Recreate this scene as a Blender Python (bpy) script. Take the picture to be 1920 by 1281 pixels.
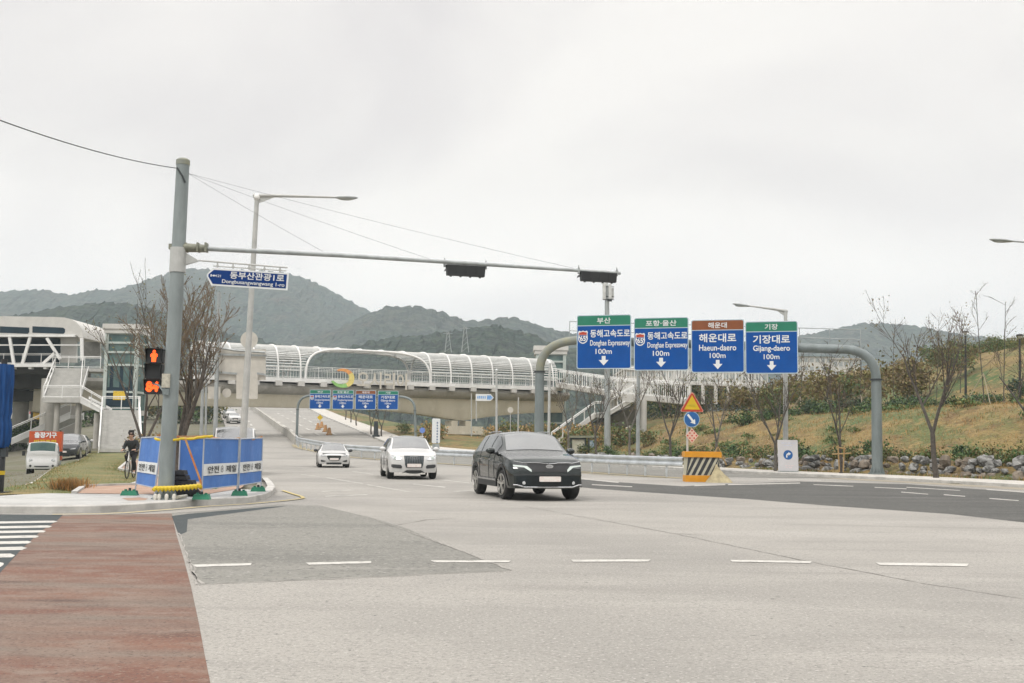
import bpy, bmesh, math, random
from mathutils import Vector, Matrix
for o in list(bpy.data.objects):
    bpy.data.objects.remove(o, do_unlink=True)
SC = bpy.context.scene
COL = SC.collection
R = math.radians
V = Vector

# ------------------------------------------------------------------ camera
FPX = 2000.0                       # focal length in pixels of the 1920 px wide photograph
PITCH, ROLL = math.atan(190.5 / FPX), R(0.7)
CAMP = V((0, 0, 1.45))
CAMR = Matrix.Rotation(math.pi / 2 + PITCH, 3, 'X') @ Matrix.Rotation(ROLL, 3, 'Z')
cd = bpy.data.cameras.new('camera')
cam = bpy.data.objects.new('camera', cd)
COL.objects.link(cam)
cam.matrix_world = Matrix.Translation(CAMP) @ CAMR.to_4x4()
cd.sensor_width = 36.0
cd.lens = FPX / 1920 * 36
cd.clip_start, cd.clip_end = 0.1, 6000
SC.camera = cam

# ------------------------------------------------------------------ sky, sun, exposure
SUN_EL, SUN_AZ = R(52), R(215)
wd = bpy.data.worlds.new('World')
SC.world = wd
wd.use_nodes = True
nt = wd.node_tree
nt.nodes.clear()
N = nt.nodes.new
out = N('ShaderNodeOutputWorld')
sky = N('ShaderNodeTexSky')
sky.sky_type = 'NISHITA'
sky.sun_disc = False
sky.sun_elevation, sky.sun_rotation = SUN_EL, SUN_AZ
bgs = N('ShaderNodeBackground')
bgs.inputs['Strength'].default_value = 0.06
nt.links.new(sky.outputs[0], bgs.inputs['Color'])
tc = N('ShaderNodeTexCoord')
sep = N('ShaderNodeSeparateXYZ')
nt.links.new(tc.outputs['Generated'], sep.inputs[0])
mp = N('ShaderNodeMapping')
mp.inputs['Scale'].default_value = (1.2, 1.2, 2.6)
mp.inputs['Rotation'].default_value = (0.0, 0.12, 0.4)
nt.links.new(tc.outputs['Generated'], mp.inputs['Vector'])
nz = N('ShaderNodeTexNoise')
nz.inputs['Scale'].default_value = 1.7
nz.inputs['Detail'].default_value = 6
nz.inputs['Roughness'].default_value = 0.5
nz.inputs['Distortion'].default_value = 0.5
nt.links.new(mp.outputs[0], nz.inputs['Vector'])
cr = N('ShaderNodeValToRGB')
cr.color_ramp.elements[0].position, cr.color_ramp.elements[1].position = 0.36, 0.62
cr.color_ramp.elements[0].color = (0.785, 0.75, 0.745, 1)
cr.color_ramp.elements[1].color = (0.99, 0.955, 0.915, 1)
nt.links.new(nz.outputs['Fac'], cr.inputs['Fac'])
er = N('ShaderNodeValToRGB')        # sky by height: low in view, raised overhead to light the ground
e = er.color_ramp.elements
e[0].position, e[0].color = 0.0, (0.46, 0.46, 0.46, 1)
e[1].position, e[1].color = 1.0, (0.95, 0.95, 0.95, 1)
for p_, c_ in ((0.10, 0.405), (0.24, 0.325), (0.42, 0.32), (0.58, 0.64)):
    e.new(p_).color = (c_, c_, c_, 1)
nt.links.new(sep.outputs['Z'], er.inputs['Fac'])
mx = N('ShaderNodeMix')
mx.data_type = 'RGBA'
mx.blend_type = 'MULTIPLY'
mx.inputs['Factor'].default_value = 1.0
nt.links.new(cr.outputs['Color'], mx.inputs['A'])
nt.links.new(er.outputs['Color'], mx.inputs['B'])
bgc = N('ShaderNodeBackground')
bgc.inputs['Strength'].default_value = 3.15
nt.links.new(mx.outputs['Result'], bgc.inputs['Color'])
ms = N('ShaderNodeMixShader')
ms.inputs['Fac'].default_value = 0.97
nt.links.new(bgs.outputs[0], ms.inputs[1])
nt.links.new(bgc.outputs[0], ms.inputs[2])
nt.links.new(ms.outputs[0], out.inputs['Surface'])
sl = bpy.data.lights.new('sun', 'SUN')
sl.energy, sl.angle, sl.color = 1.3, R(14), (1.0, 0.96, 0.9)
so = bpy.data.objects.new('sun', sl)
COL.objects.link(so)
so.rotation_euler = (math.pi / 2 - SUN_EL, 0, math.pi - SUN_AZ)
so.location = (0, 0, 60)
SC.view_settings.view_transform = 'Standard'
SC.view_settings.look = 'None'
SC.view_settings.exposure = 0.08
SC.view_settings.gamma = 1.0
SC.view_settings.use_curve_mapping = False
cy = SC.cycles
cy.use_denoising = True
cy.max_bounces, cy.diffuse_bounces, cy.glossy_bounces = 6, 2, 3
cy.volume_bounces = 0
cy.transparent_max_bounces = 8
cy.use_adaptive_sampling = True
cy.adaptive_threshold = 0.02


# ------------------------------------------------------------------ pixels <-> world
def ray(u, v):
    return CAMR @ V(((u - 960) / FPX, (640.5 - v) / FPX, -1))


def at(u, v, Y):
    d = ray(u, v)
    return CAMP + d * (Y / d.y)


def gr(u, v, z=0.0):
    d = ray(u, v)
    return CAMP + d * ((z - CAMP.z) / d.z)


def interp(pts, x):
    if x <= pts[0][0]:
        return pts[0][1]
    for (a, p), (b, q) in zip(pts, pts[1:]):
        if x <= b:
            return p + (q - p) * (x - a) / (b - a)
    return pts[-1][1]


def smooth(a, b, x):
    t = max(0.0, min(1.0, (x - a) / (b - a)))
    return t * t * (3 - 2 * t)


def zr(y):                          # height of the main road along its run
    if y < 60:
        return 0.0
    if y < 112:
        return 0.00055 * (y - 60) ** 2
    return 1.487 + 0.0572 * (min(y, 300) - 112)


def groad(u, v, dz=0.0):
    d = ray(u, v)
    t, step = 5.0, 0.25
    while t < 400:
        p = CAMP + d * t
        if p.z <= zr(p.y) + dz:
            return p
        t += step
    return CAMP + d * t


LEFT_EDGE = [(-30, -90), (27.9, -90), (28, -6.7), (37, -8.7), (45, -13), (60, -18), (90, -25), (125, -33), (212, -58), (300, -84)]
KERB = [(-30, 32), (0, 28), (20, 24.5), (30, 22.3), (40.4, 19.4), (45, 18.0), (50.7, 15.6), (55.7, 12.3), (65, 9), (75.5, 6.2), (88, -1), (102, -11), (145, -22), (183, -32), (240, -46), (300, -62)]


def kx(y):
    return (interp(KERB, y - 3) + interp(KERB, y) * 2 + interp(KERB, y + 3)) / 4


def kpos(y, s, z=0.0):              # s metres to the right of the right-hand kerb
    dx = (kx(y + 0.5) - kx(y - 0.5))
    n = V((1, -dx, 0)).normalized()
    return V((kx(y) + n.x * s, y + n.y * s, z))


def lotz(y):
    return -0.75 * smooth(30, 58, y)


def terrain(x, y):                  # everything that is not road
    xl, xk, z0 = interp(LEFT_EDGE, max(y, 28.0)), kx(y), zr(y)
    if y < 27.5:
        if x < xk:
            return -0.12
    if x < xl:
        t = smooth(0.5, 9, xl - x)
        return -0.12 + (z0) * (1 - t) + lotz(y) * t
    if x <= xk:
        return z0 - 0.12
    dx = kx(y + 0.5) - kx(y - 0.5)
    s = (x - xk) / math.sqrt(1 + dx * dx)
    b = smooth(7.5, 14.5, x - 0.04 * (y - 70)) * (0.35 + 0.65 * smooth(2, 30, x))
    b = max(b, 0.16)
    h = 0.75 * smooth(3.4, 4.6, s) + 3.2 * smooth(4.6, 17, s) + 0.7 * smooth(14, 40, s)
    up = 6.2 * smooth(33, 50, x - 0.02 * (y - 90)) * smooth(66, 98, y)
    far = 1 - smooth(150, 260, y) * 0.8
    return z0 * (1 - smooth(2, 25, s) * 0.6) + 0.05 + (h * b + up) * far


# ------------------------------------------------------------------ materials
MATS = {}


def mat(name, c, rough=0.6, metal=0.0, var=0.12, scale=3.0, bump=0.0, bscale=None, c2=None, spec=0.5, coat=0.0, emit=0.0, ramp=(0.35, 0.65), detail=5, stretch=None):
    if name in MATS:
        return MATS[name]
    m = bpy.data.materials.new(name)
    m.use_nodes = True
    t = m.node_tree
    b = t.nodes['Principled BSDF']
    L = t.links.new
    tcn = t.nodes.new('ShaderNodeTexCoord')
    src = tcn.outputs['Object']
    if stretch:
        mpn = t.nodes.new('ShaderNodeMapping')
        mpn.inputs['Scale'].default_value = stretch
        L(src, mpn.inputs['Vector'])
        src = mpn.outputs[0]
    n = t.nodes.new('ShaderNodeTexNoise')
    n.inputs['Scale'].default_value = scale
    n.inputs['Detail'].default_value = detail
    n.inputs['Roughness'].default_value = 0.6
    L(src, n.inputs['Vector'])
    r = t.nodes.new('ShaderNodeValToRGB')
    r.color_ramp.elements[0].position, r.color_ramp.elements[1].position = ramp
    lo = tuple(x * (1 - var) for x in c)
    hi = tuple(min(1, x * (1 + var)) for x in c) if c2 is None else c2
    if c2 is not None:
        lo = c
    r.color_ramp.elements[0].color = (*lo, 1)
    r.color_ramp.elements[1].color = (*hi, 1)
    L(n.outputs['Fac'], r.inputs['Fac'])
    L(r.outputs['Color'], b.inputs['Base Color'])
    b.inputs['Roughness'].default_value = rough
    b.inputs['Metallic'].default_value = metal
    b.inputs['Specular IOR Level'].default_value = spec
    b.inputs['Coat Weight'].default_value = coat
    b.inputs['Coat Roughness'].default_value = 0.04
    if emit:
        L(r.outputs['Color'], b.inputs['Emission Color'])
        b.inputs['Emission Strength'].default_value = emit
    if bump:
        n2 = t.nodes.new('ShaderNodeTexNoise')
        n2.inputs['Scale'].default_value = bscale or scale * 6
        n2.inputs['Detail'].default_value = 4
        L(src, n2.inputs['Vector'])
        bn = t.nodes.new('ShaderNodeBump')
        bn.inputs['Strength'].default_value = bump
        bn.inputs['Distance'].default_value = 0.05
        L(n2.outputs['Fac'], bn.inputs['Height'])
        L(bn.outputs[0], b.inputs['Normal'])
    m['nodes_ready'] = 1
    MATS[name] = m
    return m


def layered(name, base, layers, rough=0.85, bump=0.3, bscale=60.0, spec=0.3, bdist=0.02):
    """base colour, then layers (colour, noise scale, ramp lo, ramp hi, stretch) mixed over it by noise masks."""
    m = bpy.data.materials.new(name)
    m.use_nodes = True
    t = m.node_tree
    b = t.nodes['Principled BSDF']
    L = t.links.new
    tcn = t.nodes.new('ShaderNodeTexCoord')
    rgb = t.nodes.new('ShaderNodeRGB')
    rgb.outputs[0].default_value = (*base, 1)
    cur = rgb.outputs[0]
    for i, (c, s, lo, hi, st) in enumerate(layers):
        mpn = t.nodes.new('ShaderNodeMapping')
        mpn.inputs['Scale'].default_value = st or (1, 1, 1)
        mpn.inputs['Location'].default_value = (i * 7.3, i * 3.1, i * 1.7)
        L(tcn.outputs['Object'], mpn.inputs['Vector'])
        n = t.nodes.new('ShaderNodeTexNoise')
        n.inputs['Scale'].default_value = s
        n.inputs['Detail'].default_value = 5
        n.inputs['Roughness'].default_value = 0.62
        L(mpn.outputs[0], n.inputs['Vector'])
        r = t.nodes.new('ShaderNodeMapRange')
        r.inputs['From Min'].default_value, r.inputs['From Max'].default_value = lo, hi
        L(n.outputs['Fac'], r.inputs['Value'])
        x = t.nodes.new('ShaderNodeMix')
        x.data_type = 'RGBA'
        L(r.outputs[0], x.inputs['Factor'])
        L(cur, x.inputs['A'])
        x.inputs['B'].default_value = (*c, 1)
        cur = x.outputs['Result']
    L(cur, b.inputs['Base Color'])
    b.inputs['Roughness'].default_value = rough
    b.inputs['Specular IOR Level'].default_value = spec
    if bump:
        n2 = t.nodes.new('ShaderNodeTexNoise')
        n2.inputs['Scale'].default_value = bscale
        n2.inputs['Detail'].default_value = 3
        L(tcn.outputs['Object'], n2.inputs['Vector'])
        bn = t.nodes.new('ShaderNodeBump')
        bn.inputs['Strength'].default_value = bump
        bn.inputs['Distance'].default_value = bdist
        L(n2.outputs['Fac'], bn.inputs['Height'])
        L(bn.outputs[0], b.inputs['Normal'])
    MATS[name] = m
    return m


A_PALE = layered('asphalt_pale', (0.305, 0.292, 0.265), [((0.232, 0.224, 0.205), 0.10, 0.44, 0.60, None), ((0.345, 0.33, 0.302), 0.45, 0.5, 0.7, (0.25, 1, 1)), ((0.235, 0.225, 0.205), 0.9, 0.54, 0.70, (0.18, 1.6, 1)), ((0.21, 0.20, 0.185), 22, 0.52, 0.66, None), ((0.40, 0.385, 0.355), 30, 0.54, 0.68, None), ((0.13, 0.127, 0.118), 46, 0.56, 0.68, None), ((0.10, 0.10, 0.095), 12, 0.66, 0.72, None)], bscale=40)
A_OLD = layered('asphalt_patch', (0.206, 0.202, 0.181), [((0.160, 0.158, 0.143), 0.5, 0.45, 0.65, (0.3, 1, 1)), ((0.260, 0.252, 0.227), 1.4, 0.55, 0.75, (0.3, 1, 1)), ((0.105, 0.105, 0.097), 10, 0.55, 0.66, None), ((0.302, 0.294, 0.269), 16, 0.57, 0.67, None), ((0.076, 0.076, 0.071), 34, 0.58, 0.68, None)])
A_DARK = layered('asphalt_dark', (0.078, 0.078, 0.072), [((0.058, 0.058, 0.055), 0.6, 0.45, 0.65, (0.3, 1, 1)), ((0.110, 0.107, 0.099), 0.9, 0.52, 0.75, (0.2, 1, 1)), ((0.133, 0.131, 0.119), 11, 0.56, 0.68, None), ((0.035, 0.035, 0.034), 16, 0.56, 0.68, None)])
A_BLACK = layered('asphalt_new', (0.045, 0.055, 0.057), [((0.075, 0.08, 0.08), 1.2, 0.5, 0.75, None), ((0.12, 0.12, 0.115), 50, 0.62, 0.75, None)])
A_RED = layered('red_paint', (0.150, 0.074, 0.053), [((0.185, 0.098, 0.068), 0.5, 0.45, 0.60, (0.4, 1, 1)), ((0.165, 0.135, 0.110), 0.7, 0.48, 0.62, (0.22, 1.3, 1)), ((0.112, 0.064, 0.050), 0.5, 0.52, 0.74, (0.2, 1.4, 1)), ((0.20, 0.15, 0.12), 3.5, 0.46, 0.66, (0.5, 1, 1)), ((0.085, 0.055, 0.045), 1.6, 0.56, 0.74, (0.4, 1.2, 1)), ((0.225, 0.165, 0.13), 26, 0.54, 0.68, None), ((0.075, 0.05, 0.042), 36, 0.54, 0.68, None)])
PAINT_W = layered('road_paint_white', (0.50, 0.49, 0.455), [((0.40, 0.39, 0.36), 2.5, 0.5, 0.66, None), ((0.33, 0.32, 0.295), 9, 0.56, 0.64, None), ((0.30, 0.29, 0.27), 22, 0.58, 0.66, None)], bump=0)
PAINT_O = layered('road_paint_worn', (0.43, 0.415, 0.385), [((0.31, 0.30, 0.275), 1.5, 0.46, 0.60, None), ((0.27, 0.26, 0.24), 8, 0.54, 0.62, None)], bump=0)
PAINT_Y = layered('road_paint_yellow', (0.46, 0.375, 0.165), [((0.36, 0.315, 0.20), 3, 0.5, 0.7, None)], bump=0)
PAVE = layered('paving_grey', (0.414, 0.414, 0.396), [((0.317, 0.317, 0.304), 0.7, 0.45, 0.7, None), ((0.475, 0.475, 0.458), 2.5, 0.5, 0.7, None), ((0.264, 0.264, 0.246), 20, 0.6, 0.75, None)])
PAVE_R = layered('paving_brown', (0.34, 0.225, 0.165), [((0.40, 0.29, 0.22), 1.5, 0.45, 0.7, None), ((0.22, 0.15, 0.11), 18, 0.55, 0.75, None)])
KERBM = mat('kerb_stone', (0.425, 0.416, 0.391), 0.85, var=0.18, scale=2.2, bump=0.15)
LAWN = layered('dry_lawn', (0.132, 0.132, 0.051), [((0.085, 0.115, 0.034), 0.22, 0.46, 0.62, None), ((0.230, 0.170, 0.072), 0.5, 0.48, 0.68, None), ((0.064, 0.072, 0.030), 4, 0.55, 0.75, None), ((0.255, 0.212, 0.111), 9, 0.58, 0.75, None)], bump=0.6, bscale=14)
LOT = layered('lot_ground', (0.122, 0.115, 0.076), [((0.076, 0.090, 0.032), 0.15, 0.5, 0.66, (0.4, 1, 1)), ((0.173, 0.162, 0.137), 0.4, 0.5, 0.7, (0.4, 1, 1)), ((0.065, 0.061, 0.043), 8, 0.56, 0.75, None)], bump=0.4, bscale=14)
SLOPE = layered('bank_grass', (0.195, 0.142, 0.050), [((0.121, 0.077, 0.031), 0.35, 0.45, 0.62, None), ((0.088, 0.107, 0.033), 0.28, 0.50, 0.60, (1, 0.6, 1)), ((0.055, 0.099, 0.029), 0.10, 0.52, 0.60, (1, 0.6, 1)), ((0.250, 0.177, 0.070), 1.6, 0.5, 0.68, None), ((0.081, 0.055, 0.026), 5, 0.52, 0.70, None), ((0.309, 0.228, 0.103), 9, 0.58, 0.74, None)], bump=0.9, bscale=5, bdist=0.15)
CONC = layered('concrete', (0.40, 0.385, 0.35), [((0.31, 0.30, 0.265), 0.35, 0.45, 0.68, (1, 1, 0.25)), ((0.47, 0.455, 0.42), 1.2, 0.5, 0.72, None), ((0.27, 0.255, 0.225), 3, 0.58, 0.75, (1, 1, 0.2))], bump=0.1, bscale=8)
CONC_B = layered('concrete_beige', (0.64, 0.595, 0.48), [((0.54, 0.50, 0.395), 0.3, 0.45, 0.7, (1, 1, 0.25)), ((0.68, 0.64, 0.53), 1.0, 0.5, 0.72, None)], bump=0.1, bscale=8)
WHITE = mat('white_painted_steel', (0.70, 0.70, 0.68), 0.45, var=0.10, scale=0.8)
OFFW = mat('off_white_panel', (0.52, 0.51, 0.48), 0.6, var=0.08, scale=0.8)
GALV = mat('galvanised_steel', (0.336, 0.360, 0.360), 0.42, 0.35, var=0.16, scale=5, stretch=(1, 1, 0.3))
POLEG = mat('pole_grey_green', (0.216, 0.248, 0.248), 0.5, 0.1, var=0.14, scale=4, stretch=(1, 1, 0.25), bump=0.05)
POLED = mat('gantry_grey', (0.164, 0.193, 0.193), 0.5, 0.1, var=0.14, scale=3, stretch=(1, 1, 0.3))
POLEL = mat('pole_light', (0.416, 0.424, 0.408), 0.5, 0.1, var=0.1, scale=3)
LICH = mat('gantry_lichen', (0.24, 0.24, 0.165), 0.6, var=0.2, scale=2, c2=(0.19, 0.21, 0.195))
BLACK = mat('black_plastic', (0.012, 0.014, 0.015), 0.5, var=0.2)
RUBBER = mat('rubber', (0.02, 0.02, 0.02), 0.8, var=0.3, scale=6)
DARK = mat('dark_metal', (0.035, 0.042, 0.045), 0.5, 0.2, var=0.2)
CHROME = mat('chrome', (0.42, 0.43, 0.44), 0.25, 1.0, var=0.05)
RIMM = mat('alloy_rim', (0.50, 0.49, 0.46), 0.3, 0.7, var=0.1)
GLASS = mat('car_glass', (0.045, 0.055, 0.058), 0.06, 0.0, var=0.25, scale=1.5, spec=0.5)
GLASS.node_tree.nodes['Principled BSDF'].inputs['IOR'].default_value = 2.5
TEAL = mat('teal_glass', (0.11, 0.17, 0.15), 0.15, 0.0, c2=(0.025, 0.075, 0.075), scale=0.55, spec=0.5)
DGLASS = mat('dark_blue_glass', (0.010, 0.028, 0.042), 0.25, var=0.3, scale=0.7, spec=0.25)
P_BLK = mat('paint_black', (0.026, 0.033, 0.032), 0.26, 0.85, var=0.1, coat=0.8)
P_WHT = mat('paint_white', (0.53, 0.53, 0.52), 0.3, 0.0, var=0.03, coat=0.7)
P_DRK = mat('paint_charcoal', (0.03, 0.035, 0.04), 0.25, 0.1, var=0.1, coat=1.0)
P_BLU = mat('paint_blue', (0.06, 0.16, 0.36), 0.3, 0.0, var=0.1, coat=0.6)
PLATE = mat('plate_white', (0.72, 0.70, 0.67), 0.5, var=0.1, scale=12, c2=(0.66, 0.57, 0.53))
LAMPON = mat('led_on', (0.50, 0.56, 0.53), 0.25, var=0.0, emit=0.10)
LENS = mat('lamp_lens', (0.55, 0.57, 0.58), 0.1, 0.3, var=0.3, scale=9, coat=1.0)
AMBER = mat('amber_lens', (0.6, 0.2, 0.03), 0.3, var=0.1)
TAIL = mat('tail_lens', (0.4, 0.03, 0.02), 0.2, var=0.2)
S_BLUE = mat('sign_blue', (0.003, 0.068, 0.285), 0.6, var=0.08, scale=1.5, spec=0.15)
S_NAVY = mat('sign_navy', (0.005, 0.036, 0.165), 0.6, var=0.08, scale=1.5, spec=0.15)
S_GREEN = mat('sign_green', (0.004, 0.165, 0.095), 0.6, var=0.08, scale=1.5)
S_BROWN = mat('sign_brown', (0.20, 0.055, 0.010), 0.6, var=0.1, scale=1.5)
S_WHITE = mat('sign_white', (0.68, 0.70, 0.70), 0.45, var=0.03)
S_RED = mat('sign_red', (0.42, 0.04, 0.012), 0.45, var=0.08)
S_ORED = mat('banner_orange', (0.46, 0.075, 0.018), 0.6, var=0.12, scale=4)
S_YEL = mat('sign_yellow', (0.58, 0.40, 0.006), 0.45, var=0.05)
S_ORG = mat('sign_orange', (0.60, 0.26, 0.008), 0.5, var=0.08)
INKM = mat('ink_black', (0.03, 0.032, 0.035), 0.6, var=0.2)
INKG = mat('ink_grey', (0.42, 0.42, 0.45), 0.6, var=0.2)
TARP = layered('tarp_blue', (0.072, 0.19, 0.50), [((0.055, 0.15, 0.42), 1.5, 0.45, 0.68, (1, 1, 0.4)), ((0.11, 0.24, 0.55), 4, 0.55, 0.75, None)], rough=0.55, bump=0.4, bscale=9)
CLOTHB = layered('parasol_blue', (0.008, 0.06, 0.20), [((0.004, 0.03, 0.11), 3, 0.45, 0.68, (4, 4, 0.4))], rough=0.7, bump=0.3, bscale=14)
GREENP = mat('green_plastic', (0.006, 0.16, 0.085), 0.4, var=0.15, scale=6)
YELP = mat('yellow_plastic', (0.55, 0.40, 0.012), 0.45, var=0.12, scale=5)
ORGP = mat('orange_tape', (0.50, 0.15, 0.04), 0.6, scale=6, c2=(0.52, 0.33, 0.13))
REDP = mat('red_tape', (0.56, 0.10, 0.05), 0.5, var=0.2, scale=6)
REDON = mat('signal_red', (1.0, 0.10, 0.012), 0.4, var=0.0, emit=1.5)
BARK = mat('bark', (0.075, 0.064, 0.053), 0.9, var=0.3, scale=8, bump=0.5)
BARKP = mat('bark_pale', (0.128, 0.116, 0.098), 0.9, var=0.3, scale=8, bump=0.5)
TWIG = mat('twig', (0.094, 0.071, 0.053), 0.9, var=0.3, scale=3)
TWIGR = mat('twig_reddish', (0.148, 0.108, 0.070), 0.9, var=0.3, scale=3)
LEAFB = mat('leaf_brown', (0.16, 0.12, 0.05), 0.8, var=0.4, scale=1.3)
LEAFG = mat('leaf_green', (0.043, 0.101, 0.026), 0.7, c2=(0.111, 0.175, 0.048), scale=1.6)
LEAFD = mat('leaf_dark', (0.017, 0.039, 0.017), 0.7, c2=(0.038, 0.064, 0.022), scale=1.6)
LEAFO = mat('leaf_olive', (0.106, 0.102, 0.024), 0.8, c2=(0.196, 0.170, 0.051), scale=1.3)
LEAFR = mat('leaf_russet', (0.135, 0.088, 0.034), 0.8, c2=(0.205, 0.15, 0.06), scale=1.3)
STRAW = mat('straw', (0.40, 0.27, 0.11), 0.9, c2=(0.30, 0.16, 0.06), scale=1.5)
GRASSG = mat('grass_green', (0.10, 0.145, 0.035), 0.9, c2=(0.19, 0.19, 0.07), scale=0.6)
ROCK = layered('boulder_grey', (0.245, 0.245, 0.234), [((0.116, 0.116, 0.112), 1.2, 0.44, 0.60, None), ((0.048, 0.046, 0.041), 2.5, 0.50, 0.64, None), ((0.340, 0.337, 0.319), 5, 0.55, 0.72, None)], bump=0.9, bscale=5)
ROCKB = layered('boulder_brown', (0.192, 0.160, 0.124), [((0.112, 0.092, 0.072), 1.2, 0.45, 0.65, None), ((0.304, 0.288, 0.264), 2.5, 0.56, 0.72, None)], bump=0.9, bscale=5)
FOREST = layered('forest_hill', (0.017, 0.038, 0.027), [((0.032, 0.043, 0.029), 0.009, 0.47, 0.56, None), ((0.049, 0.043, 0.032), 0.03, 0.52, 0.64, None), ((0.004, 0.013, 0.010), 0.09, 0.46, 0.56, None), ((0.058, 0.072, 0.052), 0.13, 0.54, 0.64, None)], bump=1.0, bscale=0.16, bdist=5.0)
FORESTD = layered('forest_evergreen', (0.010, 0.028, 0.018), [((0.024, 0.039, 0.020), 0.04, 0.48, 0.60, None), ((0.002, 0.010, 0.007), 0.18, 0.46, 0.56, None), ((0.042, 0.060, 0.033), 0.24, 0.55, 0.65, None)], bump=1.0, bscale=0.25, bdist=3.0)
SKIN = mat('skin', (0.50, 0.32, 0.24), 0.6, var=0.05)
HAIRM = mat('hair', (0.015, 0.013, 0.012), 0.6, var=0.2)
JACKET = mat('jacket_black', (0.018, 0.022, 0.024), 0.8, var=0.25, scale=6)
TROUS = mat('trousers_black', (0.014, 0.014, 0.016), 0.85, var=0.25, scale=6)


# ------------------------------------------------------------------ mesh builder
class MB:
    def __init__(s):
        s.v, s.f, s.m = [], [], []

    def add(s, vs, fs, mi=0):
        b = len(s.v)
        s.v += [V(p) for p in vs]
        s.f += [tuple(b + i for i in f) for f in fs]
        s.m += [mi] * len(fs)
        return s

    def box(s, c, d, rz=0.0, mi=0, rot=None):
        M = rot or Matrix.Rotation(rz, 3, 'Z')
        c = V(c)
        vs = [c + M @ V((x * d[0] / 2, y * d[1] / 2, z * d[2] / 2)) for x in (-1, 1) for y in (-1, 1) for z in (-1, 1)]
        return s.add(vs, [(0, 1, 3, 2), (4, 6, 7, 5), (0, 4, 5, 1), (2, 3, 7, 6), (0, 2, 6, 4), (1, 5, 7, 3)], mi)

    def beam(s, p, q, w, h, mi=0, up=(0, 0, 1)):
        p, q = V(p), V(q)
        d = (q - p)
        a = d.normalized()
        sd = a.cross(V(up))
        if sd.length < 1e-4:
            sd = a.cross(V((0, 1, 0)))
        sd.normalize()
        u = sd.cross(a)
        M = Matrix((sd, a, u)).transposed()
        return s.box((p + q) / 2, (w, d.length, h), rot=M, mi=mi)

    def tube(s, pts, r, n=8, mi=0, caps=True):
        pts = [V(p) for p in pts]
        k = len(pts)
        rs = r if isinstance(r, (list, tuple)) else [r] * k
        vs, fs, prev = [], [], None
        for i, p in enumerate(pts):
            a = (pts[min(i + 1, k - 1)] - pts[max(i - 1, 0)])
            a = a.normalized() if a.length > 1e-9 else V((0, 0, 1))
            if prev is None:
                prev = a.cross(V((0.31, 0.95, 0.05))) if abs(a.y) < 0.9 else a.cross(V((1, 0, 0)))
            prev = (prev - a * prev.dot(a)).normalized()
            w = a.cross(prev)
            vs += [p + (prev * math.cos(2 * math.pi * j / n) + w * math.sin(2 * math.pi * j / n)) * rs[i] for j in range(n)]
        for i in range(k - 1):
            for j in range(n):
                fs.append((i * n + j, i * n + (j + 1) % n, (i + 1) * n + (j + 1) % n, (i + 1) * n + j))
        if caps:
            fs.append(tuple(range(n - 1, -1, -1)))
            fs.append(tuple((k - 1) * n + j for j in range(n)))
        return s.add(vs, fs, mi)

    def lathe(s, c, axis, prof, n=20, mi=0):
        """prof: (distance along axis, radius)."""
        a = V(axis).normalized()
        p = a.cross(V((0.31, 0.95, 0.05))) if abs(a.y) < 0.9 else a.cross(V((1, 0, 0)))
        p.normalize()
        w = a.cross(p)
        rows = [[V(c) + a * h + (p * math.cos(2 * math.pi * j / n) + w * math.sin(2 * math.pi * j / n)) * max(r, 1e-4) for j in range(n)] for h, r in prof]
        k = len(prof)
        s.grid(rows, mi, True)
        b0 = len(s.v) - k * n
        s.f += [tuple(b0 + j for j in range(n - 1, -1, -1)), tuple(b0 + (k - 1) * n + j for j in range(n))]
        s.m += [mi, mi]
        return s

    def poly(s, pts, mi=0):
        return s.add(pts, [tuple(range(len(pts)))], mi)

    def prism(s, pts, vec, mi=0):
        n = len(pts)
        pts = [V(p) for p in pts]
        vec = V(vec)
        return s.add(pts + [p + vec for p in pts], [tuple(range(n - 1, -1, -1)), tuple(range(n, 2 * n))] + [(i, (i + 1) % n, n + (i + 1) % n, n + i) for i in range(n)], mi)

    def grid(s, rows, mi=0, close=False):
        """rows: list of equally long lists of points."""
        k = len(rows[0])
        fs = []
        for i in range(len(rows) - 1):
            for j in range(k - (0 if close else 1)):
                fs.append((i * k + j, i * k + (j + 1) % k, (i + 1) * k + (j + 1) % k, (i + 1) * k + j))
        return s.add([p for r in rows for p in r], fs, mi)

    def blob(s, c, d, n=10, mi=0, jit=0.0, rng=None, rot=None):
        rows = []
        c = V(c)
        for i in range(1, n // 2):
            a = math.pi * i / (n // 2)
            row = []
            for j in range(n):
                b = 2 * math.pi * j / n
                k = 1 + (rng.uniform(-jit, jit) if rng else 0)
                p = V((math.sin(a) * math.cos(b) * d[0], math.sin(a) * math.sin(b) * d[1], math.cos(a) * d[2])) * k
                row.append(c + (rot @ p if rot else p))
            rows.append(row)
        b0 = len(s.v)
        s.grid(rows, mi, True)
        up = V((0, 0, d[2]))
        if rot:
            up = rot @ up
        t, bt = len(s.v), len(s.v) + 1
        s.v += [c + up, c - up]
        m = len(rows)
        for j in range(n):
            s.f.append((t, b0 + (j + 1) % n, b0 + j))
            s.f.append((bt, b0 + (m - 1) * n + j, b0 + (m - 1) * n + (j + 1) % n))
            s.m += [mi, mi]
        return s

    def orient(s, c=(0, 0, 0.6)):
        c = V(c)
        for i, f in enumerate(s.f):
            a, b_, d = s.v[f[0]], s.v[f[1]], s.v[f[2]]
            n = (b_ - a).cross(d - a)
            if len(f) > 3:
                n = n + (d - a).cross(s.v[f[3]] - a)
            m = sum((s.v[k] for k in f), V((0, 0, 0))) / len(f)
            if n.dot(m - c) < 0:
                s.f[i] = tuple(reversed(f))
        return s

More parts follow.
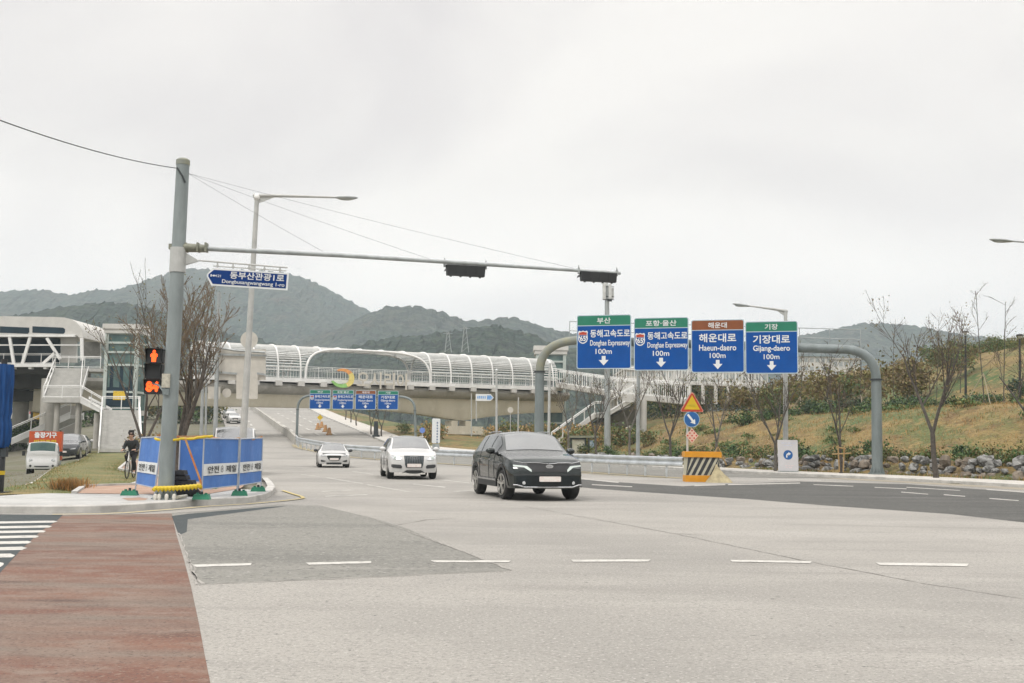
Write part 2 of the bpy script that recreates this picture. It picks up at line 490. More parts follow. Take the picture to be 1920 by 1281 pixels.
    def build(s, name, mats, parent=None, loc=None, smooth_=False, local=False):
        me = bpy.data.meshes.new(name)
        off = V((0, 0, 0))
        if parent is not None and not local:
            q = parent
            while q is not None:
                off = off + q.location
                q = q.parent
        if loc is not None:
            loc = V(loc)
        o2 = off + (loc if loc is not None else V((0, 0, 0)))
        if local:
            o2 = V((0, 0, 0))
        me.from_pydata([p - o2 for p in s.v], [], s.f)
        ms_ = mats if isinstance(mats, (list, tuple)) else [mats]
        for m in ms_:
            me.materials.append(m)
        if len(ms_) > 1:
            me.polygons.foreach_set('material_index', s.m)
        if smooth_:
            me.polygons.foreach_set('use_smooth', [True] * len(me.polygons))
            if smooth_ != 'all':
                try:
                    me.set_sharp_from_angle(angle=R(38))
                except Exception:
                    pass
        me.update()
        o = bpy.data.objects.new(name, me)
        COL.objects.link(o)
        if loc is not None:
            o.location = loc
        if parent is not None:
            o.parent = parent
        return o


def tag(o, label, cat, group=None):
    o['label'], o['category'] = label, cat
    if group:
        o['group'] = group
    return o


def thing(name, label, cat, loc=(0, 0, 0), rz=0.0, group=None):
    o = bpy.data.objects.new(name, None)
    COL.objects.link(o)
    o.location = loc
    o.rotation_euler = (0, 0, rz)
    o.empty_display_size = 0.2
    return tag(o, label, cat, group)


def kind(o, k):
    o['kind'] = k
    return o


def copy_tree(o, parent=None):
    c = o.copy()
    COL.objects.link(c)
    c.parent = parent
    for ch in list(o.children):
        copy_tree(ch, c)
    return c


# ------------------------------------------------------------------ lettering
TXT = {}


def text_geo(body, bold):
    if (body, bold) in TXT:
        return TXT[(body, bold)]
    c = bpy.data.curves.new('lettering', 'FONT')
    c.body = body
    c.size = 1.0
    c.resolution_u = 3
    c.align_x, c.align_y = 'LEFT', 'BOTTOM_BASELINE'
    o = bpy.data.objects.new('lettering', c)
    COL.objects.link(o)
    bpy.context.view_layer.update()
    me = bpy.data.meshes.new_from_object(o.evaluated_get(bpy.context.evaluated_depsgraph_get()))
    vs = [tuple(v.co) for v in me.vertices]
    fs = [tuple(p.vertices) for p in me.polygons]
    bpy.data.objects.remove(o, do_unlink=True)
    bpy.data.meshes.remove(me)
    bpy.data.curves.remove(c)
    TXT[(body, bold)] = (vs, fs)
    return vs, fs


class Face:
    """a flat panel: origin at its centre, X along it, Y up it, N out of it (towards the reader)."""

    def __init__(s, o, x, y):
        s.o, s.x, s.y = V(o), V(x).normalized(), V(y).normalized()
        s.n = s.x.cross(s.y)

    def p(s, a, b, d=0.0):
        return s.o + s.x * a + s.y * b + s.n * d

    def text(s, mb, body, cx, cy, w, h, d=0.004, mi=0, bold=0.02):
        vs, fs = text_geo(body, 0)
        if not vs:
            return
        sh = bold * h
        x0, x1 = min(v[0] for v in vs), max(v[0] for v in vs)
        y0, y1 = min(v[1] for v in vs), max(v[1] for v in vs)
        for k, (ox, oy) in enumerate(((0, 0), (1, 0.3), (-1, -0.3), (0.3, -1), (-0.3, 1))[:5 if bold else 1]):
            mb.add([s.p(cx + ((v[0] - x0) / (x1 - x0) - 0.5) * (w - 2 * sh) + ox * sh, cy + ((v[1] - y0) / (y1 - y0) - 0.5) * (h - 2 * sh) + oy * sh, d + k * 0.0015) for v in vs], fs, mi)

    def rect(s, mb, cx, cy, w, h, d=0.002, mi=0):
        mb.poly([s.p(cx - w / 2, cy - h / 2, d), s.p(cx + w / 2, cy - h / 2, d), s.p(cx + w / 2, cy + h / 2, d), s.p(cx - w / 2, cy + h / 2, d)], mi)

    def shape(s, mb, pts, d=0.002, mi=0):
        mb.poly([s.p(a, b, d) for a, b in pts], mi)

    def rrect(s, w, h, r, k=5, cx=0, cy=0):
        pts = []
        for (sx, sy, a0) in ((1, 1, 0), (-1, 1, 90), (-1, -1, 180), (1, -1, 270)):
            for i in range(k + 1):
                a = R(a0 + 90 * i / k)
                pts.append((cx + sx * (w / 2 - r) + r * math.cos(a), cy + sy * (h / 2 - r) + r * math.sin(a)))
        return pts

    def plate(s, mb, pts, th, d=0.0, mi=0):
        mb.prism([s.p(a, b, d - th) for a, b in pts], s.n * th, mi)

    def circle(s, r, k=28, cx=0, cy=0, a0=0, a1=360):
        full = a1 - a0 >= 360
        return [(cx + r * math.cos(R(a0 + (a1 - a0) * i / (k if full else k - 1))), cy + r * math.sin(R(a0 + (a1 - a0) * i / (k if full else k - 1)))) for i in range(k)]


def arrow_pts(L, W, hw, hl, ang=0, cx=0, cy=0):
    """an arrow of length L pointing up before rotation by ang degrees."""
    pts = [(-W / 2, -L / 2), (W / 2, -L / 2), (W / 2, L / 2 - hl), (hw / 2, L / 2 - hl), (0, L / 2), (-hw / 2, L / 2 - hl), (-W / 2, L / 2 - hl)]
    c, s_ = math.cos(R(ang)), math.sin(R(ang))
    return [(cx + a * c - b * s_, cy + a * s_ + b * c) for a, b in pts]
from mathutils import noise as mnoise


def nz3(x, y, z=0.0):
    return mnoise.noise(V((x, y, z)))


LOTLINE = [(27, -12.8), (31.5, -14), (48, -20.4), (62, -25), (90, -35), (130, -48), (300, -100)]


def lotz(y):
    return 0.05 - 0.60 * smooth(32, 58, y)


def ground_z(x, y):
    if y >= 27.5 and x < interp(LEFT_EDGE, max(y, 28.0)):
        ll = interp(LOTLINE, y)
        z0 = zr(y)
        w = 1.2 + max(0, y - 60) * 0.3
        t = smooth(0, w, ll - x)
        return (0.06 + z0 * 0.9) * (1 - t) + lotz(y) * t
    if 25.2 < y < 27.5 and x < -13:
        return 0.055
    z = terrain(x, y)
    if x > kx(y) + 3.6:
        k = smooth(3.6, 8, x - kx(y))
        z += k * (0.28 * nz3(x * 0.16, y * 0.16) + 0.10 * nz3(x * 0.6, y * 0.6, 3))
    return z


def axis_vals(fine0, fine1, step, lo, hi):
    out_, a = [], fine0
    while a < fine1:
        out_.append(a)
        a += step
    a, s = fine1, step
    while a < hi:
        out_.append(a)
        s *= 1.5
        a += s
    out_.append(hi)
    a, s, neg = fine0, step, []
    while a > lo:
        s *= 1.5
        a -= s
        neg.append(max(a, lo))
    return sorted(set(neg)) + out_


gx, gy = axis_vals(-62, 92, 1.1, -2600, 2600), axis_vals(-12, 200, 1.3, -400, 3000)
gm, bm_ = MB(), MB()
gpts = [[V((x, y, ground_z(x, y))) for x in gx] for y in gy]
vid = {}
for j in range(len(gy) - 1):
    for i in range(len(gx) - 1):
        x, y = (gx[i] + gx[i + 1]) / 2, (gy[j] + gy[j + 1]) / 2
        q = [gpts[j][i], gpts[j][i + 1], gpts[j + 1][i + 1], gpts[j + 1][i]]
        if x > kx(y) + 2.6 and y > -10:
            mb, w = bm_, 1
        else:
            mb, w = gm, 0
        ids = []
        for (jj, ii) in ((j, i), (j, i + 1), (j + 1, i + 1), (j + 1, i)):
            if (w, jj, ii) not in vid:
                vid[(w, jj, ii)] = len(mb.v)
                mb.v.append(gpts[jj][ii])
            ids.append(vid[(w, jj, ii)])
        mb.f.append(tuple(ids))
        xl = interp(LEFT_EDGE, max(y, 28))
        mb.m.append(0)
kind(gm.build('ground', LOT, smooth_='all'), 'structure')
kind(bm_.build('grass_bank', SLOPE, smooth_='all'), 'structure')

# main road, following its rise towards the bridge
rd = MB()
rows = []
y = -11.0
while y < 300:
    xl, xr = interp(LEFT_EDGE, y), kx(y)
    if y > 27.5:
        xl = interp(LEFT_EDGE, max(y, 28.0))
    rows.append([V((xl + (xr - xl) * i / 12, y, zr(y) + 0.0)) for i in range(13)])
    y += 0.98 if y < 30 else 2.0
rd.grid(rows)
kind(rd.build('road', A_PALE, smooth_='all'), 'structure')


def decal(name, px, k, m, z0=0.0):
    b = MB()
    pts = [gr(u, v) + V((0, 0, 0.0016 * k + z0)) for u, v in px]
    if name == 'road_marking':                 # worn, slightly ragged paint edges
        rg = random.Random(int(px[0][0] * 7 + px[0][1]))
        o_ = []
        for p, q in zip(pts, pts[1:] + pts[:1]):
            n = max(1, int((q - p).length / 0.12))
            o_ += [p + (q - p) * i / n + V((rg.uniform(-.012, .012), rg.uniform(-.012, .012), 0)) for i in range(n)]
        pts = o_
    b.poly(pts)
    return kind(b.build(name, m), 'structure')


decal('road_patch', [(322, 962), (400, 957), (520, 946), (600, 948), (700, 972), (760, 990), (860, 1032), (957, 1070), (760, 1079), (560, 1088), (372, 1096), (352, 1050), (334, 1000)], 1, A_OLD)
decal('road_patch', [(955, 897), (1040, 900), (1093, 899), (1170, 905), (1280, 912), (1350, 908), (1500, 903), (1700, 908), (1960, 926), (2400, 980), (2400, 1040), (2100, 1000), (1930, 981), (1780, 964), (1560, 949), (1400, 936), (1250, 926), (1120, 917), (1010, 906)], 1, A_DARK)
decal('red_lane', [(86, 968), (322, 963), (330, 1000), (345, 1050), (358, 1100), (373, 1170), (384, 1230), (396, 1290), (402, 1330), (-200, 1330), (-200, 1190), (-60, 1110), (0, 1074), (40, 1030), (76, 996), (108, 975)], 2, A_RED)
decal('road_patch', [(-500, 968), (0, 965), (118, 966), (108, 976), (76, 997), (40, 1031), (0, 1075), (-200, 1191), (-500, 1400)], 3, A_BLACK)
decal('road_patch', [(322, 968), (352, 964), (500, 951), (540, 949), (352, 974), (350, 998), (335, 1004)], 2, A_BLACK)
# crosswalk bars
for v0, v1, ur in ((977, 980.5, 108), (986, 990, 98), (995, 999, 87), (1004.5, 1009, 74), (1015, 1020, 60), (1026, 1032, 50), (1039, 1046, 27), (1055, 1064, 9)):
    a = [(ur - 8, v0), (ur, (v0 + v1) / 2 - 0.5), (ur - 6, v1), (-160, v1 + 5), (-160, v0 + 4)]
    decal('road_marking', a, 4, PAINT_W)
# dashed guide line across the junction
for (u0, v0, u1, v1, t) in ((362, 1062, 470, 1059, 4.2), (574, 1058, 697, 1055, 4.2), (808, 1053.5, 957, 1053.5, 3.6), (1070, 1052.5, 1219, 1052, 4), (1368, 1052.5, 1522, 1055, 3.6), (1644, 1058, 1815, 1060.5, 5)):
    decal('road_marking', [(u0, v0 - t / 2), (u0 + 6, v0 + t / 2), (u1 - 2, v1 + t / 2), (u1, v1 - t / 2)], 4, PAINT_W)
# lane lines ahead of the queueing cars and of the far carriageway
for (u0, v0, u1, v1, t) in ((612, 896, 680, 907, 1.8), (688, 909, 775, 924, 2.0), (565, 890, 600, 894, 1.4), (604, 922, 662, 919, 1.8), (610, 931, 688, 928, 1.8), (775, 908, 835, 914, 2.2), (826, 900, 880, 906, 1.6), (850, 922, 890, 920, 1.6),
                             (1090, 898, 1160, 905, 2.2), (1110, 909, 1185, 913, 1.8), (1302, 911, 1360, 909, 2.2), (1365, 909, 1500, 906, 2.2), (1440, 899, 1540, 901, 1.6), (1525, 909, 1600, 912, 1.5), (1690, 923, 1740, 927, 1.6), (1640, 914, 1700, 917, 1.4), (1770, 928, 1810, 931, 1.6), (1855, 935, 1910, 939, 1.8), (1300, 888, 1420, 891, 1.4), (1700, 914, 1800, 920, 1.4), (1850, 918, 1960, 926, 2.0), (660, 884, 700, 890, 1.4)):
    t *= 0.8
    decal('road_marking', [(u0, v0 - t / 2), (u0, v0 + t / 2), (u1, v1 + t / 2), (u1, v1 - t / 2)], 3, PAINT_O)


def ribbon(name, pts, w, m, dz, widths=None):
    b = MB()
    rows = []
    for i, p in enumerate(pts):
        d = (pts[min(i + 1, len(pts) - 1)] - pts[max(i - 1, 0)]).normalized()
        n = V((d.y, -d.x, 0)).normalized() * w / 2
        rows.append([p - n + V((0, 0, dz)), p + n + V((0, 0, dz))])
    b.grid(rows)
    return kind(b.build(name, m), 'structure')


def dense(pts, step):
    out_ = [pts[0]]
    for a, b in zip(pts, pts[1:]):
        n = max(1, int((b - a).length / step))
        out_ += [a + (b - a) * i / n for i in range(1, n + 1)]
    return out_


# seams and tyre-darkened streaks in the asphalt
SEAM = layered('asphalt_seam', (0.225, 0.215, 0.195), [((0.32, 0.305, 0.28), 2.5, 0.42, 0.56, None)], bump=0)


def seam(px, w, seed):
    rng = random.Random(seed)
    pts = dense_px([gr(u, v) for u, v in px], 0.25)
    rows = []
    for i, p in enumerate(pts):
        d = (pts[min(i + 1, len(pts) - 1)] - pts[max(i - 1, 0)]).normalized()
        n = V((d.y, -d.x, 0))
        o = n * rng.uniform(-0.02, 0.02)
        ww = w * rng.uniform(0.3, 1.0)
        rows.append([p + o - n * ww / 2 + V((0, 0, 0.0062)), p + o + n * ww / 2 + V((0, 0, 0.0062))])
    b = MB()
    b.grid(rows)
    kind(b.build('road_seam', SEAM), 'structure')


def dense_px(pts, step):
    o = [pts[0]]
    for a, c in zip(pts, pts[1:]):
        n = max(1, int((c - a).length / step))
        o += [a + (c - a) * i / n for i in range(1, n + 1)]
    return o


for k, (px, w) in enumerate((([(985, 950), (1260, 1000), (1500, 1050), (1720, 1092), (1960, 1130)], 0.035), ([(700, 973), (860, 1032), (957, 1070)], 0.03), ([(957, 1071), (760, 1080), (560, 1089), (372, 1097)], 0.03), ([(372, 1097), (354, 1052), (336, 1000)], 0.03), ([(352, 1050), (362, 1064), (366, 1080), (378, 1096)], 0.05), ([(745, 985), (800, 975), (850, 972)], 0.05), ([(1250, 1000), (1320, 1003)], 0.04))):
    seam(px, w, 40 + k)


# yellow edge lines
yl = [gr(u, v) for u, v in ((98, 966.5), (187, 965.5), (240, 963), (318, 957), (389, 951), (464, 946.5), (520, 941.5), (552, 938), (569, 935.5), (565, 932), (548, 927), (530, 921))]
ribbon('road_marking', dense(yl, 0.3), 0.10, PAINT_Y, 0.022)
ribbon('road_marking', [p + V((0.4, -0.45, 0)) for p in dense([gr(1330, 899), gr(1283, 898), gr(1142, 892), gr(1060, 886), V((-2, 62, 0))], 1.0)], 0.13, PAINT_Y, 0.016)
far_lines = MB()
for (a, b) in (((452, 768), (480, 812)), ((520, 775), (600, 818)), ((545, 772), (640, 822)), ((490, 772), (575, 826))):
    p, q = groad(*a), groad(*b)
    n = V((0.16, 0, 0))
    pts = dense([p, q], 6)
    for i in range(0, len(pts) - 1, 2):
        a_, b_ = pts[i].copy(), pts[i + 1].copy()
        a_.z, b_.z = zr(a_.y) + 0.05, zr(b_.y) + 0.05
        far_lines.poly([a_ - n, a_ + n, b_ + n, b_ - n])
kind(far_lines.build('road_marking', PAINT_W), 'structure')

away = MB()
AM = [(46, 9.5), (54.5, 5.2), (64.8, -0.3), (70.5, -4.2), (75.6, -7.9), (81, -11.4), (90, -15.2), (98.5, -18.6)]
away.grid([[V((interp(AM, y_) + (kx(y_) - 0.15 - interp(AM, y_)) * i / 6, y_, zr(y_) + 0.012)) for i in range(7)] for y_ in [50 + 1.6 * k for k in range(30)]])
kind(away.build('road_patch', A_OLD), 'structure')
# left pavement: grey corner, tactile strip, brown path, kerbs
KP = [gr(u, v) for u, v in ((-500, 968), (-200, 965), (0, 963), (100, 963), (187, 962), (230, 960), (318, 953.5), (389, 947), (464, 944), (496, 937), (511, 929), (516, 921), (510, 911), (503, 904))]
KP = dense(KP, 0.5)
LE = [V((interp(LEFT_EDGE, yy), yy, 0)) for yy in (38, 45, 52, 60, 70, 80, 90)]
KP2 = KP + LE


def offset_line(pts, d):
    o = []
    for i, p in enumerate(pts):
        t = (pts[min(i + 1, len(pts) - 1)] - pts[max(i - 1, 0)]).normalized()
        o.append(p + V((-t.y, t.x, 0)) * d)
    return o


kin, kz = offset_line(KP2, 0.22), 0.15
kb = MB()


def kzx(x):                          # the kerb drops to a ramp at the crossing
    return 0.062 + 0.088 * smooth(-12.4, -10.7, x)


kb.grid([[a + V((0, 0, zr(a.y) - 0.1)), a + V((0, 0, zr(a.y) + kzx(a.x) - 0.02)), a + (b - a) * 0.12 + V((0, 0, zr(a.y) + kzx(a.x))), b + V((0, 0, zr(b.y) + kzx(a.x)))] for a, b in zip(KP2, kin)])
kind(kb.build('kerb', KERBM), 'structure')
pv = MB()
front = [p for p in kin if p.y < 28]
lft = [p for p in front if p.x < -8.6]
pv.grid([[V((p.x, p.y + (25.22 - p.y) * i / 3, kzx(p.x) - kz)) + V((0, 0, kz)) for i in range(4)] for p in lft])
poly = [lft[-1]] + [p for p in front if p.x >= -8.6] + [V((-7.2, 28.6, 0)), V((-9.6, 28.4, 0)), V((-9.6, 25.22, 0)), V((lft[-1].x, 25.22, 0))]
pv.poly([p + V((0, 0, kz)) for p in poly])
kind(pv.build('pavement', PAVE), 'structure')
b = MB()
b.poly([gr(u, v, 0.066) for u, v in ((-200, 944.5), (60, 944), (110, 946), (122, 949.5), (116, 952), (-200, 952.5))])
kind(b.build('tactile_paving', mat('tactile_yellow', (0.27, 0.22, 0.09), 0.9, c2=(0.31, 0.28, 0.18), scale=3)), 'structure')
b = MB()
b.poly([gr(u, v, 0.154) for u, v in ((228, 934), (262, 932.5), (278, 935), (272, 938), (240, 938.5))])
kind(b.build('pavement_patch', PAVE_R), 'structure')
b = MB()
rows = []
for yy in [25.2 + i * 1.2 for i in range(52)]:
    xe = interp(LEFT_EDGE, max(yy, 28)) if yy > 29 else -6.9 - 0.15 * (29 - yy)
    if yy < 28.5:
        xe = -6.9
    rows.append([V((xe - 0.3, yy, zr(yy) + 0.16)), V((xe - 1.8, yy, zr(yy) + 0.16)), V((xe - 3.4 if yy > 29 else -10.2 - 0.33 * (yy - 25.2), yy, zr(yy) + 0.16))])
b.grid(rows)
kind(b.build('path', PAVE_R), 'structure')
pedge = [(r_[2].y, r_[2].x) for r_ in rows]
b = MB()
lr = []
yy = 25.25
while yy < 85:
    x0, x1 = min(interp(LOTLINE, yy), interp(pedge, yy) - 0.3), interp(pedge, yy)
    if yy < 30:
        x0 = -12.6 - 0.25 * (yy - 25.25)
    lr.append([V((x0 + (x1 - x0) * i / 5, yy, max(ground_z(x0 + (x1 - x0) * i / 5, yy), 0.0) + 0.05 + 0.07 * math.sin(math.pi * i / 5))) for i in range(6)])
    yy += 1.1
b.grid(lr)
kind(b.build('lawn', LAWN, smooth_='all'), 'structure')
b = MB()
for k in range(1, len(rows)):
    p, q = rows[k - 1][2], rows[k][2]
    b.beam(p + V((0, 0, -0.06)), q + V((0, 0, -0.06)), 0.13, 0.22)
kind(b.build('kerb', KERBM), 'structure')
b = MB()
ll = [V((interp(LOTLINE, yy), yy, 0.08 + zr(yy) * 0.9)) for yy in range(30, 84, 3)]
for p, q in zip(ll, ll[1:]):
    b.beam(p + V((0, 0, -0.06)), q + V((0, 0, -0.06)), 0.10, 0.16)
kind(b.build('kerb', KERBM), 'structure')

# right pavement and kerb
sw, kb = MB(), MB()
rows, krows = [], []
yy = 2.0
while yy < 235:
    z = zr(yy)
    rows.append([kpos(yy, 0.2, z + 0.15), kpos(yy, 1.6, z + 0.155), kpos(yy, 3.1, z + 0.15), kpos(yy, 3.15, z - 0.1)])
    krows.append([kpos(yy, 0, z - 0.05), kpos(yy, 0, z + 0.13), kpos(yy, 0.03, z + 0.15), kpos(yy, 0.2, z + 0.15)])
    yy += 1.0 if yy < 110 else 3.0
sw.grid(rows)
kb.grid(krows)
kind(sw.build('pavement', layered('paving_pale', (0.46, 0.44, 0.40), [((0.37, 0.35, 0.31), 0.8, 0.45, 0.7, None), ((0.52, 0.50, 0.46), 3, 0.5, 0.7, None)])), 'structure')
kind(kb.build('kerb', KERBM), 'structure')
# gutter dust along the right kerb
b = MB()
b.grid([[kpos(yy, -1.5, 0.008), kpos(yy, -0.02, 0.012)] for yy in range(30, 58)])
kind(b.build('gutter', layered('gutter_dust', (0.30, 0.27, 0.21), [((0.22, 0.20, 0.165), 0.8, 0.45, 0.7, None)])), 'structure')


# ------------------------------------------------------------------ mountains
def mountain(name, px, D, depth, m, jit, step=5, seed=1, n=26, floor=-6.0, D1=None):
    rng = random.Random(seed)
    b = MB()
    cols = []
    u = px[0][0]
    while u <= px[-1][0]:
        dd = D if D1 is None else D + (D1 - D) * (u - px[0][0]) / (px[-1][0] - px[0][0])
        c = at(u, interp(px, u), dd)
        cols.append(c)
        u += step
    rows = []
    for k in range(-5, n + 1):
        row = []
        f = k / n
        for c in cols:
            y = c.y - depth * f
            if k <= 0:
                zz = c.z * (1 - 0.16 * abs(k))
                y = c.y + abs(k) * depth * 0.08
            else:
                zz = floor + (c.z - floor) * (1 - f) ** 1.15
            amp = (c.z - floor) * 0.16 * math.sin(math.pi * max(0, min(1, f * 1.0))) if k > 0 else 0
            zz += amp * nz3(c.x * 4.2 / depth, y * 2.6 / depth, seed * 3.7)
            zz += amp * 0.5 * nz3(c.x * 11 / depth, y * 6 / depth, seed * 1.7)
            row.append(V((c.x + rng.uniform(-jit, jit) * 0.6, y + rng.uniform(-jit, jit), zz + rng.uniform(-0.6, 1) * jit * (0.55 if k else 0.8))))
        rows.append(row)
    b.grid(rows)
    return kind(b.build(name, m), 'structure')


mountain('mountain', [(-260, 566), (-120, 552), (0, 548), (40, 544), (85, 544), (130, 555), (160, 548), (180, 543), (215, 545), (262, 530), (310, 514), (345, 506), (375, 504), (420, 506), (480, 508), (535, 513), (575, 523), (615, 542), (660, 566), (695, 587), (735, 607), (800, 634), (900, 672), (1000, 700)], 1300, 620, FOREST, 2.6, seed=3, n=34)
mountain('mountain', [(560, 640), (640, 612), (690, 590), (718, 577), (750, 574), (790, 577), (830, 586), (870, 602), (905, 602), (935, 596), (970, 597), (1010, 610), (1050, 622), (1100, 630), (1170, 640), (1260, 652), (1400, 664), (1500, 690)], 950, 380, FOREST, 2.0, seed=5)
mountain('mountain', [(1000, 690), (1150, 660), (1300, 655), (1400, 645), (1470, 634), (1540, 624), (1585, 611), (1630, 606), (1665, 607), (1710, 611), (1770, 623), (1830, 630), (1900, 640), (2000, 645), (2150, 640)], 1150, 500, FOREST, 2.2, seed=8)
mountain('hill', [(-200, 612), (-60, 598), (40, 592), (90, 580), (150, 572), (200, 568), (250, 571), (300, 583), (350, 602), (430, 625), (520, 645), (640, 668)], 640, 260, FORESTD, 1.7, seed=11)
mountain('hill', [(600, 668), (680, 645), (735, 632), (790, 628), (840, 622), (885, 617), (920, 610), (960, 616), (1000, 630), (1050, 648), (1150, 668), (1260, 690)], 520, 190, FORESTD, 1.5, seed=12)
# ------------------------------------------------------------------ signal pole with mast arm
SWZ = 0.15
PB = gr(310, 936, SWZ)
PD = PB.y
pt = at(343, 309, PD)
pole = thing('signal_pole', 'tall grey round signal pole leaning a little, inside the blue construction screens', 'signal pole', PB)
b = MB()
b.tube([PB, PB + (pt - PB) * 0.5, pt], [0.172, 0.158, 0.142], 24)
b.build('shaft', POLEG, pole, smooth_=True)
b = MB()
b.tube([pt - V((0, 0, 0.01)), pt + V((0, 0, 0.10)), pt + V((0, 0, 0.14))], [0.152, 0.152, 0.10], 20)
b.build('pole_cap', LICH, pole, smooth_=True)
b = MB()
b.tube([PB + V((0, 0, -0.02)), PB + V((0, 0, 0.03))], 0.30, 20)
for k in range(8):
    a = k * math.pi / 4
    b.prism([PB + V((0.15 * math.cos(a), 0.15 * math.sin(a), 0.03)), PB + V((0.27 * math.cos(a), 0.27 * math.sin(a), 0.03)), PB + V((0.15 * math.cos(a), 0.15 * math.sin(a), 0.3))], V((-math.sin(a), math.cos(a), 0)) * 0.012)
b.build('base_flange', POLEG, pole)


def on_pole(v):
    p = at(343 - (343 - 310) * (v - 309) / (936 - 309), v, PD)
    return p


a0 = on_pole(463)
a1 = at(1163, 512.5, PD + 3.0)
b = MB()
st = at(388, 466.5, PD + 0.12)
arm = [st, st + (a1 - st) * 0.3 + V((0, 0, 0.03)), st + (a1 - st) * 0.65 + V((0, 0, 0.02)), a1]
b.tube(arm, [0.055, 0.052, 0.046, 0.04], 12)
b.build('mast_arm', GALV, pole, smooth_=True)
b = MB()
b.tube([at(340, 464, PD), st + V((0.02, 0, 0))], [0.105, 0.085], 14)
for u in (350, 372, 387):
    p = at(u, 464.5, PD + 0.05)
    b.box(p, (0.035, 0.21, 0.20))
b.box(at(323, 463, PD), (0.12, 0.14, 0.12))
b.build('arm_socket', mat('socket_olive', (0.20, 0.205, 0.16), 0.5, 0.2, var=0.2, scale=8), pole, smooth_=True)
# maker's plate and small grey cabinet on the pole
b = MB()
b.box(on_pole(715) + V((-0.06, -0.19, 0)), (0.17, 0.05, 0.30))
b.build('push_button_box', mat('cabinet_beige', (0.42, 0.40, 0.33), 0.7, var=0.2, scale=20), pole)
b = MB()
b.box(on_pole(736) + V((-0.05, -0.185, 0)), (0.14, 0.05, 0.14))
q = on_pole(736)
b.tube([q + V((-0.06, -0.2, -0.05)), q + V((-0.22, -0.12, 0.14)), q + V((-0.42, 0, 0.2))], 0.022, 8)
b.build('cable_clip', POLED, pole)

ua = (a1 - st).normalized()


def road_signal(u0, u1, u0b, u1b, v0, v1, label):
    p, q = at(u0, v0, PD), at(u1, v0, PD)
    f = ((u0 + u1) / 2 - 388) / (1163 - 388)
    D = st.y + (a1.y - st.y) * f
    p, q = at(u0, v0, D), at(u1, v0 + (u1 - u0) * 0.035, D)
    c = (p + q) / 2
    t = thing('traffic_light', label, 'traffic light', c, group='traffic lights on the mast arm')
    w = (q - p).length
    h = (v1 - v0) * D / FPX
    bx = MB()
    x, z = ua, V((0, 0, 1))
    y = z.cross(x)
    for (s0, s1, yy0, yy1) in ((1.0, 0.955, -0.10, 0.04),):
        pts = [c + x * (-w / 2 * s0) + z * 0.02, c + x * (w / 2 * s0) + z * 0.02, c + x * (w / 2 * s1) - z * h, c - x * (w / 2 * s1) - z * h]
        bx.prism([p_ + y * yy0 for p_ in pts], y * (yy1 - yy0))
    for k in range(1, 4):                      # joints between the four lamp sections
        px = c + x * (w * (k / 4 - 0.5))
        bx.box(px - y * 0.102 - z * h * 0.5, (0.012, 0.01, h * 0.9))
    bx.build('housing', BLACK, t)
    for k in range(4):
        px = c + x * (w * (k / 4 + 0.125 - 0.5)) - z * h * 0.5
        vb = MB()
        n = 14
        r = w / 8 * 0.86
        rows = [[px + y * yy + x * (r * math.cos(math.pi * (0.02 + 0.96 * i / n))) + z * (r * math.sin(math.pi * (0.02 + 0.96 * i / n))) for i in range(n + 1)] for yy in (0.04, 0.25)]
        rows2 = [[p_ + z * 0.006 for p_ in r_] for r_ in rows]
        vb.grid(rows)
        vb.grid(rows2)
        vb.build('visor', BLACK, t, smooth_='all')
        lb = MB()
        lb.tube([px + y * 0.041, px + y * 0.055], [r * 0.92, r * 0.8], 16)
        lb.build('lens', (S_RED, S_YEL, GREENP, GREENP)[k] if k else S_RED, t)
        sb = MB()
        sb.box(px - z * (h * 0.5 + 0.012) - y * 0.02, (0.05, 0.05, 0.03))
        sb.build('hinge', BLACK, t)
    br = MB()
    for e in (-1, 1):
        pc = c + x * e * (w / 2 + 0.03) + z * 0.045
        br.box(pc, (0.05, 0.12, 0.15))
        br.tube([pc + z * 0.06, pc + z * 0.14], 0.012, 6)
    br.build('bracket', GALV, t)


road_signal(835, 910, 838, 909, 499, 517.5, 'black four-lamp traffic light hung midway along the mast arm, seen from behind')
road_signal(1085, 1157, 1085, 1155, 512, 528, 'black four-lamp traffic light at the outer tip of the mast arm, seen from behind')

# ------------------------------------------------------------------ street name sign and its bracket arm
ns = thing('street_name_sign', 'blue arrow-shaped street name sign hanging from a bracket on the signal pole', 'street sign', at(400, 495, PD))
L0, R0 = at(386, 516, PD), at(540, 528, PD - 0.05)
cx_ = (at(386, 519, PD) + at(540, 527.5, PD)) / 2
xd = (at(540, 512.5, PD) - at(408, 504, PD)).normalized()
F = Face(cx_, xd, V((-xd.z, 0, xd.x)))
wS, hS = (540 - 384) * PD / FPX, 33 * PD / FPX


def arrow_board(w, h, r=0.02, ins=0.0):
    w2, h2 = w / 2 - ins, h / 2 - ins
    tip = -w2 + h * 0.0
    sh = -w2 + h * 0.34
    return [(w2, -h2), (w2, h2), (sh, h2), (tip + 0.02, 0.05), (tip + 0.02, -0.0), (sh, -h2)]


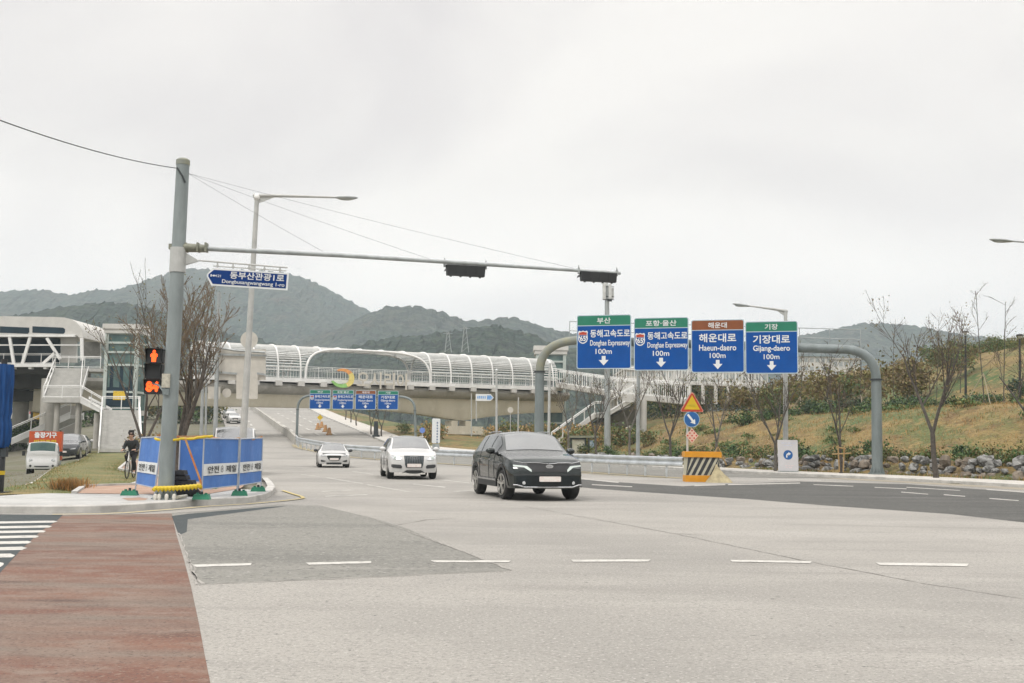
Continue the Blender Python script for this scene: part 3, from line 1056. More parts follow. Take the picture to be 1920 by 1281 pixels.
b = MB()
F.plate(b, arrow_board(wS, hS), 0.035)
b.build('sign_board', S_WHITE, ns)
b = MB()
F.plate(b, arrow_board(wS, hS, ins=0.035), 0.002, 0.0045)
b.build('sign_face', S_NAVY, ns)
b = MB()
F.text(b, '동부산관광1로', 0.245 * wS / 2.0, hS * 0.17, wS * 0.66, hS * 0.42, 0.009, bold=0.02)
F.text(b, 'Dongbusangwangwang 1-ro', 0.165 * wS / 2.0, -hS * 0.25, wS * 0.76, hS * 0.28, 0.009, bold=0.016)
F.text(b, '1', -wS * 0.435, hS * 0.07, wS * 0.015, hS * 0.14, 0.009, bold=0.02)
F.text(b, '121', -wS * 0.345, hS * 0.07, wS * 0.055, hS * 0.14, 0.009, bold=0.02)
F.shape(b, arrow_pts(wS * 0.05, 0.02, 0.06, 0.05, 90, -wS * 0.40, hS * 0.07), 0.009)
b.build('lettering', S_WHITE, ns)
b = MB()
r0, r1 = at(352, 489, PD), at(539, 502, PD)
b.tube([at(372, 488.5, PD), r1], 0.018, 8)
b.tube([at(400, 499, PD), at(537, 508, PD)], 0.013, 8)
for u in (408, 437, 467, 496, 525):
    vv = 489 + (u - 352) * 13 / 187
    b.tube([at(u, vv, PD), at(u, vv + 9, PD)], 0.018, 6)
    b.box(at(u, vv + 6, PD), (0.05, 0.05, 0.035))
b.add([at(345, 472, PD) , at(370, 487, PD), at(372, 491, PD), at(345, 499, PD)], [(0, 1, 2, 3)])
b.prism([at(340, 473, PD) + V((0, -0.02, 0)), at(366, 486.5, PD) + V((0, -0.02, 0)), at(372, 490, PD) + V((0, -0.02, 0)), at(338, 499, PD) + V((0, -0.02, 0))], V((0, 0.05, 0)))
cb = on_pole(486)
b.tube([cb - V((0, 0, 0.3)), cb + V((0, 0, 0.25))], 0.175, 20)
b.build('bracket_arm', POLEL, ns)

# ------------------------------------------------------------------ pedestrian signal
pc = at(287.5, 696, PD)
ps = thing('pedestrian_signal', 'black pedestrian signal showing a red standing man above red countdown digits', 'pedestrian signal', pc)
pw, ph = 31 * PD / FPX, 87 * PD / FPX
PF = Face(pc, V((1, 0.0, 0)), V((0.012, 0, 1)))
b = MB()
F2 = PF
for k, (zc, hh) in enumerate(((ph * 0.335, ph * 0.325), (0, ph * 0.325), (-ph * 0.335, ph * 0.325))):
    F2.plate(b, F2.rrect(pw, hh, 0.025, 3, 0, zc), 0.17)
b.build('housing', BLACK, ps)
b = MB()
for zc in (ph * 0.335, -ph * 0.335, 0):
    for sx in (-1, 1):
        b.add([F2.p(sx * pw * 0.47, zc + ph * 0.15, 0), F2.p(sx * pw * 0.47, zc + ph * 0.15, 0.12), F2.p(sx * pw * 0.47, zc - ph * 0.1, 0.03), F2.p(sx * pw * 0.47, zc - ph * 0.12, 0)], [(0, 1, 2, 3)])
    b.add([F2.p(-pw * 0.47, zc + ph * 0.15, 0), F2.p(pw * 0.47, zc + ph * 0.15, 0), F2.p(pw * 0.47, zc + ph * 0.15, 0.12), F2.p(-pw * 0.47, zc + ph * 0.15, 0.12)], [(0, 1, 2, 3)])
b.build('visor', BLACK, ps)
b = MB()
zc = ph * 0.33
F2.shape(b, F2.circle(pw * 0.10, 16, 0, zc + ph * 0.095), 0.012)
F2.shape(b, [(-pw * 0.13, zc - ph * 0.13), (-pw * 0.15, zc - ph * 0.02), (-pw * 0.22, zc - ph * 0.015), (-pw * 0.22, zc + ph * 0.03), (-pw * 0.12, zc + ph * 0.062), (pw * 0.12, zc + ph * 0.062), (pw * 0.22, zc + ph * 0.03), (pw * 0.22, zc - ph * 0.015), (pw * 0.15, zc - ph * 0.02), (pw * 0.13, zc - ph * 0.13)], 0.012)
b.build('red_man', REDON, ps)
b = MB()
F2.text(b, '84', 0, -ph * 0.335, pw * 0.80, ph * 0.235, 0.012, bold=0.075)
b.build('countdown_digits', REDON, ps)
b = MB()
b.tube([F2.p(pw * 0.4, ph * 0.47, -0.08), F2.p(pw * 0.95, ph * 0.47, -0.05)], 0.02, 8)
b.tube([F2.p(pw * 0.4, -ph * 0.40, -0.08), F2.p(pw * 0.95, -ph * 0.40, -0.05)], 0.03, 8)
b.tube([F2.p(0.04, ph * 0.49, -0.08), F2.p(0.04, ph * 0.53, -0.08)], 0.03, 8)
b.build('mounting_bar', DARK, ps)

# ------------------------------------------------------------------ wires
def wire(name, pts, r, label):
    w = MB()
    w.tube(pts, r, 5)
    tag(w.build(name, DARK, loc=pts[0]), label, 'cable')


def sag(p, q, s, n=14):
    return [p + (q - p) * (i / n) - V((0, 0, s * 4 * (i / n) * (1 - i / n))) for i in range(n + 1)]


p0 = at(334, 316, PD)
wire('overhead_cable', sag(p0, at(-60, 203, PD - 8), 0.12), 0.010, 'thick black overhead cable running from the pole top out to the left')
wire('stay_cable', sag(at(352, 325, PD), at(606, 472, PD + 0.9), 0.02), 0.003, 'thin stay wire from the pole top to the near part of the mast arm')
wire('stay_cable', sag(at(352, 325, PD), at(812, 488, PD + 1.7), 0.03), 0.003, 'thin stay wire from the pole top to the middle of the mast arm')
wire('stay_cable', sag(at(352, 325, PD), at(1075, 503, PD + 2.7), 0.05), 0.003, 'thin stay wire from the pole top to the far end of the mast arm')
b = MB()
b.tube([at(336, 318, PD) + V((0, -0.16, 0)), at(346, 333, PD) + V((0, -0.16, 0)), at(349, 345, PD) + V((0.02, -0.12, 0))], 0.02, 6)
b.build('cable_loop', DARK, pole)


# ------------------------------------------------------------------ street lamps
def street_lamp(ub, vb, ut, vt, ue, ve, D, rb, rt, label, head=0.85, m=POLEL, joint=True):
    base, top, end = at(ub, vb, D), at(ut, vt, D), at(ue, ve, D)
    t = thing('street_lamp', label, 'street lamp', base, group='street lamps along the road')
    b = MB()
    b.tube([base, top], [rb, rt], 14)
    b.build('post', m, t, smooth_=True)
    s = 1 if end.x > top.x else -1
    d = (end - top)
    b = MB()
    b.tube([top - d * 0.04 + V((0, 0, 0.02)), top + d * 0.25 + V((0, 0, 0.03)), top + d * 0.62 + V((0, 0, 0.015)), end - d * 0.12], [rt * 0.9, rt * 0.75, rt * 0.5, rt * 0.42], 10)
    b.prism([top + V((0, -0.02, -0.02)), top + d * 0.2 + V((0, -0.02, 0)), top + V((0, -0.02, -0.3))], V((0, 0.04, 0)))
    b.build('arm', m, t, smooth_=True)
    if joint:
        b = MB()
        b.blob(top + V((0, 0, -0.05)), (rt * 1.6, rt * 1.6, rt * 1.8), 12)
        b.build('joint', mat('lamp_white', (0.7, 0.7, 0.68), 0.5), t, smooth_=True)
    b = MB()
    hc = end - d * (0.07)
    a = d.normalized()
    b.blob(hc, (head * 0.5, 0.17, 0.075), 14, rot=Matrix.Rotation(math.atan2(-a.z, a.x * s) * s, 3, 'Y'))
    b.build('lamp_head', GALV, t, smooth_=True)
    b = MB()
    b.blob(hc + V((0, 0, -0.045)), (head * 0.36, 0.13, 0.06), 12)
    b.build('lens', mat('lamp_glass', (0.35, 0.37, 0.36), 0.2), t, smooth_=True)
    return t


street_lamp(455, 838, 482, 368, 662, 371, 40, 0.135, 0.085, 'tall grey street lamp behind the blue construction screens, arm pointing right', 0.9)
street_lamp(1473, 884, 1473, 584, 1384, 571, 57, 0.15, 0.09, 'grey street lamp beside the white right-turn board, arm pointing left', 1.0, POLEL, False)
street_lamp(2010, 905, 2004, 462, 1868, 450, 46, 0.13, 0.08, 'street lamp whose head alone enters the picture at the upper right edge', 1.1, GALV, False)


# ------------------------------------------------------------------ lane gantries
SIGNS = [('부산', '동해고속도로', 'Donghae Expressway', 0), ('포항·울산', '동해고속도로', 'Donghae Expressway', 0), ('해운대', '해운대로', 'Haeun-daero', 1), ('기장', '기장대로', 'Gijang-daero', 2)]


def lane_sign(F, w, h, spec, parent_gantry, label, group, dist=True):
    top, main, sub, style = spec
    t = thing('lane_sign', label, 'road sign', F.p(0, -h / 2), group=group)
    th = 0.06
    b = MB()
    F.plate(b, F.rrect(w, h, 0.11, 4), th)
    b.build('sign_board', mat('sign_edge', (0.42, 0.52, 0.58), 0.45, var=0.05), t)
    e = 0.04
    hb = h * 0.19
    b = MB()
    y1, y0 = h / 2 - e, h / 2 - hb
    r = 0.08
    F.shape(b, [(-w / 2 + e, y0), (w / 2 - e, y0), (w / 2 - e, y1 - r), (w / 2 - e - r * 0.3, y1 - r * 0.3), (w / 2 - e - r, y1), (-w / 2 + e + r, y1), (-w / 2 + e + r * 0.3, y1 - r * 0.3), (-w / 2 + e, y1 - r)], 0.003)
    b.build('header_panel', S_BROWN if style == 1 else S_GREEN, t)
    b = MB()
    y1, y0 = h / 2 - hb - e, -h / 2 + e
    F.shape(b, [(-w / 2 + e, y1), (-w / 2 + e, y0 + r), (-w / 2 + e + r * 0.3, y0 + r * 0.3), (-w / 2 + e + r, y0), (w / 2 - e - r, y0), (w / 2 - e - r * 0.3, y0 + r * 0.3), (w / 2 - e, y0 + r), (w / 2 - e, y1)], 0.003)
    b.build('main_panel', S_BLUE, t)
    b = MB()
    F.text(b, top, 0, h / 2 - hb * 0.56, w * (0.105 * len(top) + 0.04), hb * 0.58, 0.008, bold=0.02)
    bo = 0.024
    if style == 0:
        F.text(b, main, w * 0.115, h * 0.155, w * 0.73, h * 0.145, 0.008, bold=0.02)
        F.text(b, sub, w * 0.115, -h * 0.035, w * 0.73, h * 0.135, 0.008, bold=0.012)
    else:
        F.text(b, main, 0, h * 0.155, w * 0.70, h * 0.165, 0.008, bold=bo)
        F.text(b, sub, 0, -h * 0.03, w * 0.70, h * 0.115 if style == 1 else h * 0.14, 0.008, bold=0.02)
    F.text(b, '100m', 0, -h * 0.178, w * 0.30, h * 0.098, 0.008, bold=0.02)
    F.shape(b, arrow_pts(h * 0.175, w * 0.07, w * 0.18, h * 0.10, 180, 0, -h * 0.35), 0.008)
    b.build('lettering', S_WHITE, t)
    if style == 0:
        sx, sy, sw_, sh_ = -w * 0.385, h * 0.09, w * 0.18, h * 0.245
        out_ = [(-0.40, 0.5), (-0.2, 0.44), (0, 0.5), (0.2, 0.44), (0.40, 0.5), (0.5, 0.38), (0.46, 0.2), (0.5, -0.1), (0.42, -0.33), (0.2, -0.46), (0, -0.5), (-0.2, -0.46), (-0.42, -0.33), (-0.5, -0.1), (-0.46, 0.2), (-0.5, 0.38)]
        s = MB()
        F.shape(s, [(sx + a * sw_, sy + c * sh_) for a, c in out_], 0.006, 0)
        F.shape(s, [(sx + a * sw_ * 0.82, sy + c * sh_ * 0.84) for a, c in out_ if c < 0.15] + [(sx - 0.40 * sw_, sy + 0.15 * sh_), (sx + 0.40 * sw_, sy + 0.15 * sh_)][::-1], 0.009, 1)
        F.shape(s, [(sx - 0.40 * sw_, sy + 0.17 * sh_), (sx + 0.40 * sw_, sy + 0.17 * sh_), (sx + 0.40 * sw_, sy + 0.36 * sh_), (sx + 0.2 * sw_, sy + 0.38 * sh_), (sx, sy + 0.42 * sh_), (sx - 0.2 * sw_, sy + 0.38 * sh_), (sx - 0.40 * sw_, sy + 0.36 * sh_)], 0.009, 2)
        F.text(s, '65', sx, sy - sh_ * 0.10, sw_ * 0.60, sh_ * 0.40, 0.013, 0, bold=0.04)
        s.build('route_shield', [S_WHITE, S_BLUE, S_RED], t)
    b = MB()
    for k in (-0.3, 0.3):
        b.beam(F.p(w * k, -h * 0.42, -th - 0.04), F.p(w * k, h * 0.42, -th - 0.04), 0.07, 0.07)
    b.build('mounting_rail', GALV, t)
    return t


def gantry(name_label, pL, pR, DL, DR, vjL, vjR, vTop, uTopL, uTopR, r, signs, sv, lab, grp, zL=None, zR=None, m=POLED, rails=True):
    """pL, pR: (u, v) of the post feet; vj: row where the straight post ends; uTop: columns where the bend has become level."""
    bL, bR = at(pL[0], pL[1], DL), at(pR[0], pR[1], DR)
    t = thing('sign_gantry', name_label, 'sign gantry', bL)
    jL, jR = at(vjL[0], vjL[1], DL), at(vjR[0], vjR[1], DR)

    def Dat(u):
        return DL + (DR - DL) * (u - vjL[0]) / (vjR[0] - vjL[0])
    tL, tR = at(uTopL[0], uTopL[1], Dat(uTopL[0])), at(uTopR[0], uTopR[1], Dat(uTopR[0]))

    def bend(j, tpt):
        c = V((j.x, j.y, tpt.z))
        return [j * (1 - s) ** 2 + c * 2 * s * (1 - s) + tpt * s * s for s in [i / 10 for i in range(11)]]
    for (bb, jj) in ((bL, jL), (bR, jR)):
        b = MB()
        b.tube([bb - V((0, 0, 0.1)), jj], [r * 1.08, r], 20)
        b.build('post', m, t, smooth_=True)
        b = MB()
        b.tube([jj - V((0, 0, r * 0.16)), jj + V((0, 0, r * 0.16))], r * 1.25, 20)
        b.build('joint_collar', DARK, t, smooth_=True)
        b = MB()
        b.tube([bb - V((0, 0, 0.05)), bb + V((0, 0, 0.06))], r * 1.8, 18)
        for k in range(8):
            a = k * math.pi / 4
            b.prism([bb + V((r * math.cos(a), r * math.sin(a), 0.06)), bb + V((r * 1.6 * math.cos(a), r * 1.6 * math.sin(a), 0.06)), bb + V((r * math.cos(a), r * math.sin(a), r * 1.8))], V((-math.sin(a), math.cos(a), 0)) * 0.03)
        b.build('base_flange', m, t)
    b = MB()
    b.tube(bend(jL, tL), r * 0.96, 20)
    b.build('bend', m if not rails else LICH, t, smooth_=True)
    b = MB()
    b.tube([tL, tR] + bend(jR, tR)[::-1][1:], r * 0.94, 20)
    b.build('crossbeam', m, t, smooth_=True)
    if rails:
        b = MB()
        up = V((0, 0, 1))
        for dz in (0.55, 1.05):
            b.tube([tL + up * dz + V((-0.6, 0.5, 0)), tR + up * dz + V((1.2, 0.5, 0))], 0.022, 6)
        n = 11
        for i in range(n):
            p = tL + (tR - tL) * (i / (n - 1)) + V((-0.6 + 1.8 * i / (n - 1), 0.5, 0))
            b.tube([p + up * 0.1, p + up * 1.05], 0.02, 6)
        b.beam(tL + V((-0.6, 0.5, 0.1)), tR + V((1.2, 0.5, 0.1)), 0.6, 0.05)
        b.build('catwalk_rail', GALV, t)
    xdir = (tR - tL)
    xdir.z = 0
    xdir.normalize()
    out_ = []
    for i, ((u0, u1, v0, v1), spec) in enumerate(zip(signs, SIGNS)):
        uc, vc = (u0 + u1) / 2, (v0 + v1) / 2
        D = Dat(uc) - r - 0.25
        w, h = (u1 - u0) * D / FPX / max(0.8, abs(xdir.x)) , (v1 - v0) * D / FPX
        c = at(uc, vc, D)
        out_.append(lane_sign(Face(c, xdir, V((0, 0, 1))), w, h, spec, t, lab[i], grp))
    return t


gantry('large grey gantry with curved shoulders spanning the right carriageway, carrying four big blue signs', (1010, 880), (1645, 889), 57, 52.5, (1012, 697), (1643, 712), 0, (1090, 638), (1575, 655), 0.24,
       [(1082, 1182, 590, 692), (1190, 1289, 595, 695), (1298, 1393, 599, 699), (1400, 1493, 602, 701)], None,
       ['large blue lane sign under a green 부산 header with a route 65 shield', 'large blue lane sign under a green 포항·울산 header with a route 65 shield', 'large blue lane sign under a brown 해운대 header', 'large blue lane sign under a green 기장 header, nearest the right post'],
       'large lane signs on the near gantry')
gantry('small far gantry of dark grey tube across the road before the overpass', (556, 832), (780, 836), 110, 108, (558, 768), (778, 770), 0, (585, 742), (748, 744), 0.13,
       [(580, 620, 731, 767), (623, 663, 731.5, 767.5), (666, 705, 732, 768), (708, 747, 733, 768)], None,
       ['small far blue lane sign with green 부산 header, leftmost on the far gantry', 'small far blue lane sign with green 포항·울산 header on the far gantry', 'small far blue lane sign with brown 해운대 header on the far gantry', 'small far blue lane sign with green 기장 header, rightmost on the far gantry'],
       'small lane signs on the far gantry', rails=False)

# ------------------------------------------------------------------ construction screens
def screen(pa, pb, za, zb, label, text=True, lean=0.0, foot=(True, True), txt_scale=1.0, band=True, zbot=0.22):
    pa, pb = V(pa), V(pb)
    t = thing('construction_screen', label, 'barrier screen', pa, group='blue construction screens round the signal pole')
    x = (pb - pa)
    w = x.length
    x.normalize()
    up = V((x.y * lean, -x.x * lean, 1))
    b = MB()
    H = za
    for p, hh in ((pa, za), (pb, zb)):
        b.tube([p, p + up * hh], 0.017, 8)
    b.tube([pa + up * zbot, pb + up * zbot], 0.013, 6)
    b.tube([pa + up * (za - 0.01), pb + up * (zb - 0.01)], 0.017, 6)
    b.build('frame', mat('frame_white', (0.36, 0.40, 0.46), 0.5, var=0.1), t)
    F = Face((pa + pb) / 2 + up * ((za + zb) / 4 + zbot / 2), x, up)
    hh = (za + zb) / 2 - zbot - 0.02
    b = MB()
    rng = random.Random(int(w * 1000))
    ph_ = rng.uniform(0, 6)
    rows = [[F.p((i / 16 - 0.5) * (w - 0.03), (j / 10 - 0.5) * hh, -0.006 + 0.012 * math.sin(i * 0.9 + ph_ + j * 0.35) * math.sin(math.pi * i / 16)) for i in range(17)] for j in range(11)]
    b.grid(rows)
    b.grid([[p - F.n * 0.006 for p in r_] for r_ in rows])
    b.build('tarp', TARP, t, smooth_='all')
    if band:
        bh = hh * 0.235
        zc = -hh * 0.13
        b = MB()
        rows = [[F.p((i / 16 - 0.5) * (w - 0.02), zc + (j - 0.5) * bh, 0.012 + 0.008 * math.sin(i * 0.9 + ph_) * math.sin(math.pi * i / 16)) for i in range(17)] for j in range(2)]
        b.grid(rows)
        b.grid([[p - F.n * 0.004 for p in r_] for r_ in rows])
        b.build('white_band', S_WHITE, t, smooth_='all')
        b = MB()
        d = 0.026
        tw = w * 0.30 * txt_scale
        F.text(b, '안전', -w * 0.24, zc, w * 0.30, bh * 0.62, d, bold=0.02)
        F.text(b, '제일', w * 0.27, zc, w * 0.30, bh * 0.62, d, bold=0.02)
        R_ = bh * 0.30
        n = 20
        for i in range(n):
            a, c_ = 2 * math.pi * i / n, 2 * math.pi * (i + 1) / n
            sx = min(1.0, w * 0.09 / R_)
            b.poly([F.p(0.01 + R_ * sx * math.cos(a), zc + R_ * math.sin(a), d), F.p(0.01 + R_ * sx * math.cos(c_), zc + R_ * math.sin(c_), d), F.p(0.01 + R_ * sx * 0.8 * math.cos(c_), zc + R_ * 0.8 * math.sin(c_), d), F.p(0.01 + R_ * sx * 0.8 * math.cos(a), zc + R_ * 0.8 * math.sin(a), d)])
        F.rect(b, 0.01, zc, R_ * 0.9 * min(1, w * 0.09 / R_), R_ * 0.24, d)
        F.rect(b, 0.01, zc, R_ * 0.2, R_ * 0.9, d)
        b.build('lettering', INKM, t)
    return t


def foot_block(p, rz, label):
    t = thing('barrier_foot', label, 'barrier foot', p, rz, group='green plastic feet of the screens')
    b = MB()
    b.prism([V((-0.19, -0.11, 0)), V((0.19, -0.11, 0)), V((0.15, -0.08, 0.11)), V((-0.15, -0.08, 0.11))], V((0, 0.19, 0)))
    for sx in (-1, 1):
        b.tube([V((sx * 0.09, 0, 0.1)), V((sx * 0.09, 0, 0.14))], 0.032, 10)
    b.build('block', GREENP, t, local=True)
    b = MB()
    b.tube([V((0, 0, 0.1)), V((0, 0, 0.17))], 0.03, 10)
    b.build('socket', DARK, t, local=True)


def wp(u, v):
    return gr(u, v, SWZ)


SL0, SL1 = wp(253, 925), wp(289, 934)
SB0, SB1 = wp(322, 922), wp(385, 921)
SA0, SA1, SA2 = wp(378, 936.5), wp(444, 928), wp(489, 920)
HS = 1.33
screen(SL0, SL1, HS, HS + 0.02, 'blue construction screen at the left end, leaning inwards beside the cyclist', lean=-0.07)
screen(SB0 + V((0, 0.5, 0)), SB1 + V((0, 0.5, 0)), HS, HS, 'blue construction screen at the back, mostly hidden behind the grey pole', band=False)
screen(SA0, SA1, HS, HS, 'widest blue construction screen, with clearest safety slogan, right of the pole')
screen(SA1 + V((0.03, 0.03, 0)), SA2, HS, HS + 0.03, 'blue construction screen at the right end, beside the road')
for (p, rz, l) in ((wp(243, 929), 0.1, 'green barrier foot left of the leaning screen, by the cyclist'), (wp(378, 936.5), 0.05, 'green barrier foot nearest the kerb, under the widest screen'), (wp(449, 929.5), 0.2, 'green barrier foot under the joint of the two right screens'), (wp(484, 921.5), 0.2, 'green barrier foot at the right end, beside the road'), (wp(394, 917), 0.1, 'green barrier foot half hidden behind the widest screen')):
    foot_block(p, rz, l)
# orange cross pole, tapes, yellow foam rope
b = MB()
b.tube([at(347, 822, SA0.y - 0.3), at(376, 902, SA0.y - 0.1), at(378, 918, SA0.y - 0.05)], 0.022, 8)
tag(b.build('orange_pole', ORGP, loc=at(378, 918, SA0.y)), 'slanting orange and white pole leaning against the back screen', 'pole')
b = MB()
rng = random.Random(4)


def tape(pts, w, mb, mi=0):
    rows = []
    for i, p in enumerate(pts):
        tw = 0.5 * math.sin(i * 0.55)
        o = V((0, math.sin(tw) * w, math.cos(tw) * w)) * 0.5
        rows.append([p - o, p + o])
    mb.grid(rows, mi)
    mb.grid([[q + V((0, 0.004, 0)) for q in r_] for r_ in rows], mi)


top = lambda p, h=HS: p + V((0, -0.02, h))
tape(sag(top(SL1, HS + 0.05), top(SB1, HS + 0.06), 0.03, 20) + sag(top(SB1, HS + 0.06), top(SA1, HS), 0.05, 20)[1:] + sag(top(SA1, HS), top(SA2, HS + 0.06), 0.05, 14)[1:], 0.055, b)
tag(b.build('warning_tape', ORGP, loc=SL1), 'orange and white warning tape draped along the tops of the blue screens', 'tape')
b = MB()
pts = sag(top(SL1, HS - 0.02) + V((0, -0.1, 0)), PB + V((0.35, -0.2, HS - 0.02)), 0.05, 10) + sag(PB + V((0.35, -0.2, HS - 0.02)), top(SA0, HS + 0.05) + V((0.2, 0, 0)), 0.02, 10)[1:]
b.tube([p + V((0, 0, rng.uniform(-0.012, 0.012))) for p in pts], [0.026 + 0.007 * (i % 2) for i in range(len(pts))], 8)
tag(b.build('foam_rope', YELP, loc=pts[0]), 'yellow foam rope tied across the pole at the top of the screens', 'rope')
b = MB()
pts = sag(wp(288, 937) + V((0, -0.08, 0.24)), wp(378, 937) + V((0, -0.05, 0.30)), 0.02, 26)
b.tube([p + V((0, 0, 0.012 * (-1) ** i)) for i, p in enumerate(pts)], [0.05 + 0.016 * (i % 2) for i in range(len(pts))], 8)
tag(b.build('foam_rope', YELP, loc=pts[0]), 'lower yellow foam rope strung in front of the pole foot, near the ground', 'rope')
# black rubber blocks stacked behind the pole
bx0 = wp(342, 927)
for k, (dx, w, label) in enumerate(((0.06, 0.62, 'black rubber base block, lowest of the stack beside the pole'), (0.04, 0.58, 'black rubber base block, second from the ground beside the pole'), (0.02, 0.55, 'black rubber base block, third from the ground beside the pole'), (-0.06, 0.40, 'black rubber base block, second from the top beside the pole'), (-0.09, 0.34, 'black rubber base block, topmost of the stack beside the pole'))):
    b = MB()
    c = bx0 + V((dx, 0, 0.055 + k * 0.115))
    b.prism([c + V((-w / 2, -0.16, -0.055)), c + V((w / 2, -0.16, -0.055)), c + V((w / 2 - 0.04, -0.14, 0.05)), c + V((-w / 2 + 0.04, -0.14, 0.05))], V((0, 0.3, 0)))
    b.tube([c + V((0, 0, 0.05)), c + V((0, 0, 0.058))], 0.05, 10)
    tag(b.build('rubber_block', RUBBER, loc=c), label, 'rubber block', 'rubber blocks stacked by the signal pole')
# a row of four white-capped pegs at the pole foot and a fallen pipe
for k, u in enumerate((291, 298, 312, 326)):
    b = MB()
    p = wp(u, 937.5)
    b.tube([p, p + V((0, 0, 0.05)), p + V((0, 0, 0.11)), p + V((0, 0, 0.13))], [0.03, 0.042, 0.036, 0.01], 10)
    tag(b.build('anchor_cap', mat('cap_white', (0.62, 0.6, 0.54), 0.6), loc=p), 'small white anchor bolt cap standing at the foot of the pole', 'bolt cap', 'anchor caps at the pole foot')
b = MB()
b.tube([wp(332, 937) + V((0, 0, 0.05)), wp(349, 934.5) + V((0, 0, 0.05))], 0.038, 12)
tag(b.build('plastic_pipe', mat('pipe_cream', (0.55, 0.52, 0.43), 0.6), loc=wp(340, 936)), 'short cream plastic pipe lying at the foot of the pole', 'pipe')
b = MB()
p, q = wp(322, 931.5), wp(366, 931)
c = (p + q) / 2 + V((0, 0.1, 0))
rng = random.Random(9)
for k in range(7):
    b.blob(c + V((rng.uniform(-0.22, 0.22), rng.uniform(-0.06, 0.06), rng.uniform(0.07, 0.16))), (0.16, 0.12, 0.09), 10, jit=0.12, rng=rng)
tag(b.build('black_bag', RUBBER, loc=c, smooth_='all'), 'crumpled black bag lying under the lower yellow rope', 'bag')

# ------------------------------------------------------------------ folded blue shade parasol at the left edge
pb_ = gr(-6, 926, 0.065)
t = thing('shade_parasol', 'folded dark blue crosswalk parasol on a black post at the left edge', 'parasol', pb_)
b = MB()
b.tube([pb_, pb_ + V((0, 0, 0.9)), pb_ + V((0, 0, 1.0)), pb_ + V((0, 0, 3.3))], [0.15, 0.15, 0.075, 0.07], 14)
b.box(pb_ + V((0.0, 0, 0.02)), (0.5, 0.5, 0.06))
b.build('post', BLACK, t, smooth_=True)
b = MB()
b.tube([pb_ + V((0, 0, 0.46)), pb_ + V((0, 0, 0.56))], 0.158, 14)
b.build('yellow_band', YELP, t, smooth_=True)
b = MB()
b.tube([pb_ + V((0.1, -0.03, 0.9)), pb_ + V((0.17, -0.03, 1.15))], 0.05, 8)
b.box(pb_ + V((0.14, -0.03, 1.0)), (0.14, 0.12, 0.2))
b.build('crank_box', DARK, t)
b = MB()
rows = []
for k in range(15):
    f = k / 14
    z = 1.12 + 2.05 * f
    rr = (0.232 + 0.02 * math.sin(f * 9)) * (1.0 if 0.36 < f else 0.92) * (1 - 0.45 * max(0, f - 0.6))
    if 0.30 < f < 0.38:
        rr *= 0.9
    if k == 0:
        rr *= 0.8
    rows.append([pb_ + V((0, 0, z)) + V((math.cos(2 * math.pi * j / 48), math.sin(2 * math.pi * j / 48), 0)) * rr * (1 + 0.16 * math.sin(j * math.pi / 4 * 2 + f)) for j in range(48)])
b.grid(rows, close=True)
b.build('folded_canopy', CLOTHB, t, smooth_='all')

# ------------------------------------------------------------------ guardrail
GP = [gr(1283, 897), gr(1250, 895.5), gr(1210, 893), gr(1176, 891), gr(1142, 889), gr(1110, 886.5), V((-1, 64.8, 0)), V((-4.9, 70.5, 0)), V((-8.6, 75.6, 0)), V((-12.2, 81, 0)), V((-16, 90, 0)), V((-19.5, 98.5, 0)), V((-20.7, 103.5, 0))]
gd = dense(GP, 1.8)
for p in gd:
    p.z = zr(p.y)
gt = thing('guardrail', 'long galvanised steel guardrail between the two carriageways, ending at the striped block', 'guardrail', gd[0])
prof = [(0.0, 0.50), (0.05, 0.53), (0.07, 0.60), (0.05, 0.66), (0.0, 0.70), (0.0, 0.74), (0.05, 0.78), (0.07, 0.84), (0.05, 0.90), (0.0, 0.93)]
rows = []
for i, p in enumerate(gd):
    d = (gd[min(i + 1, len(gd) - 1)] - gd[max(i - 1, 0)]).normalized()
    n = V((-d.y, d.x, 0)).normalized()
    rows.append([p + n * (a + 0.06) + V((0, 0, z)) for a, z in prof] + [p + n * (a + 0.052) + V((0, 0, z)) for a, z in prof[::-1]])
b = MB()
b.grid(rows, close=True)
b.build('rail_beam', mat('rail_steel', (0.50, 0.53, 0.55), 0.4, 0.4, var=0.15, scale=1.5), gt, smooth_=True)
for p in gd[1:]:
    b = MB()
    b.tube([p - V((0, 0, 0.1)), p + V((0, 0, 0.86))], 0.055, 10)
    b.build('post', mat('rail_post', (0.47, 0.50, 0.52), 0.45, 0.3, var=0.15), gt, smooth_=True)
ribbon('median_strip', [p + V((0, 0, 0)) for p in gd], 0.9, layered('median_dirt', (0.33, 0.29, 0.20), [((0.24, 0.21, 0.13), 1, 0.45, 0.7, None)]), 0.02)
mp_ = [V((-20.7, 103.5, 0)), groad(545, 822), groad(530, 812), groad(505, 792), groad(486, 777), groad(470, 766)]
mp_ = dense(mp_, 6)
b = MB()
for p, q in zip(mp_, mp_[1:]):
    p, q = V((p.x, p.y, zr(p.y) + 0.38)), V((q.x, q.y, zr(q.y) + 0.38))
    b.beam(p, q, 0.32, 0.8)
tag(b.build('median_barrier', CONC, loc=mp_[0]), 'low concrete median barrier climbing the hill under the overpass', 'barrier')

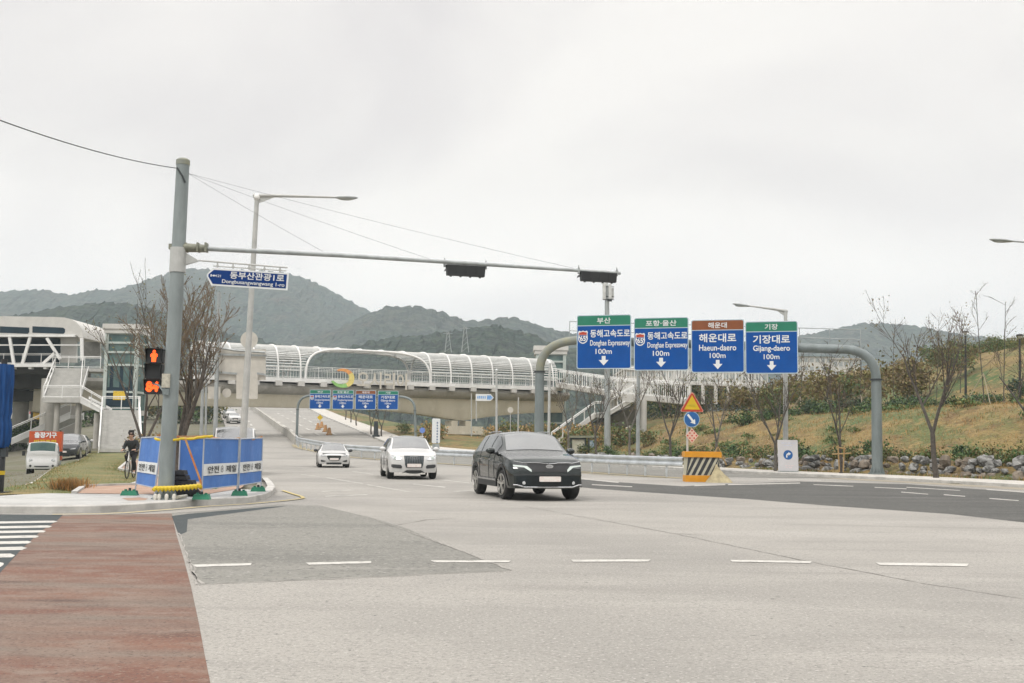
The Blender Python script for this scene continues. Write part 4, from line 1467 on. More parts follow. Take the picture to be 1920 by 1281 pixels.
# ------------------------------------------------------------------ striped end block with its sign post
B0, B1 = gr(1283, 905), gr(1352, 905)
D_ = 47.0
bl, br_ = at(1283, 905, D_), at(1352, 905, D_)
cz = gr(1318, 904).y
W_ = 69 * cz / FPX
bc = V((gr(1318, 904).x, cz + 0.3, 0))
t = thing('impact_block', 'orange capped concrete end block with black and cream slanting stripes', 'crash block', bc)
F = Face(bc + V((0, -0.35, 0.6)), V((1, 0, 0)), V((0, 0, 1)))
CREAM = mat('block_cream', (0.44, 0.42, 0.32), 0.7, var=0.12, scale=4)
b = MB()
b.box(bc + V((0, 0, 0.13)), (W_ * 0.95, 0.66, 0.26), mi=0)
b.build('orange_base', S_ORG, t)
b = MB()
b.prism([bc + V((-W_ * 0.46, -0.32, 0.26)), bc + V((W_ * 0.47, -0.32, 0.26)), bc + V((W_ * 0.44, -0.32, 0.98)), bc + V((-W_ * 0.45, -0.32, 0.98))], V((0, 0.62, 0)))
b.build('cream_body', CREAM, t)
b = MB()
for k in range(-1, 6):
    x0 = -W_ * 0.46 + k * W_ * 0.165
    q = []
    for (xa, za) in ((x0 - 0.03, 0.27), (x0 + 0.11, 0.27), (x0 + 0.47, 0.97), (x0 + 0.33, 0.97)):
        q.append((max(-W_ * 0.455, min(W_ * 0.44, xa)), za))
    if q[2][0] - q[3][0] > 0.02 or q[1][0] - q[0][0] > 0.02:
        b.poly([bc + V((a, -0.325, z)) for a, z in q])
b.build('black_stripes', INKM, t)
b = MB()
b.box(bc + V((0, -0.02, 1.08)), (W_ * 1.0, 0.72, 0.2))
b.box(bc + V((0, -0.02, 1.19)), (W_ * 0.96, 0.66, 0.03))
b.build('orange_cap', S_ORG, t)
b = MB()
rng = random.Random(2)
rows = []
c0 = bc + V((W_ * 0.40, -0.62, 0))
for k in range(7):
    f = k / 6
    rows.append([c0 + V((-0.10 * f, 0.12 * f, 0.72 * f)) + V((math.cos(2 * math.pi * j / 18) * 0.50, math.sin(2 * math.pi * j / 18) * 0.30, 0)) * ((1 - f) ** 1.25 + 0.03) * (1 + 0.13 * math.sin(j * 1.7 + k) + rng.uniform(-.05, .05)) for j in range(18)])
b.grid(rows, close=True)
tag(b.build('sandbag', mat('sandbag_cream', (0.36, 0.31, 0.19), 0.9, var=0.2, scale=5, bump=0.4), loc=c0, smooth_='all'), 'pale yellow sack slumped in a cone against the right end of the striped block', 'sandbag')
b = MB()
b.box(bc + V((W_ * 0.60, -0.5, 0.06)), (0.22, 0.16, 0.12))
tag(b.build('rubber_block', RUBBER, loc=bc + V((W_ * 0.60, -0.5, 0))), 'small black rubber chock on the road right of the striped block', 'rubber block')

sp = bc + V((-0.49, 0.45, 0))
sg = thing('warning_sign_post', 'post behind the striped block carrying a triangle, a round arrow sign and a dotted diamond', 'road sign', sp)
Ds = sp.y
zt = lambda v: at(1297, v, Ds).z
b = MB()
b.tube([sp, V((sp.x, sp.y, zt(745)))], 0.045, 10)
b.build('post', POLEL, sg, smooth_=True)
F = Face(V((at(1297, 757, Ds).x, Ds - 0.07, zt(757))), V((1, 0, -0.005)), V((0.005, 0, 1)))
s = 37 * Ds / FPX


def tri(r):
    return [(-0.58 * r, -0.36 * r), (-0.53 * r, -0.42 * r), (0.53 * r, -0.42 * r), (0.58 * r, -0.36 * r), (0.05 * r, 0.56 * r), (-0.05 * r, 0.56 * r)]


b = MB()
F.plate(b, tri(s), 0.03, 0, 0)
F.shape(b, [(a, c - 0.01) for a, c in tri(s * 0.93)], 0.004, 1)
F.shape(b, [(-0.40 * s, -0.30 * s), (0.40 * s, -0.30 * s), (0, 0.42 * s)], 0.008, 2)
F.text(b, '위험', 0, -0.10 * s, 0.26 * s, 0.13 * s, 0.012, 3, bold=0.01)
b.build('warning_triangle', [mat('sign_pink', (0.58, 0.28, 0.22), 0.5), S_RED, S_YEL, mat('sign_ochre', (0.50, 0.42, 0.02), 0.5)], sg)
F = Face(V((at(1296.5, 786.5, Ds).x, Ds - 0.07, zt(786.5))), V((1, 0, 0)), V((0, 0, 1)))
rr = 14.8 * Ds / FPX
b = MB()
F.plate(b, F.circle(rr, 32), 0.03, 0, 0)
F.shape(b, F.circle(rr * 0.93, 32), 0.004, 1)
F.shape(b, arrow_pts(rr * 1.55, rr * 0.27, rr * 0.75, rr * 0.55, 218, -0.01, 0), 0.008, 2)
b.build('arrow_disc', [mat('sign_pale_blue', (0.32, 0.46, 0.58), 0.5), mat('disc_blue', (0.008, 0.095, 0.30), 0.5, var=0.08), S_WHITE], sg)
F = Face(V((at(1297, 817, Ds).x, Ds - 0.07, zt(817))), V((1, 0, 0)), V((0, 0, 1)))
rr = 14 * Ds / FPX
b = MB()
F.plate(b, [(0, -rr), (rr * 0.86, 0), (0, rr), (-rr * 0.86, 0)], 0.03, 0, 0)
for i in range(3):
    for j in range(3):
        F.shape(b, F.circle(rr * 0.115, 12, (i - j) * rr * 0.29, (i + j - 2) * rr * 0.33), 0.005, 1)
b.build('dotted_diamond', [mat('diamond_pink', (0.60, 0.42, 0.34), 0.5), mat('reflector_red', (0.42, 0.05, 0.03), 0.4)], sg)

# ------------------------------------------------------------------ white right-turn board on the far pavement
ab = at(1478, 884, 55)
ab.z = 0.155
t = thing('notice_board', 'white standing notice board with a blue disc and curved arrow on the right pavement', 'notice board', ab)
w, h = 38 * ab.y / FPX, 57 * ab.y / FPX
F = Face(ab + V((0, 0, h / 2 + 0.06)), V((1, 0.06, 0)), V((-0.02, 0, 1)))
b = MB()
F.plate(b, F.rrect(w, h, 0.04, 3), 0.04)
b.build('board', mat('board_white', (0.56, 0.55, 0.56), 0.5, var=0.03), t)
b = MB()
r_ = w * 0.235
F.shape(b, F.circle(r_, 30, 0.0, 0.02), 0.003, 0)
# curved arrow: an arc that turns to the right, with a head
arc = [(0.02 - 0.25 * r_ - 0.0 + 0.0, 0)]
pts_o, pts_i = [], []
for k in range(9):
    a = R(180 - 90 * k / 8)
    pts_o.append((0.1 * r_ + 0.52 * r_ * math.cos(a), -0.15 * r_ + 0.02 + 0.52 * r_ * math.sin(a)))
    pts_i.append((0.1 * r_ + 0.26 * r_ * math.cos(a), -0.15 * r_ + 0.02 + 0.26 * r_ * math.sin(a)))
F.shape(b, [(pts_o[0][0], pts_o[0][1] - 0.4 * r_)] + pts_o + pts_i[::-1] + [(pts_i[0][0], pts_i[0][1] - 0.4 * r_)], 0.008, 1)
F.shape(b, [(0.08 * r_, 0.02 + 0.60 * r_), (0.08 * r_, 0.02 - 0.14 * r_), (0.62 * r_, 0.02 + 0.23 * r_)], 0.0085, 1)
b.build('arrow_disc', [mat('disc_blue', (0.02, 0.17, 0.50)), S_WHITE], t)
b = MB()
for yy, ws in ((h * 0.40, (0.16, 0.10, 0.2, 0.12)), (h * 0.32, (0.10, 0.14, 0.1))):
    x = -sum(ws) * w * 0.55
    for k in ws:
        F.rect(b, x + k * w / 2, yy, k * w, h * 0.032, 0.004)
        x += (k + 0.035) * w * 1.0
b.build('faded_heading', mat('ink_faded', (0.55, 0.57, 0.66), 0.7), t)
b = MB()
F.shape(b, [(-0.02, -h * 0.27), (0.03, -h * 0.29), (0.0, -h * 0.25)], 0.004)
for yy, ws in ((-h * 0.34, (0.12, 0.08, 0.14)), (-h * 0.40, (0.1, 0.16))):
    x = -sum(ws) * w * 0.5
    for k in ws:
        F.rect(b, x + k * w / 2, yy, k * w, h * 0.02, 0.004)
        x += (k + 0.05) * w
b.build('faded_footer', mat('ink_pink', (0.68, 0.55, 0.55), 0.7), t)
b = MB()
b.box(ab + V((0, 0.05, 0.03)), (w * 0.9, 0.5, 0.06))
b.beam(F.p(0, -h * 0.4, -0.06), ab + V((0, 0.5, 0.05)), 0.04, 0.04)
b.build('stand', GALV, t)
# ------------------------------------------------------------------ footbridge over the road
A = at(378, 704, 112)
Bp = at(1046, 727, 137)
bx_ = (Bp - A)
BL = math.hypot(bx_.x, bx_.y)
bxh = V((bx_.x, bx_.y, 0)) / BL
byh = V((-bxh.y, bxh.x, 0))                # away from the camera
slope = bx_.z / BL
BW, BH = 5.2, 3.75
bridge = thing('footbridge', 'white footbridge with a long louvred tube canopy spanning the road on a beige girder', 'footbridge', A)


def bp(s, d, z):
    return A + bxh * s + byh * d + V((0, 0, z + slope * s))


def s_of(u, v=700):                          # run along the bridge seen at column u
    lo, hi = -20, BL + 30
    for _ in range(40):
        m_ = (lo + hi) / 2
        p = A + bxh * m_
        d = CAMR.transposed() @ (V((p.x, p.y, A.z)) - CAMP)
        if 960 + FPX * d.x / -d.z < u:
            lo = m_
        else:
            hi = m_
    return (lo + hi) / 2


def tube_pt(s, a, off=0.0):                  # a: 0 front deck edge .. 1 rear deck edge
    th = math.pi * a
    c, sn = math.cos(th), math.sin(th)
    d = BW / 2 - (BW / 2 + off) * math.copysign(abs(c) ** 0.75, c)
    return bp(s, d, (BH + off) * abs(sn) ** 0.72)


S0, S1 = 0.0, BL
oa0, oa1 = s_of(572), s_of(806)              # opening in the canopy
oi0, oi1 = s_of(604), s_of(748)


def amax(s, lo, hi, top=0.36):
    f = (s - (lo + hi) / 2) / ((hi - lo) / 2)
    if abs(f) >= 1:
        return 0.0
    return top * (1 - abs(f) ** 3.2) ** 0.5


ribs_u = [385, 433, 478, 521, 563, 605, 645, 687, 728, 768, 808, 845, 885, 924, 961, 998, 1037]
ribs = [s_of(u) for u in ribs_u]
for s in ribs:
    b = MB()
    inside = oa0 < s < oa1
    a_lo = amax(s, oa0, oa1) if inside else 0.0
    a_hi = 1 - amax(s, oa0 - 0.5, oa1 + 0.5) if inside else 1.0
    pts = [tube_pt(s, a_lo + (a_hi - a_lo) * k / 18, 0.06) for k in range(19)]
    b.tube(pts, 0.10, 6)
    b.build('rib', WHITE, bridge, smooth_=True)
b = MB()
nS = 110
for side in (0, 1):
    for k in range(13):
        a = 0.045 + k * 0.0285
        aa = a if side == 0 else 1 - a
        run = []
        for i in range(nS + 1):
            s = S0 + (S1 - S0) * i / nS
            lim = amax(s, oa0, oa1)
            if a < lim:
                if len(run) > 1:
                    b.tube([tube_pt(q, aa) for q in run], 0.062, 4)
                run = []
            else:
                run.append(s)
        if len(run) > 1:
            b.tube([tube_pt(q, aa) for q in run], 0.062, 4)
b.build('louvres', mat('louvre_white', (0.58, 0.59, 0.57), 0.5, var=0.08), bridge)
b = MB()
rows = [[tube_pt(S0 + (S1 - S0) * i / 40, 0.40 + 0.20 * j / 10, 0.0) for i in range(41)] for j in range(11)]
b.grid(rows)
b.grid([[p + V((0, 0, 0.05)) for p in r_] for r_ in rows])
b.build('roof_sheet', OFFW, bridge, smooth_='all')
for (lo, hi, top, rr, off) in ((oa0, oa1, 0.36, 0.13, 0.1),):
    for side in (0, 1):
        b = MB()
        pts = []
        for i in range(61):
            f = -1 + 2 * i / 60
            f = math.copysign(1 - (1 - abs(f)) ** 1.6, f)
            s = (lo + hi) / 2 + f * (hi - lo) / 2
            a = amax(s, lo, hi, top)
            pts.append(tube_pt(s, a if side == 0 else 1 - a, off))
        b.tube(pts, rr, 8)
        b.build('opening_arch', WHITE, bridge, smooth_=True)
# deck, edge beam, brackets, railings
b = MB()
for d0 in (-0.35, BW + 0.05):
    b.grid([[bp(S0 - 2, d0, -0.42), bp(S1 + 0.5, d0, -0.42)], [bp(S0 - 2, d0, 0.06), bp(S1 + 0.5, d0, 0.06)], [bp(S0 - 2, d0 + 0.3, 0.06), bp(S1 + 0.5, d0 + 0.3, 0.06)], [bp(S0 - 2, d0 + 0.3, -0.42), bp(S1 + 0.5, d0 + 0.3, -0.42)]], close=False)
b.build('edge_beam', WHITE, bridge)
b = MB()
b.grid([[bp(S0 - 2, 0, -0.02), bp(S1, 0, -0.02)], [bp(S0 - 2, BW, -0.02), bp(S1, BW, -0.02)], [bp(S0 - 2, BW, -0.35), bp(S1, BW, -0.35)], [bp(S0 - 2, 0, -0.35), bp(S1, 0, -0.35)]], close=True)
b.build('deck', CONC, bridge)
for s in ribs:
    b = MB()
    b.box(bp(s, -0.2, -0.56), (0.75, 0.5, 0.55), rz=math.atan2(bxh.y, bxh.x))
    b.build('bracket', OFFW, bridge)


def railing(pts, h, name, parent, step=1.6, m=WHITE, r=0.03, bars=True):
    b = MB()
    up = V((0, 0, 1))
    dd = dense(pts, step)
    for zz in (h, h * 0.88, 0.12):
        b.tube([p + up * zz for p in dd], r, 5)
    for p in dd:
        b.tube([p, p + up * h], r * 1.15, 5)
    if bars:
        for p, q in zip(dd, dd[1:]):
            n = max(2, int((q - p).length / 0.32))
            for i in range(1, n):
                c = p + (q - p) * i / n
                b.tube([c + up * 0.12, c + up * h * 0.88], r * 0.5, 4)
    b.build(name, m, parent)


railing([bp(S0, 0.05, 0.06), bp(S1, 0.05, 0.06)], 1.3, 'railing', bridge)
railing([bp(S0, BW - 0.05, 0.06), bp(S1, BW - 0.05, 0.06)], 1.3, 'railing', bridge)
# girder: curved wing, then a web that deepens towards the pier
sp_ = s_of(880)
rows = []
n = 60
for i in range(n + 1):
    s = -16 + (S1 + 18) * i / n
    wob = 0.06 * abs(math.sin(math.pi * s / 2.6))
    top = -0.62
    w1 = -1.55
    dep = 3.15 + 1.25 * max(0, 1 - abs(s - sp_) / 14) ** 1.7 + 1.1 * max(0, 1 - abs(s + 14) / 12) ** 1.5
    prof_ = [(0.25, top + wob), (0.1, top - 0.3), (0.25, top - 0.62), (0.75, w1 - 0.08), (1.3, w1 - 0.12), (1.35, w1 - 0.2), (1.55, -dep + 0.3), (1.75, -dep), (BW - 1.7, -dep), (BW - 1.3, w1 - 0.2), (BW - 0.2, top - 0.6), (BW - 0.1, top)]
    rows.append([bp(s, d, z) for d, z in prof_])
b = MB()
k = len(rows[0])
b.grid([r_[:6] for r_ in rows], 0)
b.grid([r_[5:] + r_[:1] for r_ in rows], 1)
b.build('girder', [CONC, CONC_B], bridge, smooth_=True)
# pier at the right of the road and its plinth
pp = at(880, 822, bp(sp_, 2, 0).y)
b = MB()
rzb = math.atan2(bxh.y, bxh.x)
zt_ = bp(sp_, 1.75, -4.4).z
for d_ in (-1.0, 1.0):
    b.box(bp(sp_, 2.5, 0) + bxh * d_ * 1.0 + V((0, 0, 0)) + V((0, 0, zt_ - 0.35 - bp(sp_, 2.5, 0).z)), (0.9, 1.6, 0.75), rz=rzb)
b.box(V((bp(sp_, 2.5, 0).x, bp(sp_, 2.5, 0).y, zt_ - 1.15)), (5.4, 3.0, 1.0), rz=rzb)
b.box(V((bp(sp_, 2.5, 0).x - 0.3, bp(sp_, 2.5, 0).y, 1.6)), (4.6, 2.6, zt_ * 2 - 4.9), rz=rzb)
b.build('pier', CONC_B, bridge)
b = MB()
pl = bp(-13, 2.5, 0)
b.box(V((pl.x, pl.y, 1.8)), (3.2, 2.2, 5.6), rz=rzb)
b.build('pier', CONC, bridge)

# emblem: open ring in three colours and white Korean letters hung on the rail
sC = s_of(640)
em = thing('bridge_emblem', 'orange, yellow and green open ring with white Korean letters hung on the footbridge rail', 'bridge sign', bp(sC, -0.7, -0.6))
FE = Face(bp(sC, -0.62, 0.28), bxh, V((0, 0, 1)))
kpx = bp(sC, 0, 0).y / FPX / bxh.x
RO, cols_ = 1.02, [mat('ring_orange', (0.75, 0.33, 0.10), 0.5), mat('ring_yellow', (0.74, 0.62, 0.20), 0.5), mat('ring_green', (0.28, 0.55, 0.17), 0.5)]
b = MB()
b.mats = None
rows = []
for i in range(37):
    a = R(128 - 290 * i / 36)
    f = i / 36
    w = 0.18 + 0.34 * math.sin(math.pi * min(1, f * 1.02)) ** 0.7 * (0.7 + 0.3 * f)
    ro = RO * (1.06 if f > 0.5 else 1.0)
    ri = ro - w
    ex = 1.32
    rows.append([FE.p(ex * ro * math.cos(a) - 0.12 * f, ro * math.sin(a) - 0.12 * f, 0.05), FE.p(ex * ri * math.cos(a) - 0.12 * f, ri * math.sin(a) - 0.12 * f, 0.05), FE.p(ex * ri * math.cos(a) - 0.12 * f, ri * math.sin(a) - 0.12 * f, -0.1), FE.p(ex * ro * math.cos(a) - 0.12 * f, ro * math.sin(a) - 0.12 * f, -0.1)])
for (lo, hi, mi) in ((0, 11, 0), (11, 24, 1), (24, 36, 2)):
    b.grid(rows[lo:hi + 1], mi, close=True)
b.build('colour_ring', cols_, em)
b = MB()
sL, sR = s_of(664), s_of(762)
cL = ((sL + sR) / 2 - sC)
vs, fs = text_geo('오시리아', 0.02)
FE.text(b, '오시리아', cL, -0.15, (sR - sL), 1.95, 0.06, bold=0.02)
b.build('letters', mat('letter_cream', (0.58, 0.545, 0.47), 0.5), em)


# ------------------------------------------------------------------ left landing hall, lift tower and stairs
def px_box(b, u0, u1, v0, v1, D, dep, mi=0):
    p, q, r_, s_ = at(u0, v0, D), at(u1, v0, D), at(u1, v1, D), at(u0, v1, D)
    b.prism([p, s_, r_, q], V((0, dep, 0)), mi)


DH = 100
hall = thing('landing_hall', 'white curved-roof hall of the footbridge at the left edge with slanted struts and dark glass', 'bridge hall', at(60, 700, DH))
b = MB()
prof_ = [(-160, 590), (-60, 592), (100, 594.5), (121, 595.5), (133, 598.5), (143, 604), (150, 612), (155, 622), (155, 633), (148, 633), (143, 628), (-160, 626)]
pts = [at(u, v, DH) for u, v in prof_]
b.prism(pts, V((0, 7, 0)))
b.build('roof_shell', OFFW, hall, smooth_=True)
b = MB()
for (u0, u1) in ((-140, -3), (0, 55), (61, 122)):
    w2 = [(u0, 613), (u1 - 4 if u1 == 122 else u1, 615.5), (u1, 618), (u1, 624), (u1 - 3, 627), (u0, 625)]
    b.prism([at(u, v - 1, DH) + V((0, -0.03, 0)) for u, v in w2], V((0, 0.05, 0)))
b.build('clerestory_glass', DGLASS, hall)
b = MB()
px_box(b, -160, 140, 627.5, 631.5, DH - 0.25, 0.5)
px_box(b, -160, 150, 646, 648, DH - 0.1, 0.2)
px_box(b, -160, 98, 681.5, 688, DH - 0.3, 0.6)
for (u0, v0, u1, v1) in ((18, 631, 26, 682), (57, 632, 42, 682), (88, 634, 113, 674), (104, 661, 81, 682), (-40, 631, -12, 682), (-10, 631, -30, 682), (153, 634, 154, 676)):
    b.beam(at(u0, v0, DH - 0.1), at(u1, v1, DH - 0.1), 0.26, 0.2, up=(0, 1, 0))
for u in (24, 56, 84):
    px_box(b, u - 3, u + 3, 687, 692, DH - 0.2, 0.5)
b.build('strut_frame', WHITE, hall)
b = MB()
px_box(b, -160, 112, 634, 682, DH + 3, 0.2)
b.build('inner_glass', DGLASS, hall)
b = MB()
px_box(b, 114, 143, 632, 680, DH + 1.2, 0.3)
b.build('end_wall', OFFW, hall)
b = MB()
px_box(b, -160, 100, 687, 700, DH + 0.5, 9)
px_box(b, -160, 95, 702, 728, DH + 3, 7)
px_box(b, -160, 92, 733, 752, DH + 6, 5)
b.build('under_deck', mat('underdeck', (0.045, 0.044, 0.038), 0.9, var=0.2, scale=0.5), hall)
railing([at(-100, 683, DH + 0.4), at(112, 683, DH + 0.4)], 1.0, 'railing', hall, bars=False)
for (u, dd) in ((92, 1), (110, 7), (40, 8)):
    b = MB()
    p = at(u, 750, DH + dd)
    b.tube([V((p.x, p.y, -0.8)), V((p.x, p.y, p.z + 2.0))], 0.75, 16)
    b.build('column', CONC, hall, smooth_=True)
b = MB()
rows = []
for j in range(9):
    a = j / 8
    rows.append([at(150 + 36 * math.sin(a * math.pi / 2), 612 + 0 + 30 * (1 - math.cos(a * math.pi / 2)), DH + 6 + k * 4) for k in range(4)])
b.grid(rows)
b.grid([[p + V((0.05, 0, 0.15)) for p in r_] for r_ in rows])
b.build('rear_roof', OFFW, hall, smooth_='all')
b = MB()
px_box(b, 156, 188, 634, 672, DH + 9, 0.3)
b.build('rear_wall', mat('wall_grey', (0.27, 0.27, 0.25), 0.8), hall)


def lift_tower(label, u0, u1, v0, v1, D, vg, panels=True, notice=True):
    base = at((u0 + u1) / 2, v1, D)
    t = thing('lift_tower', label, 'lift tower', base, group='glass lift towers of the footbridge')
    W = (u1 - u0) * D / FPX
    H = (v1 - v0) * D / FPX
    b = MB()
    rz_ = 0.0
    c = base
    ex = W * 0.07
    b.box(c + V((0, W / 2, H - W * 0.07)), (W + 2 * ex, W + 2 * ex, W * 0.15))
    b.box(c + V((0, W / 2, H - W * 0.21)), (W + ex, W + ex, W * 0.12))
    b.build('roof', OFFW, t)
    b = MB()
    f = W * 0.10
    for sx in (-1, 1):
        for y_ in (f / 2, W - f / 2):
            b.box(c + V((sx * (W / 2 - f / 2), y_, (H - W * 0.26) / 2)), (f, f, H - W * 0.26))
    z = H - W * 0.27
    fr = [0.0, 0.10, 0.20, 0.335, 0.62, 0.93]
    for q in fr:
        zz = z - (H - W * 0.27) * q * 0.80
        b.box(c + V((0, 0.0 + f * 0.4, zz)), (W - 2 * f, f * 0.7, f * 0.6))
        b.box(c + V((-W / 2 + f * 0.4, W / 2, zz)), (f * 0.7, W - 2 * f, f * 0.6))
        b.box(c + V((W / 2 - f * 0.4, W / 2, zz)), (f * 0.7, W - 2 * f, f * 0.6))
    b.build('frame', mat('lift_frame', (0.40, 0.45, 0.42), 0.5, var=0.08), t)
    b = MB()
    b.box(c + V((0, W / 2, (H - W * 0.27) / 2)), (W - f * 1.1, W - f * 1.1, H - W * 0.28))
    b.build('glazing', TEAL, t)
    b = MB()
    for sx in (-0.27, 0.02, 0.3):
        b.box(c + V((sx * W, f * 0.52, H * 0.58)), (W * 0.10, 0.04, H * 0.18))
    b.build('guide_rails', DGLASS, t)
    if notice:
        b = MB()
        b.box(c + V((0, 0.02, H * 0.44)), (W * 0.36, 0.05, W * 0.26))
        b.build('yellow_notice', mat('notice_yellow', (0.62, 0.42, 0.03), 0.5, var=0.25, scale=9), t)
        b = MB()
        b.box(c + V((0, 0.10, H * 0.43)), (W * 0.78, 0.04, H * 0.15))
        b.build('lift_car', DGLASS, t)
    return t


lift_tower('tall teal glass lift tower with flat pale roof at the left end of the footbridge', 187, 250, 608, 848, 93, 700)
lift_tower('teal glass lift tower beside the right end of the footbridge, behind the gantry post', 1003, 1060, 649, 838, 141, 700, notice=False)

stair = thing('stairway', 'pale zigzag stairway with railings in front of the left lift tower', 'stairs', at(225, 845, 80))
ST = mat('stair_pale', (0.42, 0.415, 0.39), 0.8, var=0.1, scale=2)


def flight(p0, p1, width_vec, nstep, name='flight', parent=None, thick=0.35, side=True):
    """a flight from foot p0 up to p1; width_vec points across it. Real steps over a sloping soffit."""
    b = MB()
    p0, p1, w = V(p0), V(p1), V(width_vec)
    d = (p1 - p0)
    hd = V((d.x, d.y, 0)) / nstep
    hz = d.z / nstep
    top, bot = [], []
    for i in range(nstep):
        a = p0 + hd * i + V((0, 0, hz * i))
        top += [a, a + V((0, 0, hz))]
    top.append(p1)
    bot = [p1 - V((0, 0, thick)), p0 - V((0, 0, thick * 0.3))]
    prof = top + bot
    b.prism(prof, w)
    b.build(name, ST, parent or stair)
    for k in (0, 1):
        e = MB()
        o = w * (k * 1.0) + w.normalized() * (0.09 if k else -0.09)
        e.prism([p0 + o + V((0, 0, -0.25)), p0 + o + V((0, 0, 0.3)), p1 + o + V((0, 0, 0.3)), p1 + o + V((0, 0, -0.35))], w.normalized() * 0.08)
        e.build('stringer', WHITE, parent or stair)


f3a, f3b = at(186, 845, 80), at(191, 769, 89)
wv = V(((262 - 186) * 80 / FPX, 0, 0))
flight(f3a, f3b, wv, 22)
la = f3b
b = MB()
b.box(la + V((wv.x / 2, 0.9, -0.2)), (wv.x + 0.3, 2.0, 0.4))
b.build('landing', ST, stair)
l1 = at(82, 751, 93)
l1r = at(153, 752, 93)
b = MB()
b.prism([at(79, 747, 93), at(79, 755, 93), at(152, 755, 93), at(152, 747, 93)], V((0, 2.2, 0)))
b.build('landing', ST, stair)
flight(at(194, 771, 90.5), at(150, 748, 93.2), V((0, 1.8, 0)), 9)
f1a, f1b = at(84, 745, 94.5), at(103, 692, 100)
flight(f1a, f1b, V(((148 - 84) * 94 / FPX, 0, 0)), 14)
b = MB()
b.prism([at(98, 690, 99.5), at(98, 696, 99.5), at(190, 697, 99.5), at(190, 691, 99.5)], V((0, 3.0, 0)))
b.build('landing', ST, stair)
for pts in ([f3a, f3b], [f3a + wv, f3b + wv], [at(192, 768, 91), at(262, 768, 91)], [at(190, 770, 90.3), at(152, 747, 92.8)], [at(80, 747, 93), at(152, 747, 93)], [at(82, 745, 94.5), f1b], [at(150, 746, 94.5), at(154, 692, 100)], [at(98, 690, 99.6), at(188, 691, 99.6)]):
    railing(pts, 1.1, 'railing', stair, step=1.3, bars=False, r=0.035)
for (u, v, D) in ((108, 756, 93.6), (148, 756, 93.6), (182, 775, 92)):
    p = at(u, v, D)
    b = MB()
    b.tube([V((p.x, p.y, -0.7)), p], 0.24, 12)
    b.build('column', CONC, stair, smooth_=True)
stair2 = thing('stairway', 'long single stair flight with railings descending left behind the parked truck', 'stairs', at(28, 826, 98))
flight(at(22, 829, 97), at(132, 778, 103), V((0.35, 2.2, 0)), 26, parent=stair2)
railing([at(18, 826, 96.9), at(132, 776, 102.9)], 1.15, 'railing', stair2, step=2.0, bars=False, r=0.04)

# ------------------------------------------------------------------ right ramp, stair, shelter
ramp = thing('ramp', 'white access ramp with tall railings descending from the right end of the footbridge', 'ramp', at(1200, 800, 115))


def deck_run(pts, wid, th, name='ramp_deck'):
    b = MB()
    rows = []
    for p in pts:
        p = V(p)
        rows.append([p, p - V((0, 0, th)), p + V((0.6, wid, -th)), p + V((0.6, wid, 0))])
    b.grid(rows, close=True)
    b.build(name, OFFW, ramp)
    railing([V(p) for p in pts], 1.75, 'railing', ramp, step=1.3, r=0.045)
    railing([V(p) + V((0.6, wid, 0)) for p in pts], 1.75, 'railing', ramp, step=1.3, r=0.045)


deck_run([at(1042, 718, 136), at(1100, 727, 131), at(1170, 738, 124), at(1215, 742, 119), at(1290, 749, 113)], 2.6, 0.55)
deck_run([at(1150, 712, 133), at(1230, 715, 131), at(1330, 719, 128), at(1428, 722, 126)], 2.4, 0.25)
for u in (1268, 1293, 1318, 1342, 1366, 1388, 1405, 1423):
    p = at(u, 722, 126.3)
    q = at(u, 758, 126.3)
    b = MB()
    b.tube([q, p], 0.22, 10)
    b.build('column', OFFW, ramp, smooth_=True)
for (u, v, D, r_) in ((1142, 740, 126, 0.36), (1154, 740, 128, 0.36), (1177, 745, 123, 0.34), (1206, 750, 116, 0.40), (1176, 745, 130, 0.3)):
    p = at(u, v, D)
    b = MB()
    b.tube([V((p.x, p.y, 0.2)), p], r_, 14)
    b.build('column', OFFW, ramp, smooth_=True)
st3 = thing('stairway', 'straight stair with white railings climbing to the ramp behind the black car', 'stairs', at(1036, 838, 104))
flight(at(1036, 838, 104), at(1115, 778, 110), V((0.4, 2.2, 0)), 22, parent=st3)
b = MB()
b.prism([at(1113, 777, 110), at(1113, 783, 110), at(1140, 783, 110.5), at(1140, 777, 110.5)], V((0.3, 2.2, 0)))
b.build('landing', ST, st3)
flight(at(1138, 777, 110.5), at(1196, 742, 115), V((0.4, 2.0, 0)), 16, parent=st3)
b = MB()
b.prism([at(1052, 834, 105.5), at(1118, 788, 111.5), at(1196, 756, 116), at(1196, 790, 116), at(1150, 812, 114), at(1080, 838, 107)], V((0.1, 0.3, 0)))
b.build('soffit_shade_panel', mat('soffit_shade', (0.085, 0.078, 0.055), 0.9, var=0.25, scale=0.6), st3)  # added dark panel: shade below the flight as colour, with the brown soffit
railing([at(1034, 836, 103.9), at(1115, 777, 109.9), at(1138, 776, 110.3), at(1196, 741, 114.9)], 1.3, 'railing', st3, step=1.8, bars=False, r=0.05)
b = MB()
b.prism([at(1162, 741, 113), at(1162, 754, 113), at(1190, 754, 113), at(1190, 741, 113)], V((0, 0.15, 0)))
tag(b.build('sign_board', OFFW, loc=at(1176, 750, 113)), 'small blank white board at the corner of the ramp', 'sign')

